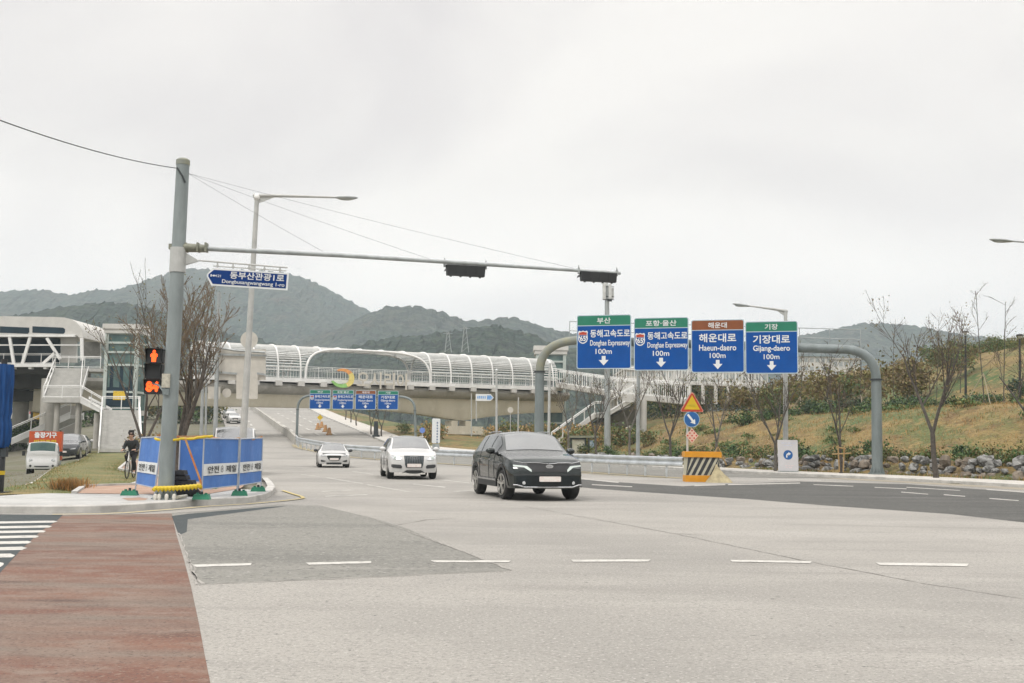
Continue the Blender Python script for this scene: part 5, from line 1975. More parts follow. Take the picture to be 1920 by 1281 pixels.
sh = thing('bus_shelter', 'low dark-framed shelter with a pale back panel beside the guardrail', 'shelter', at(1095, 856, 88))
b = MB()
px_box(b, 1068, 1122, 817, 821, 88, 1.6)
b.build('roof', mat('shelter_roof', (0.20, 0.21, 0.15), 0.7, var=0.2), sh)
b = MB()
for u in (1070.5, 1097.5, 1104, 1116):
    px_box(b, u - 1.4, u + 1.4, 821, 862, 88.1, 0.12)
px_box(b, 1070, 1098, 821, 824, 88.1, 0.1)
b.build('frame', DARK, sh)
b = MB()
px_box(b, 1073, 1096, 824, 856, 88.2, 0.06)
b.build('back_panel', mat('shelter_panel', (0.47, 0.46, 0.37), 0.5), sh)
b = MB()
px_box(b, 1106, 1114, 826, 840, 88.15, 0.05)
b.build('poster', mat('poster_blue', (0.10, 0.20, 0.30), 0.5, c2=(0.45, 0.5, 0.5), scale=6), sh)
p = at(1114.5, 848, 87)
b = MB()
b.blob(p, (0.22, 0.22, 0.22), 14)
b.tube([p, p - V((0, 0, 0.8))], 0.04, 8)
tag(b.build('globe_lamp', S_WHITE, loc=p - V((0, 0, 0.8)), smooth_=True), 'round white globe on a short stem beside the shelter', 'globe')


# ------------------------------------------------------------------ far buildings
def far_building(u0, u1, v0, v1, D, dep, label, storeys, bays, m=OFFW, roofm=None):
    base = at((u0 + u1) / 2, v1, D)
    t = thing('building', label, 'building', base, group='white buildings beyond the footbridge')
    p, q = at(u0, v1, D), at(u1, v1, D)
    H = (v1 - v0) * D / FPX
    b = MB()
    b.prism([p, V((q.x, p.y, p.z)), V((q.x, p.y, p.z + H)), p + V((0, 0, H))], V((0, dep, 0)))
    b.build('wall', m, t)
    b = MB()
    W = q.x - p.x
    b.box(V((p.x + W / 2, p.y + dep / 2, p.z + H + 0.2)), (W + 0.8, dep + 0.8, 0.4))
    b.build('roof', roofm or CONC, t)
    for i in range(storeys):
        z = p.z + H * (i + 0.55) / storeys
        b = MB()
        for k in range(bays):
            x = p.x + W * (k + 0.5) / bays
            b.box(V((x, p.y - 0.02, z)), (W / bays * 0.62, 0.12, H / storeys * 0.45))
        b.build('window_band', mat('pale_window', (0.30, 0.33, 0.33), 0.4, var=0.2), t)
    return t


far_building(1172, 1262, 694, 742, 215, 18, 'long white building with window rows behind the ramp, below the second blue sign', 3, 8)
far_building(1265, 1352, 690, 738, 230, 18, 'white building with window rows behind the ramp, below the brown-headed sign', 3, 7)
far_building(1356, 1440, 697, 740, 245, 18, 'low white building behind the ramp, below the rightmost blue sign', 2, 7)
far_building(1496, 1560, 668, 715, 255, 16, 'white hall with a grey roof behind the bushes, right of the signs', 3, 6, roofm=mat('roof_blue_grey', (0.2, 0.25, 0.27), 0.6))
far_building(1562, 1612, 674, 712, 280, 16, 'smaller white building behind the bushes near the gantry bend', 2, 5)
# ------------------------------------------------------------------ cars
def herm(pts, x):
    """monotone cubic through pts."""
    n = len(pts)
    if x <= pts[0][0]:
        return pts[0][1]
    if x >= pts[-1][0]:
        return pts[-1][1]
    d = [(pts[i + 1][1] - pts[i][1]) / (pts[i + 1][0] - pts[i][0]) for i in range(n - 1)]
    m = [d[0]] + [0 if d[i - 1] * d[i] <= 0 else 2 * d[i - 1] * d[i] / (d[i - 1] + d[i]) for i in range(1, n - 1)] + [d[-1]]
    for i in range(n - 1):
        if x <= pts[i + 1][0]:
            h = pts[i + 1][0] - pts[i][0]
            t = (x - pts[i][0]) / h
            return pts[i][1] * (2 * t ** 3 - 3 * t * t + 1) + m[i] * h * (t ** 3 - 2 * t * t + t) + pts[i + 1][1] * (-2 * t ** 3 + 3 * t * t) + m[i + 1] * h * (t ** 3 - t * t)


class CarShape:
    """a car body as a surface over station i (front to rear) and ring index j (left sill over the roof to right sill)."""

    def __init__(s, L, W, H, hood, cowl, roof_f, roof_r, tail, belt, sill, wb, foh, rw, nose_bow=0.28, nose_z=None, estate=False, wheel_r=0.36, roof_w=0.72):
        s.L, s.W, s.H, s.sill, s.rw, s.wr, s.belt = L, W, H, sill, rw, wheel_r, belt
        s.xf, s.xr = L / 2 - foh, L / 2 - foh - wb
        s.bow = nose_bow
        nose = nose_z or hood - 0.16
        s.top = [(-x, z) for x, z in []]
        s.top = sorted([(L / 2, nose), (L / 2 - 0.16, hood - 0.05), (L / 2 - 0.45, hood), (cowl, hood + 0.13), (cowl - 0.02, hood + 0.14), (roof_f, H - 0.03), (roof_f - 0.5, H), ((roof_f + roof_r) / 2, H), (roof_r, H - 0.05)] + tail)
        s.cowl, s.roof_f, s.roof_r = cowl, roof_f, roof_r
        s.hw = sorted([(L / 2, 0.87), (L / 2 - 0.3, 0.95), (L / 2 - 0.9, 0.99), (0, 1.0), (-L / 2 + 0.8, 0.99), (-L / 2 + 0.2, 0.94), (-L / 2, 0.88)])
        s.roof_w = roof_w
        xs = set()
        for k in range(61):
            xs.add(round(L / 2 - L * k / 60, 4))
        for xw in (s.xf, s.xr):
            for a in range(0, 181, 12):
                xs.add(round(xw + (rw) * math.cos(R(a)), 4))
        for a in (0.03, 0.07, 0.12):
            xs.add(round(L / 2 - a, 4))
            xs.add(round(-L / 2 + a, 4))
        s.xs = sorted([x for x in xs if -L / 2 <= x <= L / 2], reverse=True)
        s.ring = [s.half(x) for x in s.xs]

    def zsill(s, x):
        z = s.sill
        for xw in (s.xf, s.xr):
            d = abs(x - xw)
            if d < s.rw:
                z = max(z, s.wr + math.sqrt(max(0, s.rw ** 2 - d * d)) * 0.98)
        return z

    def half(s, x):
        w = s.W / 2 * herm(s.hw, x)
        zt = herm(s.top, x)
        zb = min(s.belt + 0.05 * (0.5 - x / s.L), zt - 0.07)
        zs = s.zsill(x)
        g = max(0.0, min(1.0, (zt - s.belt - 0.10) / (s.H - s.belt - 0.10)))
        base = s.sill
        out_ = []
        for t, yy in ((0, .945), (.12, .975), (.3, .99), (.5, 1.0), (.7, 1.0), (.87, .985), (1.0, .955)):
            z = base + (zb - base) * t
            out_.append([yy * w, max(z, zs + 0.012 * len(out_))])
        yr = w * (0.84 * (1 - g) + s.roof_w * g)
        ze = zt - (0.035 * (1 - g) + 0.085 * g)
        ze = max(ze, zb + 0.01)
        y0 = .955 * w
        for t in (0.06, 0.5, 0.94):
            out_.append([y0 + (yr + 0.0 - y0) * t + 0.03 * g * math.sin(math.pi * t), zb + (ze - zb) * t])
        for t, k in ((0.0, 0), (0.08, .22), (0.35, .62), (0.6, .85), (0.8, .96), (1.0, 1.0)):
            if t == 1.0:
                out_.append([0.0, zt])
            else:
                out_.append([yr * (1 - t) if t else yr, ze + (zt - ze) * k])
        return out_

    def xoff(s, x, y, z):
        w = s.W / 2
        f = max(0, (x - (s.L / 2 - 0.9)) / 0.9) ** 2
        r = max(0, ((-s.L / 2 + 0.6) - x) / 0.6) ** 2
        k = min(1, abs(y) / w) ** 2.6
        bul = herm([(0.1, -0.10), (0.32, -0.02), (0.5, 0.02), (0.68, 0.02), (0.85, -0.05), (1.1, -0.14)], z)
        return -s.bow * k * f + 0.16 * k * r + bul * (f ** 2) - 0.5 * bul * r

    def P(s, i, j):
        i = max(0, min(len(s.xs) - 1, i))
        h = s.ring[i]
        n = len(h)
        if j < n:
            y, z = h[j]
        else:
            y, z = h[2 * n - 2 - j]
            y = -y
        x = s.xs[i]
        return V((x + s.xoff(x, y, z), y, z))

    def NJ(s):
        return 2 * len(s.ring[0]) - 1

    def normal(s, i, j):
        a = s.P(i + 1, j) - s.P(i - 1, j)
        J = s.NJ()
        c = s.P(i, min(J - 1, j + 1)) - s.P(i, max(0, j - 1))
        n = a.cross(c)
        p = s.P(i, j)
        if n.length < 1e-9:
            return V((0, 0, 1))
        n.normalize()
        if n.dot(V((0, p.y, max(0.01, p.z - 0.5)))) < 0:
            n = -n
        return n

    def ist(s, x):
        return min(range(len(s.xs)), key=lambda i: abs(s.xs[i] - x))

    def body(s):
        b = MB()
        J = s.NJ()
        b.grid([[s.P(i, j) for j in range(J)] for i in range(len(s.xs))])
        n = len(s.ring[0])
        for e, i in ((1, 0), (-1, len(s.xs) - 1)):
            rows = []
            for j in range(n):
                y, z = s.ring[i][j]
                m = 9
                row = []
                for k in range(m):
                    yy = y * (1 - 2 * k / (m - 1))
                    x = s.xs[i]
                    row.append(V((x + s.xoff(x, yy, z), yy, z)))
                rows.append(row)
            b.grid(rows)
        return b.orient()

    def patch(s, i0, i1, j0, j1, off, sub=1):
        b = MB()
        rows = [[s.P(i, j) + s.normal(i, j) * off for j in range(j0, j1 + 1)] for i in range(i0, i1 + 1)]
        b.grid(rows)
        return b.orient()

    def fx(s, y, z, e=1):
        x = e * s.L / 2
        return x + s.xoff(x, y, z)

    def fpatch(s, cols, off=0.012, e=1, b=None, mi=0, nz_=5):
        """a patch on the nose (e=1) or tail (e=-1): cols of (y, z0, z1)."""
        b = b or MB()
        dn = []
        for (ya, a0, a1), (yb, b0, b1) in zip(cols, cols[1:]):
            n = 4
            for k in range(n + (1 if (yb, b0, b1) == cols[-1] else 0)):
                f = k / n
                y, z0, z1 = ya + (yb - ya) * f, a0 + (b0 - a0) * f, a1 + (b1 - a1) * f
                dn.append([V((s.fx(y, z0 + (z1 - z0) * q / nz_, e) + e * off, y, z0 + (z1 - z0) * q / nz_)) for q in range(nz_ + 1)])
        b.grid(dn, mi)
        return b.orient()


def wheel(t, x, y, r, w, side, steer=0.0, rim=RIMM, spokes=5, parent_loc=None):
    e = bpy.data.objects.new('wheel', None)
    COL.objects.link(e)
    e.parent = t
    e.location = (x, y, r)
    e.rotation_euler = (0, 0, steer)
    e.empty_display_size = 0.1
    b = MB()
    b.lathe((0, 0, 0), (0, 1, 0), [(-w / 2, r * 0.68), (-w / 2, r * 0.9), (-w * 0.36, r * 0.985), (0, r), (w * 0.36, r * 0.985), (w / 2, r * 0.9), (w / 2, r * 0.68)], 28)
    b.build('tyre', RUBBER, e, smooth_=True, local=True)
    b = MB()
    ys = side * w * 0.40
    b.lathe((0, ys - side * 0.10, 0), (0, side, 0), [(0, r * 0.64), (0.005, r * 0.66), (0.14, r * 0.70), (0.145, r * 0.66), (0.10, r * 0.63)], 28, mi=0)
    for k in range(spokes):
        a = 2 * math.pi * k / spokes + 0.3
        for d in (-0.13, 0.13):
            p = V((math.cos(a) * r * 0.12, ys + side * 0.02, math.sin(a) * r * 0.12))
            q = V((math.cos(a + d) * r * 0.66, ys + side * 0.035, math.sin(a + d) * r * 0.66))
            b.beam(p, q, 0.03, 0.045, up=(0, 1, 0))
    b.lathe((0, ys, 0), (0, side, 0), [(0, r * 0.16), (0.04, r * 0.15), (0.045, 0.01)], 14)
    b.build('rim', rim, e, smooth_=True, local=True)
    b = MB()
    b.lathe((0, ys - side * 0.09, 0), (0, side, 0), [(0, 0.01), (0.01, r * 0.62)], 20)
    b.build('brake_disc', DARK, e, local=True)
    return e


def make_car(shape, label, loc, rz, paint, group=None, front=None, mirror_m=None, plate=True, scale=1.0, wheels=True, rear=None, pillars=(0.30, -0.75), cladding=None, side_x=None, rails=False, z0=0.0, steer=0.0, name='car', cat='car', glass=GLASS):
    s = shape
    t = thing(name, label, cat, (loc[0], loc[1], z0), rz, group)
    t.scale = (scale,) * 3
    s.body().build('body', paint, t, smooth_=True, local=True)
    n = len(s.ring[0])
    J = s.NJ()
    i0, i1 = s.ist(s.cowl - 0.03), s.ist(s.roof_f - 0.02)
    s.patch(i0 + 0, i1, n - 5, J - n + 4, 0.008).build('windscreen', glass, t, smooth_='all', local=True)
    sx = side_x or (s.cowl - 0.30, s.roof_r - 0.05)
    k0 = s.ist(sx[0])
    bands = []
    edges = [sx[0]] + list(pillars) + [sx[1]]
    for a, c in zip(edges, edges[1:]):
        bands.append((s.ist(a - 0.04), s.ist(c + 0.04)))
    for (a, c) in bands:
        if c > a:
            s.patch(a, c, 7, 9, 0.008).build('side_window', glass, t, smooth_='all', local=True)
            s.patch(a, c, J - 10, J - 8, 0.008).build('side_window', glass, t, smooth_='all', local=True)
    r0, r1 = s.ist(s.roof_r - 0.06), s.ist(s.roof_r - 0.42)
    if r1 > r0:
        s.patch(r0, r1, n - 4, J - n + 3, 0.008).build('rear_window', glass, t, smooth_='all', local=True)
    # underbody fills the space between the wheels
    b = MB()
    b.box((0, 0, s.sill + 0.17), (s.L * 0.93, s.W * 0.62, 0.28))
    b.box(((s.xf + s.xr) / 2, 0, s.sill + 0.10), (s.xf - s.xr - 2 * s.rw, s.W * 0.92, 0.22))
    b.box((0, 0, s.sill + 0.40), (s.L * 0.90, s.W * 0.70, 0.4))
    b.build('underbody', BLACK, t, local=True)
    if cladding:
        cl, ch = cladding
        b = MB()
        for side in (1, -1):
            for xw in (s.xf, s.xr):
                rows = []
                for k in range(17):
                    a = R(-8 + 196 * k / 16)
                    w_ = s.W / 2 * herm(s.hw, xw + s.rw * math.cos(a)) * 0.995
                    rows.append([V((xw + (s.rw + q) * math.cos(a), side * (w_ + 0.012), max(s.sill, s.wr + (s.rw + q) * math.sin(a)))) for q in (-0.01, 0.07)])
                b.grid(rows)
            b.box(((s.xf + s.xr) / 2, side * s.W / 2 * 0.985, s.sill + 0.09), (s.xf - s.xr - 2 * s.rw, 0.05, 0.18))
        b.build('cladding', BLACK, t, local=True)
        if ch:
            for side in (1, -1):
                b = MB()
                b.box(((s.xf + s.xr) / 2, side * (s.W / 2 * 0.985 + 0.03), s.sill + 0.17), (s.xf - s.xr - 2 * s.rw + 0.05, 0.02, 0.05))
                b.build('sill_trim', CHROME, t, local=True)
    for side in (1, -1):
        m = thing_part('mirror', t, (s.cowl - 0.42, side * (s.W / 2 * 0.95 + 0.13), s.belt + 0.09))
        b = MB()
        b.blob((0, 0, 0), (0.085, 0.125, 0.085), 12)
        b.build('mirror_shell', mirror_m or paint, m, smooth_=True, local=True)
        b = MB()
        b.beam((0, -side * 0.17, -0.07), (0, -side * 0.04, -0.05), 0.05, 0.05)
        b.build('mirror_stalk', BLACK, m, local=True)
        # door handles and door seams
        b = MB()
        for xx in (pillars[0] + 0.18, pillars[1] + 0.12):
            b.box((xx, side * (s.W / 2 * 1.0 + 0.004), s.belt - 0.13), (0.2, 0.03, 0.028))
        b.build('door_handles', CHROME if paint is P_BLK else paint, t, local=True)
        b = MB()
        for xx in (s.cowl - 0.42, pillars[0], pillars[1] - 0.05):
            i = s.ist(xx)
            j0, j1 = (1, 7) if side == 1 else (J - 8, J - 2)
            pts = [s.P(i, j) + s.normal(i, j) * 0.002 for j in range(j0, j1 + 1)]
            b.tube(pts, 0.007, 4)
        b.build('door_seams', BLACK, t, local=True)
        if rails:
            b = MB()
            ia, ib = s.ist(s.roof_f - 0.2), s.ist(s.roof_r + 0.1)
            jj = n - 5 if side == 1 else J - n + 4
            b.tube([s.P(i, jj) + V((0, 0, 0.045)) for i in range(ia, ib + 1)], 0.02, 6)
            b.build('roof_rail', CHROME if paint is P_BLK else paint, t, local=True)
    if front:
        front(s, t)
    if rear:
        rear(s, t)
    if wheels:
        tw = 0.24
        for x, st_ in ((s.xf, steer), (s.xr, 0.0)):
            for side in (1, -1):
                wheel(t, x, side * (s.W / 2 - tw / 2 - 0.03), s.wr, tw, side, st_)
    return t


def thing_part(name, parent, loc):
    e = bpy.data.objects.new(name, None)
    COL.objects.link(e)
    e.parent = parent
    e.location = loc
    e.empty_display_size = 0.1
    return e


def plate_(s, t, zc, off=0.03, w=0.52, h=0.12):
    x = s.fx(0, zc) + off
    b = MB()
    F = Face((x, 0, zc), (0, 1, 0), (0, 0, 1))
    F.plate(b, F.rrect(w, h, 0.02, 3), 0.015, 0.012)
    b.build('number_plate', PLATE, t, local=True)


def front_black(s, t):
    z = 0.70
    fp = lambda cols, m, nm, off=0.012: s.fpatch(cols, off).build(nm, m, t, smooth_='all', local=True)
    GRL = mat('grille_black', (0.010, 0.011, 0.012), 0.4, var=0.6, scale=60)
    fp([(-0.60, 0.80, 0.90), (-0.42, 0.70, 0.91), (0.42, 0.70, 0.91), (0.60, 0.80, 0.90)], GRL, 'grille')
    b = MB()
    for side in (1, -1):
        b.tube([V((s.fx(y, zz) + 0.022, side * y, zz)) for y, zz in ((0.84, 0.955), (0.62, 0.915), (0.45, 0.922), (0.22, 0.918), (0.14, 0.905), (0, 0.90))], 0.010, 5)
    b.build('grille_trim', CHROME, t, local=True)
    for side in (1, -1):
        s.fpatch([(side * 0.54, 0.80, 0.905), (side * 0.70, 0.78, 0.925), (side * 0.86, 0.78, 0.925)], 0.014).build('headlight', LENS if False else mat('lamp_dark', (0.03, 0.035, 0.037), 0.08, 0.2, var=0.5, scale=25, coat=1.0), t, smooth_='all', local=True)
        s.fpatch([(side * 0.45, 0.70, 0.755), (side * 0.54, 0.755, 0.84), (side * 0.62, 0.81, 0.85), (side * 0.86, 0.835, 0.87)], 0.022).build('running_light', LAMPON, t, smooth_='all', local=True)
    BMP = mat('bumper_gloss', (0.005, 0.010, 0.013), 0.2, 0.0, var=0.3, coat=0.3, spec=0.3)
    fp([(-0.80, 0.40, 0.60), (-0.5, 0.36, 0.615), (0.5, 0.36, 0.615), (0.80, 0.40, 0.60)], BMP, 'lower_intake')
    fp([(-0.86, 0.615, 0.635), (-0.5, 0.625, 0.65), (0.5, 0.625, 0.65), (0.86, 0.615, 0.635)], INKM, 'bumper_line', 0.016)
    b = MB()
    b.tube([V((s.fx(y, 0.335) + 0.03, y, 0.335 + (0.05 if abs(y) > 0.75 else 0))) for y in (-0.86, -0.78, -0.6, -0.3, 0, 0.3, 0.6, 0.78, 0.86)], 0.018, 6)
    b.build('skid_trim', CHROME, t, local=True)
    for side in (1, -1):
        b = MB()
        b.lathe((s.fx(0.64, 0.44) + 0.012, side * 0.62, 0.44), (1, 0, 0), [(0, 0.045), (0.015, 0.04), (0.02, 0.01)], 12)
        b.build('fog_lamp', LENS, t, local=True)
    plate_(s, t, 0.535, 0.03, 0.54, 0.125)
    x = s.fx(0, 0.83) + 0.03
    F = Face((x, 0.0, 0.835), (0, 1, 0.0), (0.0, 0, 1))
    b = MB()
    el = [(0.10 * math.cos(2 * math.pi * k / 28), 0.05 * math.sin(2 * math.pi * k / 28)) for k in range(28)]
    el2 = [(a * 0.86, c * 0.80) for a, c in el]
    F.plate(b, el, 0.02, 0.0, 0)
    F.shape(b, el2, 0.003, 1)
    F.text(b, 'KIA', 0, 0, 0.115, 0.042, 0.006, 0, bold=0.03)
    b.build('oval_badge', [CHROME, mat('badge_grey', (0.45, 0.46, 0.47), 0.3, 0.6)], t, local=True)


def front_white_suv(s, t):
    GR = mat('grille_dark', (0.03, 0.04, 0.045), 0.4, var=0.5, scale=40)
    s.fpatch([(-0.37, 0.84, 0.885), (-0.34, 0.56, 0.885), (-0.30, 0.44, 0.885), (0.30, 0.44, 0.885), (0.34, 0.56, 0.885), (0.37, 0.84, 0.885)], 0.012).build('grille', GR, t, smooth_='all', local=True)
    b = MB()
    for k in range(11):
        y = -0.33 + 0.066 * k
        z0 = 0.60
        b.tube([V((s.fx(y, zz) + 0.02, y * (0.93 + 0.07 * (zz - 0.6) / 0.28), zz)) for zz in (0.60, 0.74, 0.875)], 0.006, 4)
    b.build('grille_bars', mat('grille_bar_grey', (0.22, 0.24, 0.25), 0.3, 0.6), t, local=True)
    b = MB()
    for k in range(4):
        yc = (k - 1.5) * 0.074
        b.tube([V((s.fx(0, 0.8) + 0.035, yc + 0.047 * math.cos(2 * math.pi * q / 18), 0.80 + 0.047 * math.sin(2 * math.pi * q / 18))) for q in range(19)], 0.008, 5, caps=False)
    b.build('four_ring_badge', CHROME, t, local=True)
    for side in (1, -1):
        s.fpatch([(side * 0.46, 0.74, 0.80), (side * 0.60, 0.72, 0.85), (side * 0.74, 0.74, 0.885), (side * 0.83, 0.80, 0.90)], 0.014).build('headlight', LENS, t, smooth_='all', local=True)
        b = MB()
        y = 0.70
        b.lathe((s.fx(y, 0.80) + 0.012, side * y, 0.80), (1, side * 0.3, 0), [(0, 0.06), (0.02, 0.055), (0.03, 0.02)], 14)
        b.build('running_light', LAMPON, t, local=True)
        s.fpatch([(side * 0.45, 0.42, 0.50), (side * 0.50, 0.41, 0.545), (side * 0.76, 0.43, 0.56), (side * 0.83, 0.47, 0.555)], 0.013).build('fog_intake', INKM, t, smooth_='all', local=True)
    s.fpatch([(-0.42, 0.20, 0.26), (-0.26, 0.20, 0.35), (0.26, 0.20, 0.35), (0.42, 0.20, 0.26)], 0.013).build('lower_intake', INKM, t, smooth_='all', local=True)
    b = MB()
    b.box((s.fx(0, 0.2) - 0.02, 0, 0.225), (0.08, 0.85, 0.06))
    b.build('skid_plate', OFFW, t, local=True)
    plate_(s, t, 0.525, 0.03, 0.52, 0.125)


def front_sedan(s, t):
    GR = mat('grille_dark2', (0.02, 0.024, 0.022), 0.4, var=0.5, scale=40)
    s.fpatch([(-0.40, 0.62, 0.69), (-0.33, 0.50, 0.695), (-0.26, 0.42, 0.70), (0.26, 0.42, 0.70), (0.33, 0.50, 0.695), (0.40, 0.62, 0.69)], 0.012).build('grille', GR, t, smooth_='all', local=True)
    for side in (1, -1):
        s.fpatch([(side * 0.44, 0.655, 0.69), (side * 0.6, 0.66, 0.73), (side * 0.76, 0.68, 0.755)], 0.014).build('headlight', LENS, t, smooth_='all', local=True)
        s.fpatch([(side * 0.47, 0.37, 0.385), (side * 0.62, 0.33, 0.43), (side * 0.74, 0.35, 0.455)], 0.013).build('fog_intake', INKM, t, smooth_='all', local=True)
    s.fpatch([(-0.42, 0.19, 0.30), (0.42, 0.19, 0.30)], 0.013).build('lower_intake', DARK, t, smooth_='all', local=True)
    plate_(s, t, 0.50, 0.03, 0.50, 0.115)


def rear_lights(s, t):
    for side in (1, -1):
        b = s.fpatch([(side * 0.52, 0.84, 0.98), (side * 0.80, 0.82, 1.0)], 0.014, -1)
        b.build('tail_light', TAIL, t, smooth_='all', local=True)


SUV1 = CarShape(4.72, 1.97, 1.70, 1.08, 1.10, 0.34, -1.35, [(-1.98, 1.20), (-2.24, 1.06), (-2.36, 0.92)], 1.10, 0.30, 2.815, 0.95, 0.43, nose_bow=0.26, nose_z=0.94, wheel_r=0.375, roof_w=0.70)
rear1 = lambda s, t: rear_lights(s, t)
hd = lambda deg: math.atan2(-math.cos(R(deg)), math.sin(R(deg)))
make_car(SUV1, 'dark charcoal SUV with white light strips, nearest of the oncoming cars', (0.36, 29.5), hd(14.8), P_BLK, group=None, front=front_black, cladding=(0.3, True), rails=True, scale=1.045, rear=rear1, pillars=(0.12, -0.80), mirror_m=P_BLK, steer=R(5))
SUV2 = CarShape(4.63, 1.90, 1.64, 1.02, 1.02, 0.20, -1.55, [(-2.05, 1.1), (-2.22, 1.0), (-2.31, 0.85)], 1.03, 0.26, 2.81, 0.90, 0.42, nose_bow=0.30, nose_z=0.90, wheel_r=0.37, roof_w=0.68)
make_car(SUV2, 'white SUV with a tall barred grille, following the charcoal SUV', (-4.2, 43.8), hd(11.5), P_WHT, front=front_white_suv, rails=True, rear=rear1, scale=1.04, pillars=(0.05, -0.85))
SED = CarShape(4.70, 1.85, 1.42, 0.84, 0.95, 0.02, -1.15, [(-1.85, 0.98), (-2.2, 0.95), (-2.35, 0.80)], 0.88, 0.22, 2.84, 0.85, 0.40, nose_bow=0.34, nose_z=0.72, wheel_r=0.335, roof_w=0.66)
make_car(SED, 'white saloon car with black door mirrors, last of the oncoming cars', (-9.98, 60.2), hd(11.5), P_WHT, front=front_sedan, mirror_m=INKM, rear=rear1, scale=0.95, pillars=(0.0, -0.85))


def drop(sh, label, u, v, D, deg, paint, z0, **k):
    p = at(u, v, D)
    return make_car(sh, label, (p.x, p.y), hd(deg), paint, z0=z0, **k)


HATCH = CarShape(4.3, 1.8, 1.50, 0.95, 0.95, 0.15, -1.55, [(-1.95, 1.05), (-2.08, 0.95), (-2.15, 0.80)], 0.95, 0.22, 2.6, 0.85, 0.38, nose_bow=0.3, nose_z=0.80, wheel_r=0.32, roof_w=0.68)
# two white cars on the climbing road under the bridge
for (u, v, lab, dg) in ((430, 784, 'white car farthest up the climbing road under the overpass', 22), (438, 794, 'white car next behind on the climbing road under the overpass', 20)):
    p = groad(u, v)
    make_car(HATCH, lab, (p.x, p.y), hd(dg), P_WHT, z0=zr(p.y) + 0.02, front=front_sedan, rear=rear1, pillars=(0.0, -0.8))
# dark car and white hatchback in the parking lot
drop(SUV1, 'dark parked car squeezed behind the white truck in the lot', 127, 868, 72, 14, P_DRK, ground_z(at(127, 868, 72).x, 72), front=front_sedan, rear=rear1, pillars=(0.12, -0.85))
drop(HATCH, 'white parked hatchback with red tail lamps beyond the dark car', 143, 860, 80, 197, P_WHT, ground_z(at(143, 860, 80).x, 80), front=front_sedan, rear=rear1, pillars=(0.0, -0.8))
# far white cars by the lot
for (u, v, D, dg, lab) in ((22, 789, 128, 250, 'white car parked far off at the left edge beside the hedge'), (42, 787, 131, 245, 'white car parked far off right beside the yellow box')):
    drop(HATCH, lab, u, v, D, dg, P_WHT, at(u, v, D).z, rear=rear1, front=front_sedan, pillars=(0.0, -0.8), group=None)

# white van behind the screens
VAN = CarShape(5.0, 1.95, 2.02, 1.15, 1.75, 0.95, -2.05, [(-2.3, 1.5), (-2.42, 1.2), (-2.5, 0.95)], 1.12, 0.26, 3.1, 0.95, 0.40, nose_bow=0.30, nose_z=0.98, wheel_r=0.35, roof_w=0.80)
drop(VAN, 'white van standing behind the blue screens, only its roof and windscreen showing', 440, 838, 46, 14, P_WHT, 0.0, front=front_sedan, rear=rear1, pillars=(0.6, -0.6), name='van', cat='van')

# ------------------------------------------------------------------ white cab-over truck with the orange banner box
TP = at(79, 888, 57)
tz = ground_z(TP.x, TP.y)
tr = thing('small_truck', 'small white cab-over truck parked on the grass', 'truck', (TP.x, TP.y, tz), hd(20))
TRS = 0.90
tr.scale = (TRS,) * 3
CAB = CarShape(1.75, 1.84, 1.97, 1.30, 0.80, 0.50, -0.70, [(-0.80, 1.80), (-0.875, 1.6)], 1.24, 0.40, 0.01, 0.7, 0.40, nose_bow=0.12, nose_z=1.24, wheel_r=0.30, roof_w=0.84)
b = CAB.body()
b.build('cab', P_WHT, tr, smooth_=True, local=True)
n = len(CAB.ring[0])
J = CAB.NJ()
CAB.patch(CAB.ist(0.79), CAB.ist(0.42), n - 5, J - n + 4, 0.01).build('windscreen', TEAL, tr, smooth_='all', local=True)
for j0 in (7, J - 10):
    CAB.patch(CAB.ist(0.45), CAB.ist(-0.5), j0, j0 + 2, 0.01).build('side_window', GLASS, tr, smooth_='all', local=True)
for side in (1, -1):
    b = MB()
    b.lathe((CAB.fx(0.6, 0.86) + 0.0, side * 0.60, 0.88), (1, 0, 0), [(0, 0.11), (0.02, 0.105), (0.03, 0.02)], 16)
    b.build('headlight', LENS, tr, local=True)
    b = MB()
    b.lathe((CAB.fx(0.6, 0.55) + 0.0, side * 0.60, 0.57), (1, 0, 0), [(0, 0.07), (0.02, 0.065), (0.03, 0.02)], 14)
    b.build('fog_lamp', INKM, tr, local=True)
    m = thing_part('mirror', tr, (0.62, side * 1.0, 1.28))
    b = MB()
    b.box((0, 0, 0), (0.06, 0.17, 0.26))
    b.tube([V((0, -side * 0.2, 0.1)), V((0, 0, 0.1))], 0.015, 6)
    b.build('mirror_shell', BLACK, m, local=True)
CAB.fpatch([(-0.40, 0.53, 0.57), (-0.3, 0.50, 0.57), (0.3, 0.50, 0.57), (0.40, 0.53, 0.57)], 0.012).build('grille', INKM, tr, smooth_='all', local=True)
b = MB()
b.box((-2.2, 0, 0.62), (2.9, 1.66, 0.12))
for s_ in (-0.82, 0.82):
    b.box((-2.2, s_, 0.86), (2.9, 0.04, 0.40))
b.box((-3.6, 0, 0.86), (0.04, 1.66, 0.40))
b.build('cargo_bed', P_BLU, tr, local=True)
b = MB()
b.box((-1.9, 0, 0.42), (3.6, 0.8, 0.22))
b.build('chassis', BLACK, tr, local=True)
for x in (0.17, -2.55):
    for s_ in (1, -1):
        wheel(tr, x, s_ * 0.72, 0.30, 0.2, s_, rim=P_WHT)
bb = thing('banner_box', 'orange banner box with white and yellow Korean lettering standing on the truck bed', 'banner', (TP.x, TP.y, tz), hd(20))
bb.scale = (TRS,) * 3
b = MB()
b.box((-1.95, 0.02, 1.72), (1.9, 1.80, 1.72))
b.build('box_panel', S_ORED, bb, local=True)
F = Face((-0.995, 0.0, 2.20), (0, 1, 0), (0, 0, 1))
b = MB()
F.text(b, '출장기구', 0.02, 0.16, 1.25, 0.36, 0.01, bold=0.05)
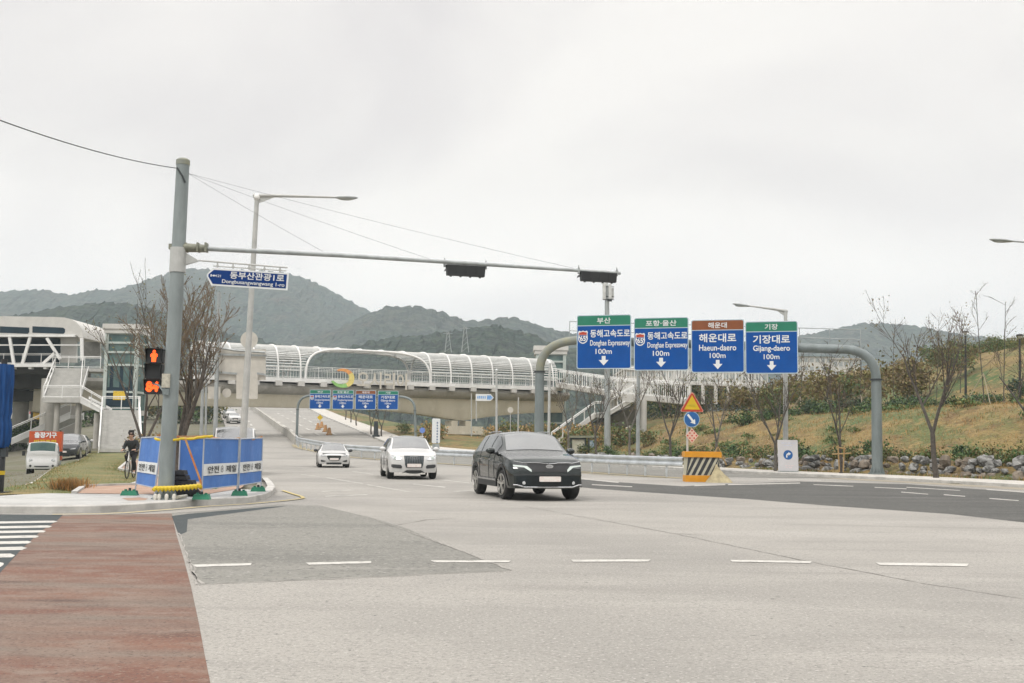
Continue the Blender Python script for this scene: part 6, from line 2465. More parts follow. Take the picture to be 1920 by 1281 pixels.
b.build('white_lettering', S_WHITE, bb, local=True)
b = MB()
F.text(b, '반값총알', 0.02, -0.26, 1.25, 0.30, 0.01, bold=0.05)
b.build('yellow_lettering', S_YEL, bb, local=True)
# ------------------------------------------------------------------ trees
def rdir(d, spread, rng):
    a = V((rng.gauss(0, 1), rng.gauss(0, 1), rng.gauss(0, 1))).normalized()
    return (d + a * spread).normalized()


def limb(tb, cb, p, d, L, r, lev, P, rng, tips):
    n = 4 if lev < 2 else 3
    pts, rs = [p.copy()], [r]
    q = p.copy()
    dd = d.copy()
    for i in range(n):
        dd = (dd + V((rng.uniform(-1, 1), rng.uniform(-1, 1), rng.uniform(-0.4, 1) * P['up'])) * P['wob']).normalized()
        q = q + dd * (L / n)
        pts.append(q.copy())
        rs.append(max(P['rmin'], r * (1 - 0.62 * (i + 1) / n)))
    (tb if lev < P['trunk_lev'] else cb).tube(pts, rs, 8 if lev == 0 else (6 if lev == 1 else 3), 0, caps=False)
    if lev >= P['lev']:
        tips.append((pts[-1], dd))
        tips.append((pts[-2], dd))
        return
    nc = P['kids'][lev]
    for k in range(nc):
        f = P['f0'][lev] + (1 - P['f0'][lev]) * (k + rng.random() * 0.7) / nc
        x = min(0.999, f) * n
        i = int(x)
        bp_ = pts[i] + (pts[i + 1] - pts[i]) * (x - i)
        br = rs[i] + (rs[i + 1] - rs[i]) * (x - i)
        cdv = rdir(dd if lev else V((0, 0, 1)), P['spread'][lev], rng)
        if cdv.z < P.get('zmin', 0.1):
            cdv.z = P.get('zmin', 0.1) + rng.random() * 0.3
            cdv.normalize()
        limb(tb, cb, bp_, cdv, L * P['ratio'][lev] * rng.uniform(0.75, 1.15), max(P['rmin'], br * P['rk']), lev + 1, P, rng, tips)
    tips.append((pts[-1], dd))


def leaves(mb, pts, n, size, spread, rng, mi=0, nm=1):
    for _ in range(n):
        c = rng.choice(pts)
        c = c[0] if isinstance(c, tuple) else c
        c = c + V((rng.gauss(0, 1), rng.gauss(0, 1), rng.gauss(0, 0.8))) * spread
        a = V((rng.gauss(0, 1), rng.gauss(0, 1), rng.gauss(0, 1))).normalized()
        e = a.cross(V((rng.gauss(0, 1), rng.gauss(0, 1), rng.gauss(0, 1)))).normalized()
        s = size * rng.uniform(0.6, 1.4)
        mb.add([c + a * s, c + e * s * 0.55, c - a * s, c - e * s * 0.55], [(0, 1, 2, 3)], mi + rng.randrange(nm))


def tree(base, H, label, seed, P, bark=BARK, twig=TWIG, leaf=None, nleaf=0, lsize=0.06, lspread=0.2, group=None, stems=1, r0=None, lean=0.05, name='bare_tree', props=False, stem_spread=0.45):
    rng = random.Random(seed)
    t = thing(name, label, 'tree', base, group=group)
    tb, cb, tips = MB(), MB(), []
    r0 = r0 or H * 0.017
    fork = H * P.get('fork', 0.0)
    b0 = V(base)
    if fork:
        f = b0 + V((rng.uniform(-1, 1) * lean * H * 0.3, 0, fork))
        tb.tube([b0 - V((0, 0, 0.15)), b0 + V((0, 0, 0.1)), (b0 + f) / 2 + V((rng.uniform(-.04, .04), 0, 0)), f], [r0 * 1.35, r0 * 1.1, r0 * 0.95, r0 * 0.9], 9, caps=False)
        b0 = f
    for k in range(stems):
        a = 2 * math.pi * (k + rng.random() * 0.5) / stems
        d = V((math.cos(a) * stem_spread * (1 if stems > 1 else lean), math.sin(a) * stem_spread * (1 if stems > 1 else lean), 1)).normalized()
        limb(tb, cb, b0 if fork else b0 - V((0, 0, 0.1)), d, (H - fork) * P.get('main', 0.9) * rng.uniform(0.85, 1.05), r0 * (0.9 if stems == 1 else 0.66), 0, P, rng, tips)
    tb.build('trunk', bark, t, smooth_='all')
    if leaf and nleaf:
        ls = leaf if isinstance(leaf, (list, tuple)) else [leaf]
        leaves(cb, tips, nleaf, lsize, lspread, rng, 1, len(ls))
        cb.build('crown', [twig] + list(ls), t)
    else:
        cb.build('crown', twig, t)
    if props:
        b = MB()
        for k in range(3):
            a = 2 * math.pi * k / 3 + 0.4
            b.tube([V(base) + V((math.cos(a) * H * 0.16, math.sin(a) * H * 0.16, 0)), V(base) + V((0, 0, H * 0.27))], 0.03, 5)
        b.build('support_poles', mat('prop_wood', (0.32, 0.27, 0.19), 0.9), t)
    return t


P_BIG = dict(lev=4, trunk_lev=2, kids=[4, 4, 4, 3], f0=[0.3, 0.25, 0.2, 0.2], spread=[0.5, 0.42, 0.42, 0.45], ratio=[0.62, 0.58, 0.55, 0.55], rk=0.62, up=0.8, wob=0.13, rmin=0.011, main=0.72, zmin=0.25, fork=0.10)
P_YNG = dict(lev=3, trunk_lev=2, kids=[5, 4, 4], f0=[0.25, 0.25, 0.2], spread=[0.55, 0.5, 0.55], ratio=[0.55, 0.55, 0.55], rk=0.6, up=0.7, wob=0.10, rmin=0.009, main=0.80, zmin=0.3, fork=0.24)
P_SLM = dict(lev=2, trunk_lev=1, kids=[12, 2], f0=[0.25, 0.3], spread=[0.9, 0.5], ratio=[0.16, 0.5], rk=0.4, up=0.6, wob=0.05, rmin=0.012, main=1.0, zmin=0.15)

tb_ = gr(338, 905, 0.1)
TD = 44
tbase = at(338, 845, TD)
tbase.z = 0.1
tree(tbase, 6.7, 'large bare multi-stemmed tree with reddish twigs just behind the signal pole', 21, dict(P_BIG), BARK, TWIGR, [LEAFB, LEAFO], 1100, 0.04, 0.18, stems=4, r0=0.18, stem_spread=0.24)
p = at(268, 840, 60)
tree(V((p.x, 60, 0.2)), 8.2, 'smaller bare shrubby tree left of the signal pole near the lift tower', 5, dict(P_BIG, lev=3), BARK, TWIG, [LEAFO, LEAFB], 500, 0.06, 0.22, stems=3, r0=0.13, stem_spread=0.34)

# right pavement row
for i, (u, v, H, seed, lab, st, fk) in enumerate(((1755, 888, 6.9, 31, 'bare forking tree right of the big gantry post, in front of the rock wall', 3, 0.28), (1454, 884, 5.6, 33, 'bare young tree just left of the white notice board', 3, 0.25), (1577, 886, 5.3, 35, 'bare young tree between the white notice board and the gantry post', 2, 0.16), (1343, 874, 5.0, 37, 'bare young tree directly behind the striped block', 2, 0.3), (1258, 872, 6.0, 39, 'bare tree left of the triangular warning sign', 3, 0.3), (1181, 868, 6.0, 41, 'bare tree in front of the ramp columns', 2, 0.35), (1118, 864, 6.2, 43, 'bare tree beside the low shelter', 3, 0.3), (1066, 862, 6.0, 47, 'bare thin tree left of the low shelter, at the black car roof', 2, 0.35))):
    yk = {0: 47.5, 1: 56.5, 2: 54, 3: 62, 4: 67, 5: 73, 6: 80, 7: 84}[i]
    b_ = at(u, v, yk)
    z = 0.15 if i < 3 else ground_z(b_.x, yk) + 0.05
    b_.z = z
    sp_k = dict(P_YNG, fork=fk)
    tree(b_, H, lab, seed, sp_k, BARKP if i % 2 else BARK, TWIG, LEAFO if i not in (0,) else [LEAFB, LEAFO], 150 if i else 520, 0.05, 0.2, group='bare trees along the right pavement', stems=st, r0=0.115 if i == 0 else 0.085, stem_spread=0.42 if i else 0.42)
b_ = at(1962, 890, 45)
b_.z = 0.2
tree(b_, 6.2, 'bare tree leaning in from beyond the right edge of the picture', 51, dict(P_YNG), BARK, TWIG, LEAFO, 300, 0.05, 0.2, group='bare trees along the right pavement', stems=3, r0=0.1, stem_spread=0.6)
# timber tree guard and warning triangle by the block
b = MB()
g_ = kpos(57, 0.8, 0.15)
for (u0, v0, u1, v1) in ((1571, 835, 1574, 885), (1583, 835, 1581, 885), (1560, 852, 1596, 850), (1568, 838, 1586, 842)):
    b.tube([at(u0, v0, 53.5), at(u1, v1, 53.5)], 0.035, 6)
tag(b.build('tree_stake', mat('stake_straw', (0.30, 0.17, 0.06), 0.8, c2=(0.34, 0.25, 0.12), scale=4), loc=at(1577, 885, 53.5)), 'orange and straw coloured stake frame round the young tree by the gantry post', 'tree stake')
b = MB()
for (u0, v0, u1, v1) in ((1346, 838, 1334, 862), (1346, 838, 1362, 872), (1336, 858, 1356, 860)):
    b.tube([at(u0, v0, 60), at(u1, v1, 60)], 0.045, 6)
tag(b.build('tree_stake', mat('stake_straw', (0.30, 0.17, 0.06), 0.8, c2=(0.34, 0.25, 0.12), scale=4), loc=at(1346, 862, 60)), 'orange straw-wrapped stakes round the tree behind the striped block', 'tree stake')

# slender trees and saplings on the bank
SL = ((1845, 738, 532, 74, 'tallest slender bare tree on the bank, with a pale straight trunk'), (1881, 735, 556, 74, 'slender bare tree on the bank with a few side twigs, second from the right'), (1800, 722, 578, 92, 'slender bare tree on the bank just left of the black park lamp'), (1755, 738, 572, 84, 'slender bare tree on the bank above the forked pavement tree'), (1676, 732, 600, 88, 'slender bare tree on the bank right of the gantry bend'), (1550, 742, 640, 84, 'thin sapling on the bank left of the gantry post'), (1614, 742, 650, 84, 'thin dark sapling on the bank beside the gantry post'), (1500, 745, 655, 86, 'thin sapling on the bank by the rightmost blue sign'))
for i, (u, v0, v1, D, lab) in enumerate(SL):
    p = at(u, v0, D)
    z = ground_z(p.x, D)
    top = at(u, v1, D).z
    tree(V((p.x, D, z)), max(2.5, top - z), lab, 60 + i, dict(P_SLM), BARK, TWIG, LEAFO, 60, 0.05, 0.15, group='slender trees staked on the bank', r0=0.045 if i < 3 else 0.032, lean=0.02, props=i in (0, 5, 6, 7), name='slender_tree')


# ------------------------------------------------------------------ shrubs, hedge, bushes
def shrub_mesh(seed, w, h, n, leafs, ls=0.06, stems=6):
    rng = random.Random(seed)
    cb, sb = MB(), MB()
    cl = []
    for k in range(7):
        cl.append((V((rng.uniform(-.5, .5) * w * 0.8, rng.uniform(-.5, .5) * w * 0.7, h * rng.uniform(0.3, 0.8))), rng.uniform(0.16, 0.30)))
    for _ in range(n):
        c, r_ = rng.choice(cl)
        p = c + V((rng.gauss(0, 1) * w * r_ * 0.75, rng.gauss(0, 1) * w * r_ * 0.7, rng.gauss(0, 1) * h * r_ * 0.75))
        p.z = max(0.03, p.z)
        a = V((rng.gauss(0, 1), rng.gauss(0, 1), rng.gauss(0, 1) + 0.5)).normalized()
        e = a.cross(V((rng.gauss(0, 1), rng.gauss(0, 1), rng.gauss(0, 1)))).normalized()
        s = ls * rng.uniform(0.6, 1.5)
        cb.add([p + a * s, p + e * s * 0.6, p - a * s, p - e * s * 0.6], [(0, 1, 2, 3)], rng.randrange(len(leafs)))
    for k in range(stems):
        c, r_ = cl[k % 7]
        sb.tube([V((c.x * 0.3, c.y * 0.3, -0.1)), c * 0.6, c + V((0, 0, h * 0.15))], [0.02, 0.015, 0.008], 4, caps=False)
    return cb, sb


SHR = {}


def shrub(key, seed, w, h, n, leafs, ls, loc, label, group, sc=1.0, rz=0.0, cat='shrub', name='shrub'):
    if key not in SHR:
        t = thing(name, label, cat, loc, rz, group)
        cb, sb = shrub_mesh(seed, w, h, n, leafs, ls)
        cb.build('foliage', leafs, t, local=True)
        sb.build('stem', BARK, t, local=True)
        SHR[key] = t
    else:
        t = copy_tree(SHR[key])
        t.location = loc
        t['label'], t['group'] = label, group
    t.rotation_euler = (0, 0, rz)
    t.scale = (sc, sc, sc * 1.0)
    return t


rng = random.Random(77)
i = 0
yk = 40.0
while yk < 88:
    s_ = 5.9 + rng.uniform(-0.5, 0.7)
    p = kpos(yk, s_)
    k = ('a', 'b', 'c', 'd')[i % 4]
    leafs = {'a': [LEAFG, LEAFG, LEAFD], 'b': [LEAFG, LEAFO], 'c': [LEAFG, LEAFO, LEAFD], 'd': [LEAFO, LEAFG, LEAFR]}[k]
    shrub('wall' + k, 200 + i % 4, 1.5, 1.15, 620, leafs, 0.075, V((p.x, p.y, ground_z(p.x, p.y) - 0.08)), 'leafy green shrub in the row growing on top of the low rock wall', 'shrubs along the top of the rock wall', rng.uniform(0.6, 1.05), rng.uniform(0, 6))
    yk += rng.uniform(0.75, 1.35) if yk < 58 else rng.uniform(1.6, 2.6)
    i += 1
# weeds dotted over the slope
for i in range(46):
    yk = rng.uniform(44, 84)
    p = kpos(yk, rng.uniform(6.5, 24))
    if p.x < 11:
        continue
    shrub('weed', 250, 1.5, 0.5, 260, [LEAFG, LEAFO], 0.07, V((p.x, p.y, ground_z(p.x, p.y) - 0.05)), 'low green weed clump growing on the dry grass slope', 'weed clumps on the slope', rng.uniform(0.5, 1.3), rng.uniform(0, 6), 'weed', 'weed_clump')
# hedge along the terrace edge
for i in range(34):
    u = 1392 + i * 16.2 + rng.uniform(-4, 4)
    D = 84 + rng.uniform(-2.5, 2.5) - (3 if u > 1700 else 0)
    p = at(u, 742, D)
    k = ('a', 'b', 'c')[i % 3]
    leafs = {'a': [LEAFG, LEAFD], 'b': [LEAFD, LEAFG, LEAFO], 'c': [LEAFD, LEAFD]}[k]
    shrub('hedge' + k, 300 + i % 3, 2.2, 1.5, 520, leafs, 0.11, V((p.x, D, ground_z(p.x, D) - 0.1)), 'round green bush in the hedge on the terrace above the dry grass slope', 'hedge bushes on the terrace', rng.uniform(0.5, 0.85), rng.uniform(0, 6), 'bush', 'bush')
# brown and olive thicket behind the terrace
for i in range(36):
    u = 1380 + i * 16 + rng.uniform(-10, 10)
    D = rng.uniform(96, 128)
    p = at(u, 700, D)
    k = ('a', 'b', 'c')[i % 3]
    leafs = {'a': [LEAFR, LEAFO], 'b': [LEAFO, LEAFB, LEAFR], 'c': [LEAFG, LEAFO]}[k]
    vt = interp([(1370, 738), (1450, 716), (1550, 702), (1650, 692), (1750, 668), (1850, 650), (1960, 640)], u) + rng.uniform(-8, 14)
    sc = max(0.3, min(1.2, (at(u, vt, D).z - ground_z(p.x, D)) / 3.7))
    shrub('thick' + k, 400 + i % 3, 4.2, 4.0, 1000, leafs, 0.17, V((p.x, D, ground_z(p.x, D) - 0.2)), 'brownish bushy tree in the thicket behind the terrace hedge', 'thicket trees behind the terrace', sc, rng.uniform(0, 6), 'bushy tree', 'bushy_tree')
# dark green row on the ridge of the right mound
for i in range(18):
    u = 1740 + i * 14 + rng.uniform(-5, 5)
    D = rng.uniform(112, 124)
    p = at(u, 700, D)
    k = ('a', 'b')[i % 2]
    shrub('ridge' + k, 500 + i % 2, 3.8, 4.6, 1000, [LEAFO, LEAFG] if k == 'a' else [LEAFG, LEAFD, LEAFO], 0.17, V((p.x, D, ground_z(p.x, D) - 0.3)), 'olive green tree in the row along the ridge of the grass mound', 'trees along the mound ridge', max(0.5, min(1.1, (at(u, interp([(1740, 690), (1800, 655), (1850, 638), (1960, 624)], u) + rng.uniform(-5, 9), D).z - ground_z(p.x, D)) / 4.4)), rng.uniform(0, 6), 'tree', 'ridge_tree')
# scrub under and beside the bridge
for i in range(30):
    u = 745 + i * 16 + rng.uniform(-8, 8)
    D = rng.uniform(108, 135) if u < 1060 else rng.uniform(92, 110)
    p = at(u, 820, D)
    if p.x < kx(D) + 4:
        continue
    if 835 < u < 925:
        continue
    k = ('a', 'b', 'c')[i % 3]
    leafs = {'a': [LEAFO, STRAW], 'b': [LEAFG, LEAFO], 'c': [LEAFR, LEAFO, LEAFG]}[k]
    shrub('scrub' + k, 600 + i % 3, 2.8, 1.9, 700, leafs, 0.12, V((p.x, D, ground_z(p.x, D) - 0.1)), 'straggly yellow-green scrub bush on the bank beneath the footbridge', 'scrub bushes under the footbridge', rng.uniform(0.7, 1.15), rng.uniform(0, 6), 'bush', 'bush')
# dark trees behind the ramp
for i in range(12):
    u = 1180 + i * 19 + rng.uniform(-5, 5)
    D = rng.uniform(128, 142)
    p = at(u, 790, D)
    k = ('a', 'b')[i % 2]
    shrub('dark' + k, 700 + i % 2, 4.0, 4.2, 1100, [LEAFD, LEAFG] if k == 'a' else [LEAFD, LEAFO], 0.17, V((p.x, D, ground_z(p.x, D) - 0.3)), 'dark green bushy tree in the shade behind the ramp columns', 'dark trees behind the ramp', rng.uniform(0.8, 1.1), rng.uniform(0, 6), 'bushy tree', 'bushy_tree')
# far left hedge and trees under the hall, and a screen of trees left beyond the bridge
for i in range(11):
    u = 2 + i * 10 + rng.uniform(-3, 3)
    D = rng.uniform(106, 112)
    p = at(u, 808, D)
    shrub('lefth', 801, 3.2, 2.2, 800, [LEAFD, LEAFG], 0.13, V((p.x, D, ground_z(p.x, D) + 0.1)), 'dark green bush in the hedge behind the parked truck', 'hedge bushes behind the parked truck', rng.uniform(0.7, 1.1), rng.uniform(0, 6), 'bush', 'bush')
for i in range(26):
    u = -30 + i * 17 + rng.uniform(-6, 6)
    D = rng.uniform(150, 175)
    p = at(u, 800, D)
    k = ('a', 'b', 'c')[i % 3]
    leafs = {'a': [LEAFD, LEAFG], 'b': [LEAFD, LEAFO], 'c': [LEAFO, LEAFR]}[k]
    shrub('beyond' + k, 820 + i % 3, 6.0, 7.0, 1300, leafs, 0.25, V((p.x, D, ground_z(p.x, D) - 0.3)), 'dark tree in the belt beyond the footbridge at the left', 'trees beyond the footbridge at the left', rng.uniform(0.7, 1.0), rng.uniform(0, 6), 'tree', 'roadside_tree')
for (u, v, D, w, lab) in ((272, 785, 70, 1.0, 'small dark clipped conifer beside the signal pole, in front of the tower'), (262, 830, 66, 1.2, 'ochre bush at the foot of the pale stairway')):
    p = at(u, v, D)
    shrub('one' + str(u), 900 + u, 1.8, 2.4, 900, [LEAFD, LEAFG] if u == 272 else [STRAW, LEAFO], 0.09, V((p.x, D, 0.3)), lab, None, w) if False else None
p = at(255, 838, 66)
shrub('ochre', 901, 2.4, 2.0, 900, [STRAW, LEAFO, LEAFR], 0.09, V((p.x + 0.8, 66, 0.2)), 'ochre bush at the foot of the pale stairway', 'ochre bushes', 0.8)
# street trees on the far pavement under the bridge
for i, (u, v, D) in enumerate(((696, 815, 121), (668, 798, 140), (658, 792, 152), (648, 787, 165), (715, 818, 114))):
    p = groad(u, v, 0.15)
    tree(V((p.x, p.y, zr(p.y) + 0.1)), 4.4, 'small bare street tree on the far pavement under the overpass', 90 + i, dict(P_YNG, lev=2), BARK, TWIG, LEAFO, 120, 0.09, 0.3, group='street trees on the far pavement', r0=0.09, stems=2)

# ------------------------------------------------------------------ boulders of the low retaining wall
rng = random.Random(15)
RKS = []
yk, i = 38.0, 0
while yk < 86:
    lvl = 0
    for lvl in range(3):
        w = rng.choice((rng.uniform(0.35, 0.6), rng.uniform(0.55, 1.0)))
        p = kpos(yk + rng.uniform(-0.15, 0.15), 3.7 + 0.22 * lvl + rng.uniform(-0.08, 0.08))
        z = 0.20 + 0.32 * lvl + rng.uniform(-0.06, 0.06)
        if yk > 60:
            z *= 0.7
        if len(RKS) < 7:
            b = MB()
            rg = random.Random(1000 + i)
            b.blob((0, 0, 0), (0.5, 0.40, 0.40), 8, jit=0.30, rng=rg)
            o = b.build('boulder', ROCKB if len(RKS) in (2, 5) else ROCK)
            RKS.append(o)
        else:
            o = rng.choice(RKS).copy()
            COL.objects.link(o)
        o.location = (p.x, p.y, z)
        o.rotation_euler = (rng.uniform(-.3, .3), rng.uniform(-.3, .3), rng.uniform(0, 6.28))
        w *= 0.85
        o.scale = (w * 1.1, w * 0.9, w * rng.uniform(0.6, 1.05))
        tag(o, 'rough boulder in the low rock wall behind the right pavement', 'boulder', 'boulders of the low rock wall')
        i += 1
    yk += rng.uniform(0.38, 0.66) if yk < 60 else rng.uniform(0.8, 1.3)

# ------------------------------------------------------------------ grass
def tufts(name, places, n, h, mats_, label, seed, w=0.03, spread=0.15):
    rng = random.Random(seed)
    b = MB()
    for _ in range(n):
        x, y, z = places(rng)
        a = rng.uniform(0, 6.28)
        hh = h * rng.uniform(0.5, 1.3)
        d = V((math.cos(a), math.sin(a), 0))
        lean = V((rng.gauss(0, .35), rng.gauss(0, .35), 1)) * hh
        p = V((x, y, z - 0.03))
        b.add([p - d * w, p + d * w, p + lean], [(0, 1, 2)], rng.randrange(len(mats_)))
    o = b.build(name, mats_)
    kind(o, 'stuff')
    o['label'], o['category'] = label, 'grass'
    return o


def pl_bank(rng):
    while True:
        y = rng.uniform(40, 98)
        s = rng.uniform(4.4, 34)
        p = kpos(y, s)
        if p.x > 7 and rng.random() < 1 - s / 60:
            return p.x, p.y, ground_z(p.x, p.y)


tufts('dry_grass', pl_bank, 26000, 0.20, [STRAW, STRAW, LEAFO], 'dry tawny grass covering the embankment on the right', 3, w=0.02)


def pl_verge(rng):
    y = rng.uniform(41, 60)
    p = kpos(y, rng.uniform(3.1, 3.6))
    return p.x, p.y, 0.14


tufts('verge_weeds', pl_verge, 1500, 0.20, [STRAW, GRASSG, LEAFO], 'weeds at the foot of the rock wall', 4, w=0.02)


def pl_lawn(rng):
    while True:
        y = rng.uniform(25.5, 80)
        lo, hi = interp(LOTLINE, y), interp(pedge, y)
        if hi - lo > 0.2:
            x = rng.uniform(lo, hi)
            return x, y, max(0, ground_z(x, y)) + 0.06


tufts('lawn_grass', pl_lawn, 15000, 0.10, [GRASSG, GRASSG, GRASSG, STRAW], 'short green grass of the verge beside the brown path', 5, w=0.012)


def pl_lot(rng):
    y = rng.uniform(25.5, 62)
    x = interp(LOTLINE, y) - rng.uniform(0.3, 16)
    return x, y, ground_z(x, y)


tufts('lot_grass', pl_lot, 9000, 0.08, [GRASSG, LEAFO, STRAW], 'thin patchy grass of the rough parking lot', 6, w=0.012)


def pl_clump(rng):
    y = 27.6 + abs(rng.gauss(0, 0.9))
    return -11.35 - 0.36 * (y - 27.6) + rng.gauss(0, 0.24), y, 0.12


tufts('dead_grass_clump', pl_clump, 1300, 0.28, [STRAW, mat('straw_orange', (0.40, 0.19, 0.05), 0.9), LEAFB], 'clump of dead orange grass at the tip of the green verge', 7, w=0.012)
# ------------------------------------------------------------------ cyclist
def skin(name, nodes, edges, m, parent, sub=2):
    me = bpy.data.meshes.new(name)
    me.from_pydata([n[0] for n in nodes], edges, [])
    me.materials.append(m)
    o = bpy.data.objects.new(name, me)
    COL.objects.link(o)
    o.parent = parent
    md = o.modifiers.new('skin', 'SKIN')
    md.use_smooth_shade = True
    sv = me.skin_vertices[0].data
    for i, n in enumerate(nodes):
        r = n[1]
        sv[i].radius = (r, r) if not isinstance(r, tuple) else r
    sv[0].use_root = True
    s2 = o.modifiers.new('subdivision', 'SUBSURF')
    s2.levels = s2.render_levels = sub
    return o


cb_ = gr(244, 897, 0.16)
CY = at(244, 897, cb_.y)
gp = V((CY.x, CY.y, 0.16))
bk = thing('bicycle', 'bicycle ridden towards the camera on the brown path', 'bicycle', gp, R(-90 + 6))
bk.scale = (0.87,) * 3
# bicycle, local +x is forwards
for nm, x in (('wheel', 0.50), ('wheel', -0.52)):
    e = thing_part('wheel', bk, (x, 0, 0.33))
    b = MB()
    b.tube([V((0.31 * math.cos(2 * math.pi * k / 32), 0, 0.31 * math.sin(2 * math.pi * k / 32))) for k in range(33)], 0.022, 8, caps=False)
    b.build('tyre', RUBBER, e, smooth_='all', local=True)
    b = MB()
    for k in range(16):
        a = 2 * math.pi * k / 16
        b.tube([V((0.02 * math.cos(a), 0.02 * (-1) ** k, 0.02 * math.sin(a))), V((0.30 * math.cos(a), 0, 0.30 * math.sin(a)))], 0.003, 4)
    b.tube([V((0, -0.05, 0)), V((0, 0.05, 0))], 0.025, 8)
    b.build('spokes', GALV, e, local=True)
b = MB()
FRW = mat('bike_frame', (0.60, 0.60, 0.58), 0.35, var=0.05)
for p, q, r_ in (((-0.05, 0, 0.30), (-0.15, 0, 0.80), 0.018), ((-0.05, 0, 0.30), (0.36, 0, 0.82), 0.02), ((-0.13, 0, 0.72), (0.34, 0, 0.86), 0.018), ((0.34, 0, 0.90), (0.50, 0.04, 0.33), 0.016), ((0.34, 0, 0.90), (0.50, -0.04, 0.33), 0.016), ((-0.05, 0.04, 0.30), (-0.52, 0.05, 0.33), 0.012), ((-0.05, -0.04, 0.30), (-0.52, -0.05, 0.33), 0.012), ((-0.13, 0.03, 0.74), (-0.52, 0.05, 0.33), 0.011), ((-0.13, -0.03, 0.74), (-0.52, -0.05, 0.33), 0.011), ((0.34, 0, 0.88), (0.32, 0, 1.0), 0.016)):
    b.tube([V(p), V(q)], r_, 8)
b.build('frame', FRW, bk, smooth_=True, local=True)
b = MB()
b.tube([V((0.26, 0.30, 1.02)), V((0.36, 0.2, 1.03)), V((0.36, 0, 1.0)), V((0.36, -0.2, 1.03)), V((0.26, -0.30, 1.02))], 0.013, 8)
b.build('handlebar', DARK, bk, smooth_=True, local=True)
b = MB()
b.blob((-0.17, 0, 0.86), (0.14, 0.07, 0.035), 10)
b.build('saddle', BLACK, bk, smooth_=True, local=True)
b = MB()
b.tube([V((-0.05, -0.08, 0.30)), V((-0.05, 0.08, 0.30))], 0.02, 8)
b.beam((-0.05, 0.09, 0.30), (0.06, 0.09, 0.17), 0.015, 0.03)
b.beam((-0.05, -0.09, 0.30), (-0.16, -0.09, 0.43), 0.015, 0.03)
b.box((0.07, 0.14, 0.165), (0.09, 0.10, 0.02))
b.box((-0.17, -0.14, 0.435), (0.09, 0.10, 0.02))
b.build('pedals', DARK, bk, local=True)

pr = thing('person', 'person in a black jacket and black trousers riding a bicycle, head bowed', 'person', gp, R(-90 + 6))
pr.scale = (0.87,) * 3
hip, hl, hr = V((-0.14, 0, 0.92)), V((-0.12, 0.10, 0.91)), V((-0.12, -0.10, 0.91))
nodes = [(hip, 0.115), (V((-0.11, 0, 1.06)), 0.115), (V((-0.04, 0, 1.22)), 0.125), (V((0.03, 0, 1.38)), 0.10), (V((0.06, 0, 1.44)), 0.055), (V((0.10, 0, 1.50)), 0.055), (V((0.12, 0, 1.57)), 0.085), (V((0.11, 0, 1.64)), 0.092), (V((0.10, 0, 1.69)), 0.06),
         (V((0.02, 0.17, 1.36)), 0.055), (V((0.04, 0.25, 1.14)), 0.043), (V((0.22, 0.17, 1.05)), 0.032), (V((0.29, 0.14, 1.07)), 0.026),
         (V((0.02, -0.17, 1.36)), 0.055), (V((0.04, -0.25, 1.14)), 0.043), (V((0.22, -0.26, 1.05)), 0.032), (V((0.29, -0.27, 1.04)), 0.026),
         (V((-0.10, 0.10, 0.88)), 0.09), (V((0.16, 0.13, 0.62)), 0.062), (V((0.03, 0.14, 0.26)), 0.042), (V((0.08, 0.14, 0.21)), 0.035), (V((0.16, 0.14, 0.20)), 0.028),
         (V((-0.10, -0.10, 0.88)), 0.09), (V((0.22, -0.13, 0.84)), 0.062), (V((-0.14, -0.14, 0.53)), 0.042), (V((-0.10, -0.14, 0.475)), 0.035), (V((-0.04, -0.14, 0.47)), 0.028)]
ed = [(0, 1), (1, 2), (2, 3), (3, 4), (4, 5), (5, 6), (6, 7), (7, 8), (3, 9), (9, 10), (10, 11), (11, 12), (3, 13), (13, 14), (14, 15), (15, 16), (0, 17), (17, 18), (18, 19), (19, 20), (20, 21), (0, 22), (22, 23), (23, 24), (24, 25), (25, 26)]
skin('body', nodes, ed, SKIN, pr)


def fingers(c, d, side):
    b = MB()
    for k in range(4):
        o = V((0, (k - 1.5) * 0.019, 0))
        p = c + o
        L = (0.052, 0.058, 0.055, 0.045)[k]
        b.tube([p, p + V((L * 0.8, 0, 0.004)), p + V((L * 1.05, 0, -0.022)), p + V((L * 0.7, 0, -0.04))], [0.0095, 0.0085, 0.008, 0.006], 6)
    th = c + V((0, side * 0.035, -0.005))
    b.tube([th, th + V((0.028, side * 0.014, -0.012)), th + V((0.05, side * 0.006, -0.028))], [0.011, 0.010, 0.007], 6)
    b.blob(c + V((-0.012, 0, -0.004)), (0.045, 0.042, 0.018), 10)
    return b


for sy in (1, -1):
    n12 = nodes[12 if sy == 1 else 16][0]
    fingers(n12 + V((0.01, 0, 0)), V((1, 0, 0)), -sy).build('hand', SKIN, pr, smooth_='all', local=True)
jn = [(V((-0.13, 0, 0.95)), 0.145), (V((-0.10, 0, 1.08)), 0.145), (V((-0.04, 0, 1.22)), 0.155), (V((0.03, 0, 1.37)), 0.13), (V((0.06, 0, 1.43)), 0.075), (V((0.02, 0.18, 1.36)), 0.08), (V((0.04, 0.26, 1.14)), 0.066), (V((0.20, 0.18, 1.06)), 0.05), (V((0.02, -0.18, 1.36)), 0.08), (V((0.04, -0.26, 1.14)), 0.066), (V((0.20, -0.26, 1.06)), 0.05)]
skin('jacket', jn, [(0, 1), (1, 2), (2, 3), (3, 4), (3, 5), (5, 6), (6, 7), (3, 8), (8, 9), (9, 10)], JACKET, pr)
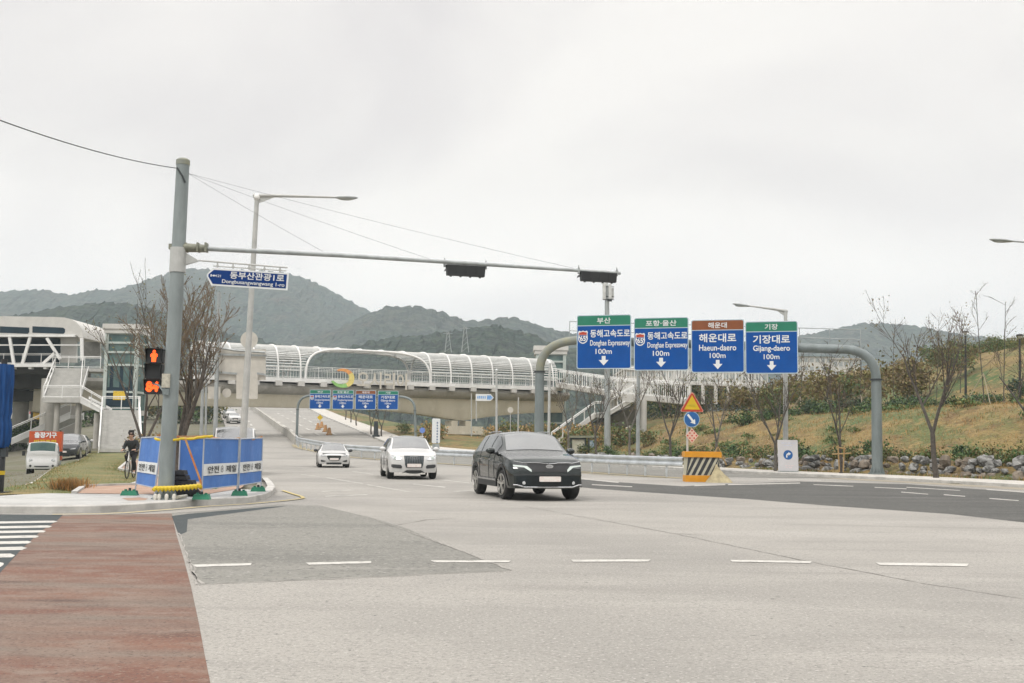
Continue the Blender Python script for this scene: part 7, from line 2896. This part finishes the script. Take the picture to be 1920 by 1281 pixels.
tn = [(V((-0.14, 0, 0.93)), 0.135), (V((-0.10, 0.10, 0.88)), 0.105), (V((0.16, 0.13, 0.62)), 0.078), (V((0.04, 0.14, 0.29)), 0.058), (V((-0.10, -0.10, 0.88)), 0.105), (V((0.22, -0.13, 0.84)), 0.078), (V((-0.13, -0.14, 0.56)), 0.058)]
skin('trousers', tn, [(0, 1), (1, 2), (2, 3), (0, 4), (4, 5), (5, 6)], TROUS, pr)
hn = [(V((0.085, 0, 1.655)), 0.102), (V((0.06, 0, 1.60)), 0.075), (V((0.12, 0, 1.70)), 0.075)]
skin('hair', hn, [(0, 1), (0, 2)], HAIRM, pr)
b = MB()
hc = V((0.12, 0, 1.60))
for s_ in (1, -1):
    b.blob(hc + V((0.078, s_ * 0.033, 0.012)), (0.006, 0.009, 0.005), 8)
b.build('eyes', HAIRM, pr, local=True)
b = MB()
b.blob(hc + V((0.092, 0, -0.012)), (0.018, 0.014, 0.024), 8)
for s_ in (1, -1):
    b.blob(hc + V((-0.005, s_ * 0.088, 0.0)), (0.022, 0.012, 0.032), 8)
b.build('nose_and_ears', SKIN, pr, smooth_='all', local=True)
b = MB()
b.blob(hc + V((0.080, 0, -0.05)), (0.008, 0.026, 0.007), 8)
b.build('mouth', mat('lips', (0.35, 0.15, 0.12), 0.6), pr, local=True)
for s_, q in ((1, V((0.10, 0.14, 0.195))), (-1, V((-0.07, -0.14, 0.465)))):
    b = MB()
    b.blob(q, (0.14, 0.052, 0.045), 12)
    b.build('shoe', mat('shoe_pale', (0.45, 0.43, 0.40), 0.7), pr, smooth_=True, local=True)

# ------------------------------------------------------------------ posts, backs of signs, small signs
def post(name, u0, v0, u1, v1, D, r, label, cat='post', m=POLEL, ground=None, group=None):
    p, q = at(u0, v0, D), at(u1, v1, D)
    if ground is not None:
        p.z = ground
    t = thing(name, label, cat, p, group=group)
    b = MB()
    b.tube([p - V((0, 0, 0.1)), q], [r, r * 0.8], 12)
    b.build('pole', m, t, smooth_=True)
    b = MB()
    b.tube([p, p + V((0, 0, 0.25))], r * 1.5, 12)
    b.build('base', m, t, smooth_=True)
    return t


BACK = mat('sign_back', (0.50, 0.48, 0.43), 0.55, 0.1, var=0.1, scale=1.5)
sp2 = post('sign_post', 403, 838, 411, 548, 56, 0.12, 'grey sign post behind the bare tree carrying two pale boards seen from behind', 'sign post', GALV, ground=0.1)
b = MB()
for (u0, u1, v0, v1) in ((406, 498, 655, 713), (443, 483, 702, 748)):
    dd = 0 if v0 == 655 else -0.12
    b.prism([at(u0, v0, 56.3 + dd), at(u0, v1, 56.3 + dd), at(u1, v1, 56.3 + dd), at(u1, v0, 56.3 + dd)], V((0, 0.06, 0)))
b.build('sign_back', BACK, sp2)
b = MB()
for (u0, u1, v) in ((384, 500, 666), (407, 444, 700), (482, 499, 702)):
    b.beam(at(u0, v - 2, 56.2), at(u1, v + 1, 56.2), 0.06, 0.10)
b.tube([at(380, 647, 56.1), at(440, 657, 56.1), at(497, 661, 56.1)], 0.06, 8)
b.build('cross_rails', GALV, sp2)
b = MB()
cdk = at(467, 637.5, 56.4)
b.lathe(cdk, (0, 1, 0), [(0, 0.46), (0.03, 0.46), (0.05, 0.38), (0.07, 0.1)], 28)
b.build('round_sign_back', BACK, sp2, smooth_=True)
b = MB()
b.lathe(at(425, 737, 56.4), (0, 1, 0), [(0, 0.24), (0.03, 0.24)], 24)
b.prism([at(390, 725, 56.4), at(390, 748, 56.4), at(413, 748, 56.4), at(413, 725, 56.4)], V((0, 0.04, 0)))
b.build('small_sign_backs', BACK, sp2)
q = post('lamp_post', 386, 838, 388, 613, 62, 0.07, 'slim grey post with a white ball on top behind the bare tree', 'lamp post', GALV, ground=0.1)
b = MB()
b.blob(at(388, 610, 62), (0.13, 0.13, 0.13), 12)
b.build('ball', S_WHITE, q, smooth_=True)
post('round_post', 377, 838, 380, 725, 50, 0.085, 'plain grey post rising behind the blue screens', 'post', GALV, ground=0.1)
q = post('utility_post', 931, 864, 931, 695, 84, 0.10, 'slim pale post between the white SUV and the overpass pier', 'post', POLEL, ground=0.3)
b = MB()
b.blob(at(931, 694, 84), (0.10, 0.10, 0.10), 10)
b.build('ball', S_WHITE, q, smooth_=True)
q = post('utility_post', 1028, 864, 1031, 682, 80, 0.12, 'slim pale post just right of the left gantry post', 'post', POLEL, ground=0.2)
b = MB()
b.blob(at(1031, 681, 80), (0.12, 0.12, 0.12), 10)
b.build('ball', S_WHITE, q, smooth_=True)
post('utility_post', 971, 860, 972, 745, 98, 0.07, 'short pale post under the footbridge, left of the gantry post', 'post', POLEL, ground=0.6)
post('utility_post', 1196, 872, 1197, 690, 74, 0.15, 'straight grey post in front of the ramp columns', 'post', GALV, ground=0.15)
q = post('sign_post', 743, 832, 745, 768, 108, 0.06, 'thin post holding nothing beside the far gantry', 'post', POLEL, ground=1.2) if False else None
# telecom mast over the signs
mast = thing('telecom_mast', 'grey telecom mast with clustered white antennas rising above the first blue sign', 'antenna mast', at(1138, 770, 92))
b = MB()
m0 = at(1139, 850, 92)
m0.z = 0.2
b.tube([m0, at(1138, 536, 92)], [0.30, 0.19], 12)
b.build('pole', GALV, mast, smooth_=True)
for (u0, u1, v0, v1, dy) in ((1130, 1136, 531, 561, -0.3), (1141, 1147, 533, 562, -0.3), (1146, 1151, 540, 560, 0.1), (1136, 1140, 530, 548, 0.3)):
    b = MB()
    p, q, r_, s_ = at(u0, v0, 92 + dy), at(u1, v0, 92 + dy), at(u1, v1, 92 + dy), at(u0, v1, 92 + dy)
    b.prism([p, s_, r_, q], V((0, 0.16, 0)))
    b.build('antenna', mat('antenna_grey', (0.52, 0.53, 0.52), 0.5, var=0.15), mast)
b = MB()
for v in (538, 556, 562):
    b.beam(at(1130, v, 91.8), at(1151, v, 91.8), 0.05, 0.06)
b.box(at(1143, 563, 91.8), (0.4, 0.3, 0.2))
b.build('antenna_frame', DARK, mast)

# blue arrow direction sign and white pylon sign by the pier
q = post('direction_sign', 884, 812, 884, 738, 112, 0.06, 'white direction board with blue lettering and an arrow tip pointing right, before the pier', 'direction sign', POLEL, ground=2.2)
F = Face(at(909, 745.5, 111.8), V((1, 0, 0)), V((0, 0, 1)))
k_ = 112 / FPX
b = MB()
F.plate(b, [(-17 * k_, -6.5 * k_), (11 * k_, -6.5 * k_), (17 * k_, 0), (11 * k_, 6.5 * k_), (-17 * k_, 6.5 * k_)], 0.05)
b.build('sign_board', S_WHITE, q)
b = MB()
b.poly([F.p(4 * k_, -4 * k_, 0.01), F.p(11 * k_, -4 * k_, 0.01), F.p(15 * k_, 0, 0.01), F.p(11 * k_, 4 * k_, 0.01), F.p(4 * k_, 4 * k_, 0.01)])
for i in range(5):
    F.rect(b, (-13 + i * 3.4) * k_, 0.3 * k_, 2.4 * k_, 5 * k_, 0.01)
b.build('blue_markings', mat('sign_mid_blue', (0.05, 0.25, 0.62), 0.5, c2=(0.3, 0.45, 0.7), scale=5), q)
b = MB()
b.beam(at(893, 740, 111.9), at(893, 790, 111.9), 0.12, 0.12)
b.build('second_leg', POLEL, q)
py = thing('pylon_sign', 'upright white pylon sign with a column of dark characters beside the white SUV', 'sign', at(817, 838, 94))
b = MB()
pz = at(817, 838, 94)
F = Face(at(817.5, 808, 94), V((1, 0, 0)), V((0, 0, 1)))
k_ = 94 / FPX
F.plate(b, F.rrect(15 * k_, 46 * k_, 2.5 * k_, 4), 0.25)
b.build('panel', S_WHITE, py)
b = MB()
for i in range(8):
    F.rect(b, 2.4 * k_, (15 - i * 5.2) * k_, 2.6 * k_, 3.0 * k_, 0.01)
b.build('dark_characters', mat('ink_blue', (0.12, 0.17, 0.27), 0.6), py)
b = MB()
b.box(pz + V((0, 0.15, -0.1)), (0.6, 0.4, 0.7))
b.build('foot', GALV, py)
for (u, v, D, lab) in ((792, 807, 104, 'small round blue road sign on a thin post left of the white pylon'), (957, 769, 100, 'small pale blue sign on a thin post right of the pier')):
    p = at(u, v, D)
    q = post('small_sign', u, 836, u, v, D, 0.04, lab, 'road sign', POLEL)
    b = MB()
    b.lathe(p + V((0, -0.05, 0)), (0, 1, 0), [(0, 0.27), (0.03, 0.27)], 24)
    b.build('disc', mat('disc_blue2', (0.12, 0.2, 0.5), 0.5) if u < 800 else BACK, q)
q = post('small_sign', 600, 812, 600, 776, 150, 0.05, 'small yellow diamond sign on a post in the gore of the far road', 'road sign', POLEL)
b = MB()
p = at(600, 783, 149.9)
b.prism([p + V((-0.42, 0, 0)), p + V((0, 0, -0.42)), p + V((0.42, 0, 0)), p + V((0, 0, 0.42))], V((0, 0.04, 0)))
b.build('diamond', S_YEL, q)
rng = random.Random(8)
for i, (u, v) in enumerate(((596, 806), (603, 803), (610, 810), (617, 816))):
    p = groad(u, v)
    b = MB()
    b.lathe(p, (0, 0, 1), [(0, 0.36), (0.12, 0.38), (0.14, 0.30), (0.85, 0.14), (0.88, 0.02)], 12)
    tag(b.build('traffic_drum', mat('drum_orange', (0.45, 0.19, 0.06), 0.6, c2=(0.36, 0.27, 0.14), scale=4), loc=p, smooth_=True), 'faded orange drum at the gore where the far road splits', 'traffic drum', 'orange drums at the gore')
post('bollard', 705, 822, 705, 790, 118, 0.28, 'dark stubby bollard on the far pavement beside the street tree', 'bollard', DARK, ground=zr(118) + 0.1)

# park lamps on the bank
for (u, v0, v1, D, lab) in ((1810, 716, 621, 88, 'black park lamp with a saucer top on the bank, left one'), (1912, 736, 627, 80, 'black park lamp with a saucer top on the bank, at the right edge')):
    p, q = at(u, v0, D), at(u, v1, D)
    p.z = ground_z(p.x, D)
    t = thing('park_lamp', lab, 'park lamp', p, group='park lamps on the bank')
    b = MB()
    b.tube([p, p + (q - p) * 0.93], [0.10, 0.07], 12)
    b.build('post', BLACK, t, smooth_=True)
    b = MB()
    b.lathe(q - V((0, 0, 0.12)), (0, 0, 1), [(0, 0.1), (0.02, 0.26), (0.07, 0.30), (0.13, 0.16), (0.16, 0.02)], 20)
    b.build('hood', BLACK, t, smooth_=True)
    b = MB()
    b.lathe(q - V((0, 0, 0.30)), (0, 0, 1), [(0, 0.07), (0.18, 0.17)], 16)
    b.build('lantern', mat('lantern_glass', (0.5, 0.5, 0.48), 0.3), t, smooth_=True)

# yellow box and small roof at the far left, distant power pylons
yb = thing('yellow_kiosk', 'yellow kiosk with dark lettering under the landing hall at the far left', 'kiosk', at(72, 790, 118))
b = MB()
px_box(b, 62, 84, 772, 786, 118, 1.5)
b.build('yellow_panel', mat('kiosk_yellow', (0.66, 0.42, 0.02), 0.5, c2=(0.45, 0.29, 0.03), scale=2.5), yb)
b = MB()
px_box(b, 56, 86, 767, 769.5, 117.6, 2.4)
b.build('roof', OFFW, yb)
b = MB()
px_box(b, 57, 62, 770, 790, 118.2, 1.2)
px_box(b, 84, 86, 770, 790, 118.2, 1.2)
b.build('side_frame', DARK, yb)
for (u, v0, v1, D) in ((840, 632, 622, 330), (872, 640, 612, 300)):
    p, q = at(u, 660, D), at(u, v1, D)
    b = MB()
    for s_ in (-1, 1):
        b.tube([p + V((s_ * 1.0, 0, 0)), q + V((s_ * 0.25, 0, 0))], 0.10, 4)
        b.tube([p + V((s_ * 1.0, 1.6, 0)), q + V((s_ * 0.25, 0.3, 0))], 0.10, 4)
    for k in range(5):
        f0, f1 = k / 5, (k + 1) / 5
        a = 1.0 - 0.75 * f0
        c = 1.0 - 0.75 * f1
        b.tube([p + (q - p) * f0 - V((a, 0, 0)), p + (q - p) * f1 + V((c, 0, 0))], 0.06, 4)
    b.beam(q + V((-1.4, 0, -0.6)), q + V((1.4, 0, -0.6)), 0.12, 0.12)
    tag(b.build('power_pylon', GALV, loc=p), 'distant lattice power pylon, ' + ('left one' if u == 840 else 'taller right one') + ' above the footbridge canopy', 'pylon')

# ------------------------------------------------------------------ air
HZ = MB()
HZ.box((0, 1300, 107.5), (5300, 3500, 235))
hm = bpy.data.materials.new('haze_air')
hm.use_nodes = True
ht = hm.node_tree
ht.nodes.clear()
ho = ht.nodes.new('ShaderNodeOutputMaterial')
hv = ht.nodes.new('ShaderNodeVolumePrincipled')
hv.inputs['Color'].default_value = (0.79, 0.905, 0.955, 1)
hv.inputs['Density'].default_value = 0.00040
hv.inputs['Anisotropy'].default_value = 0.0
ht.links.new(hv.outputs[0], ho.inputs['Volume'])
hz = HZ.build('haze', hm)
kind(hz, 'stuff')
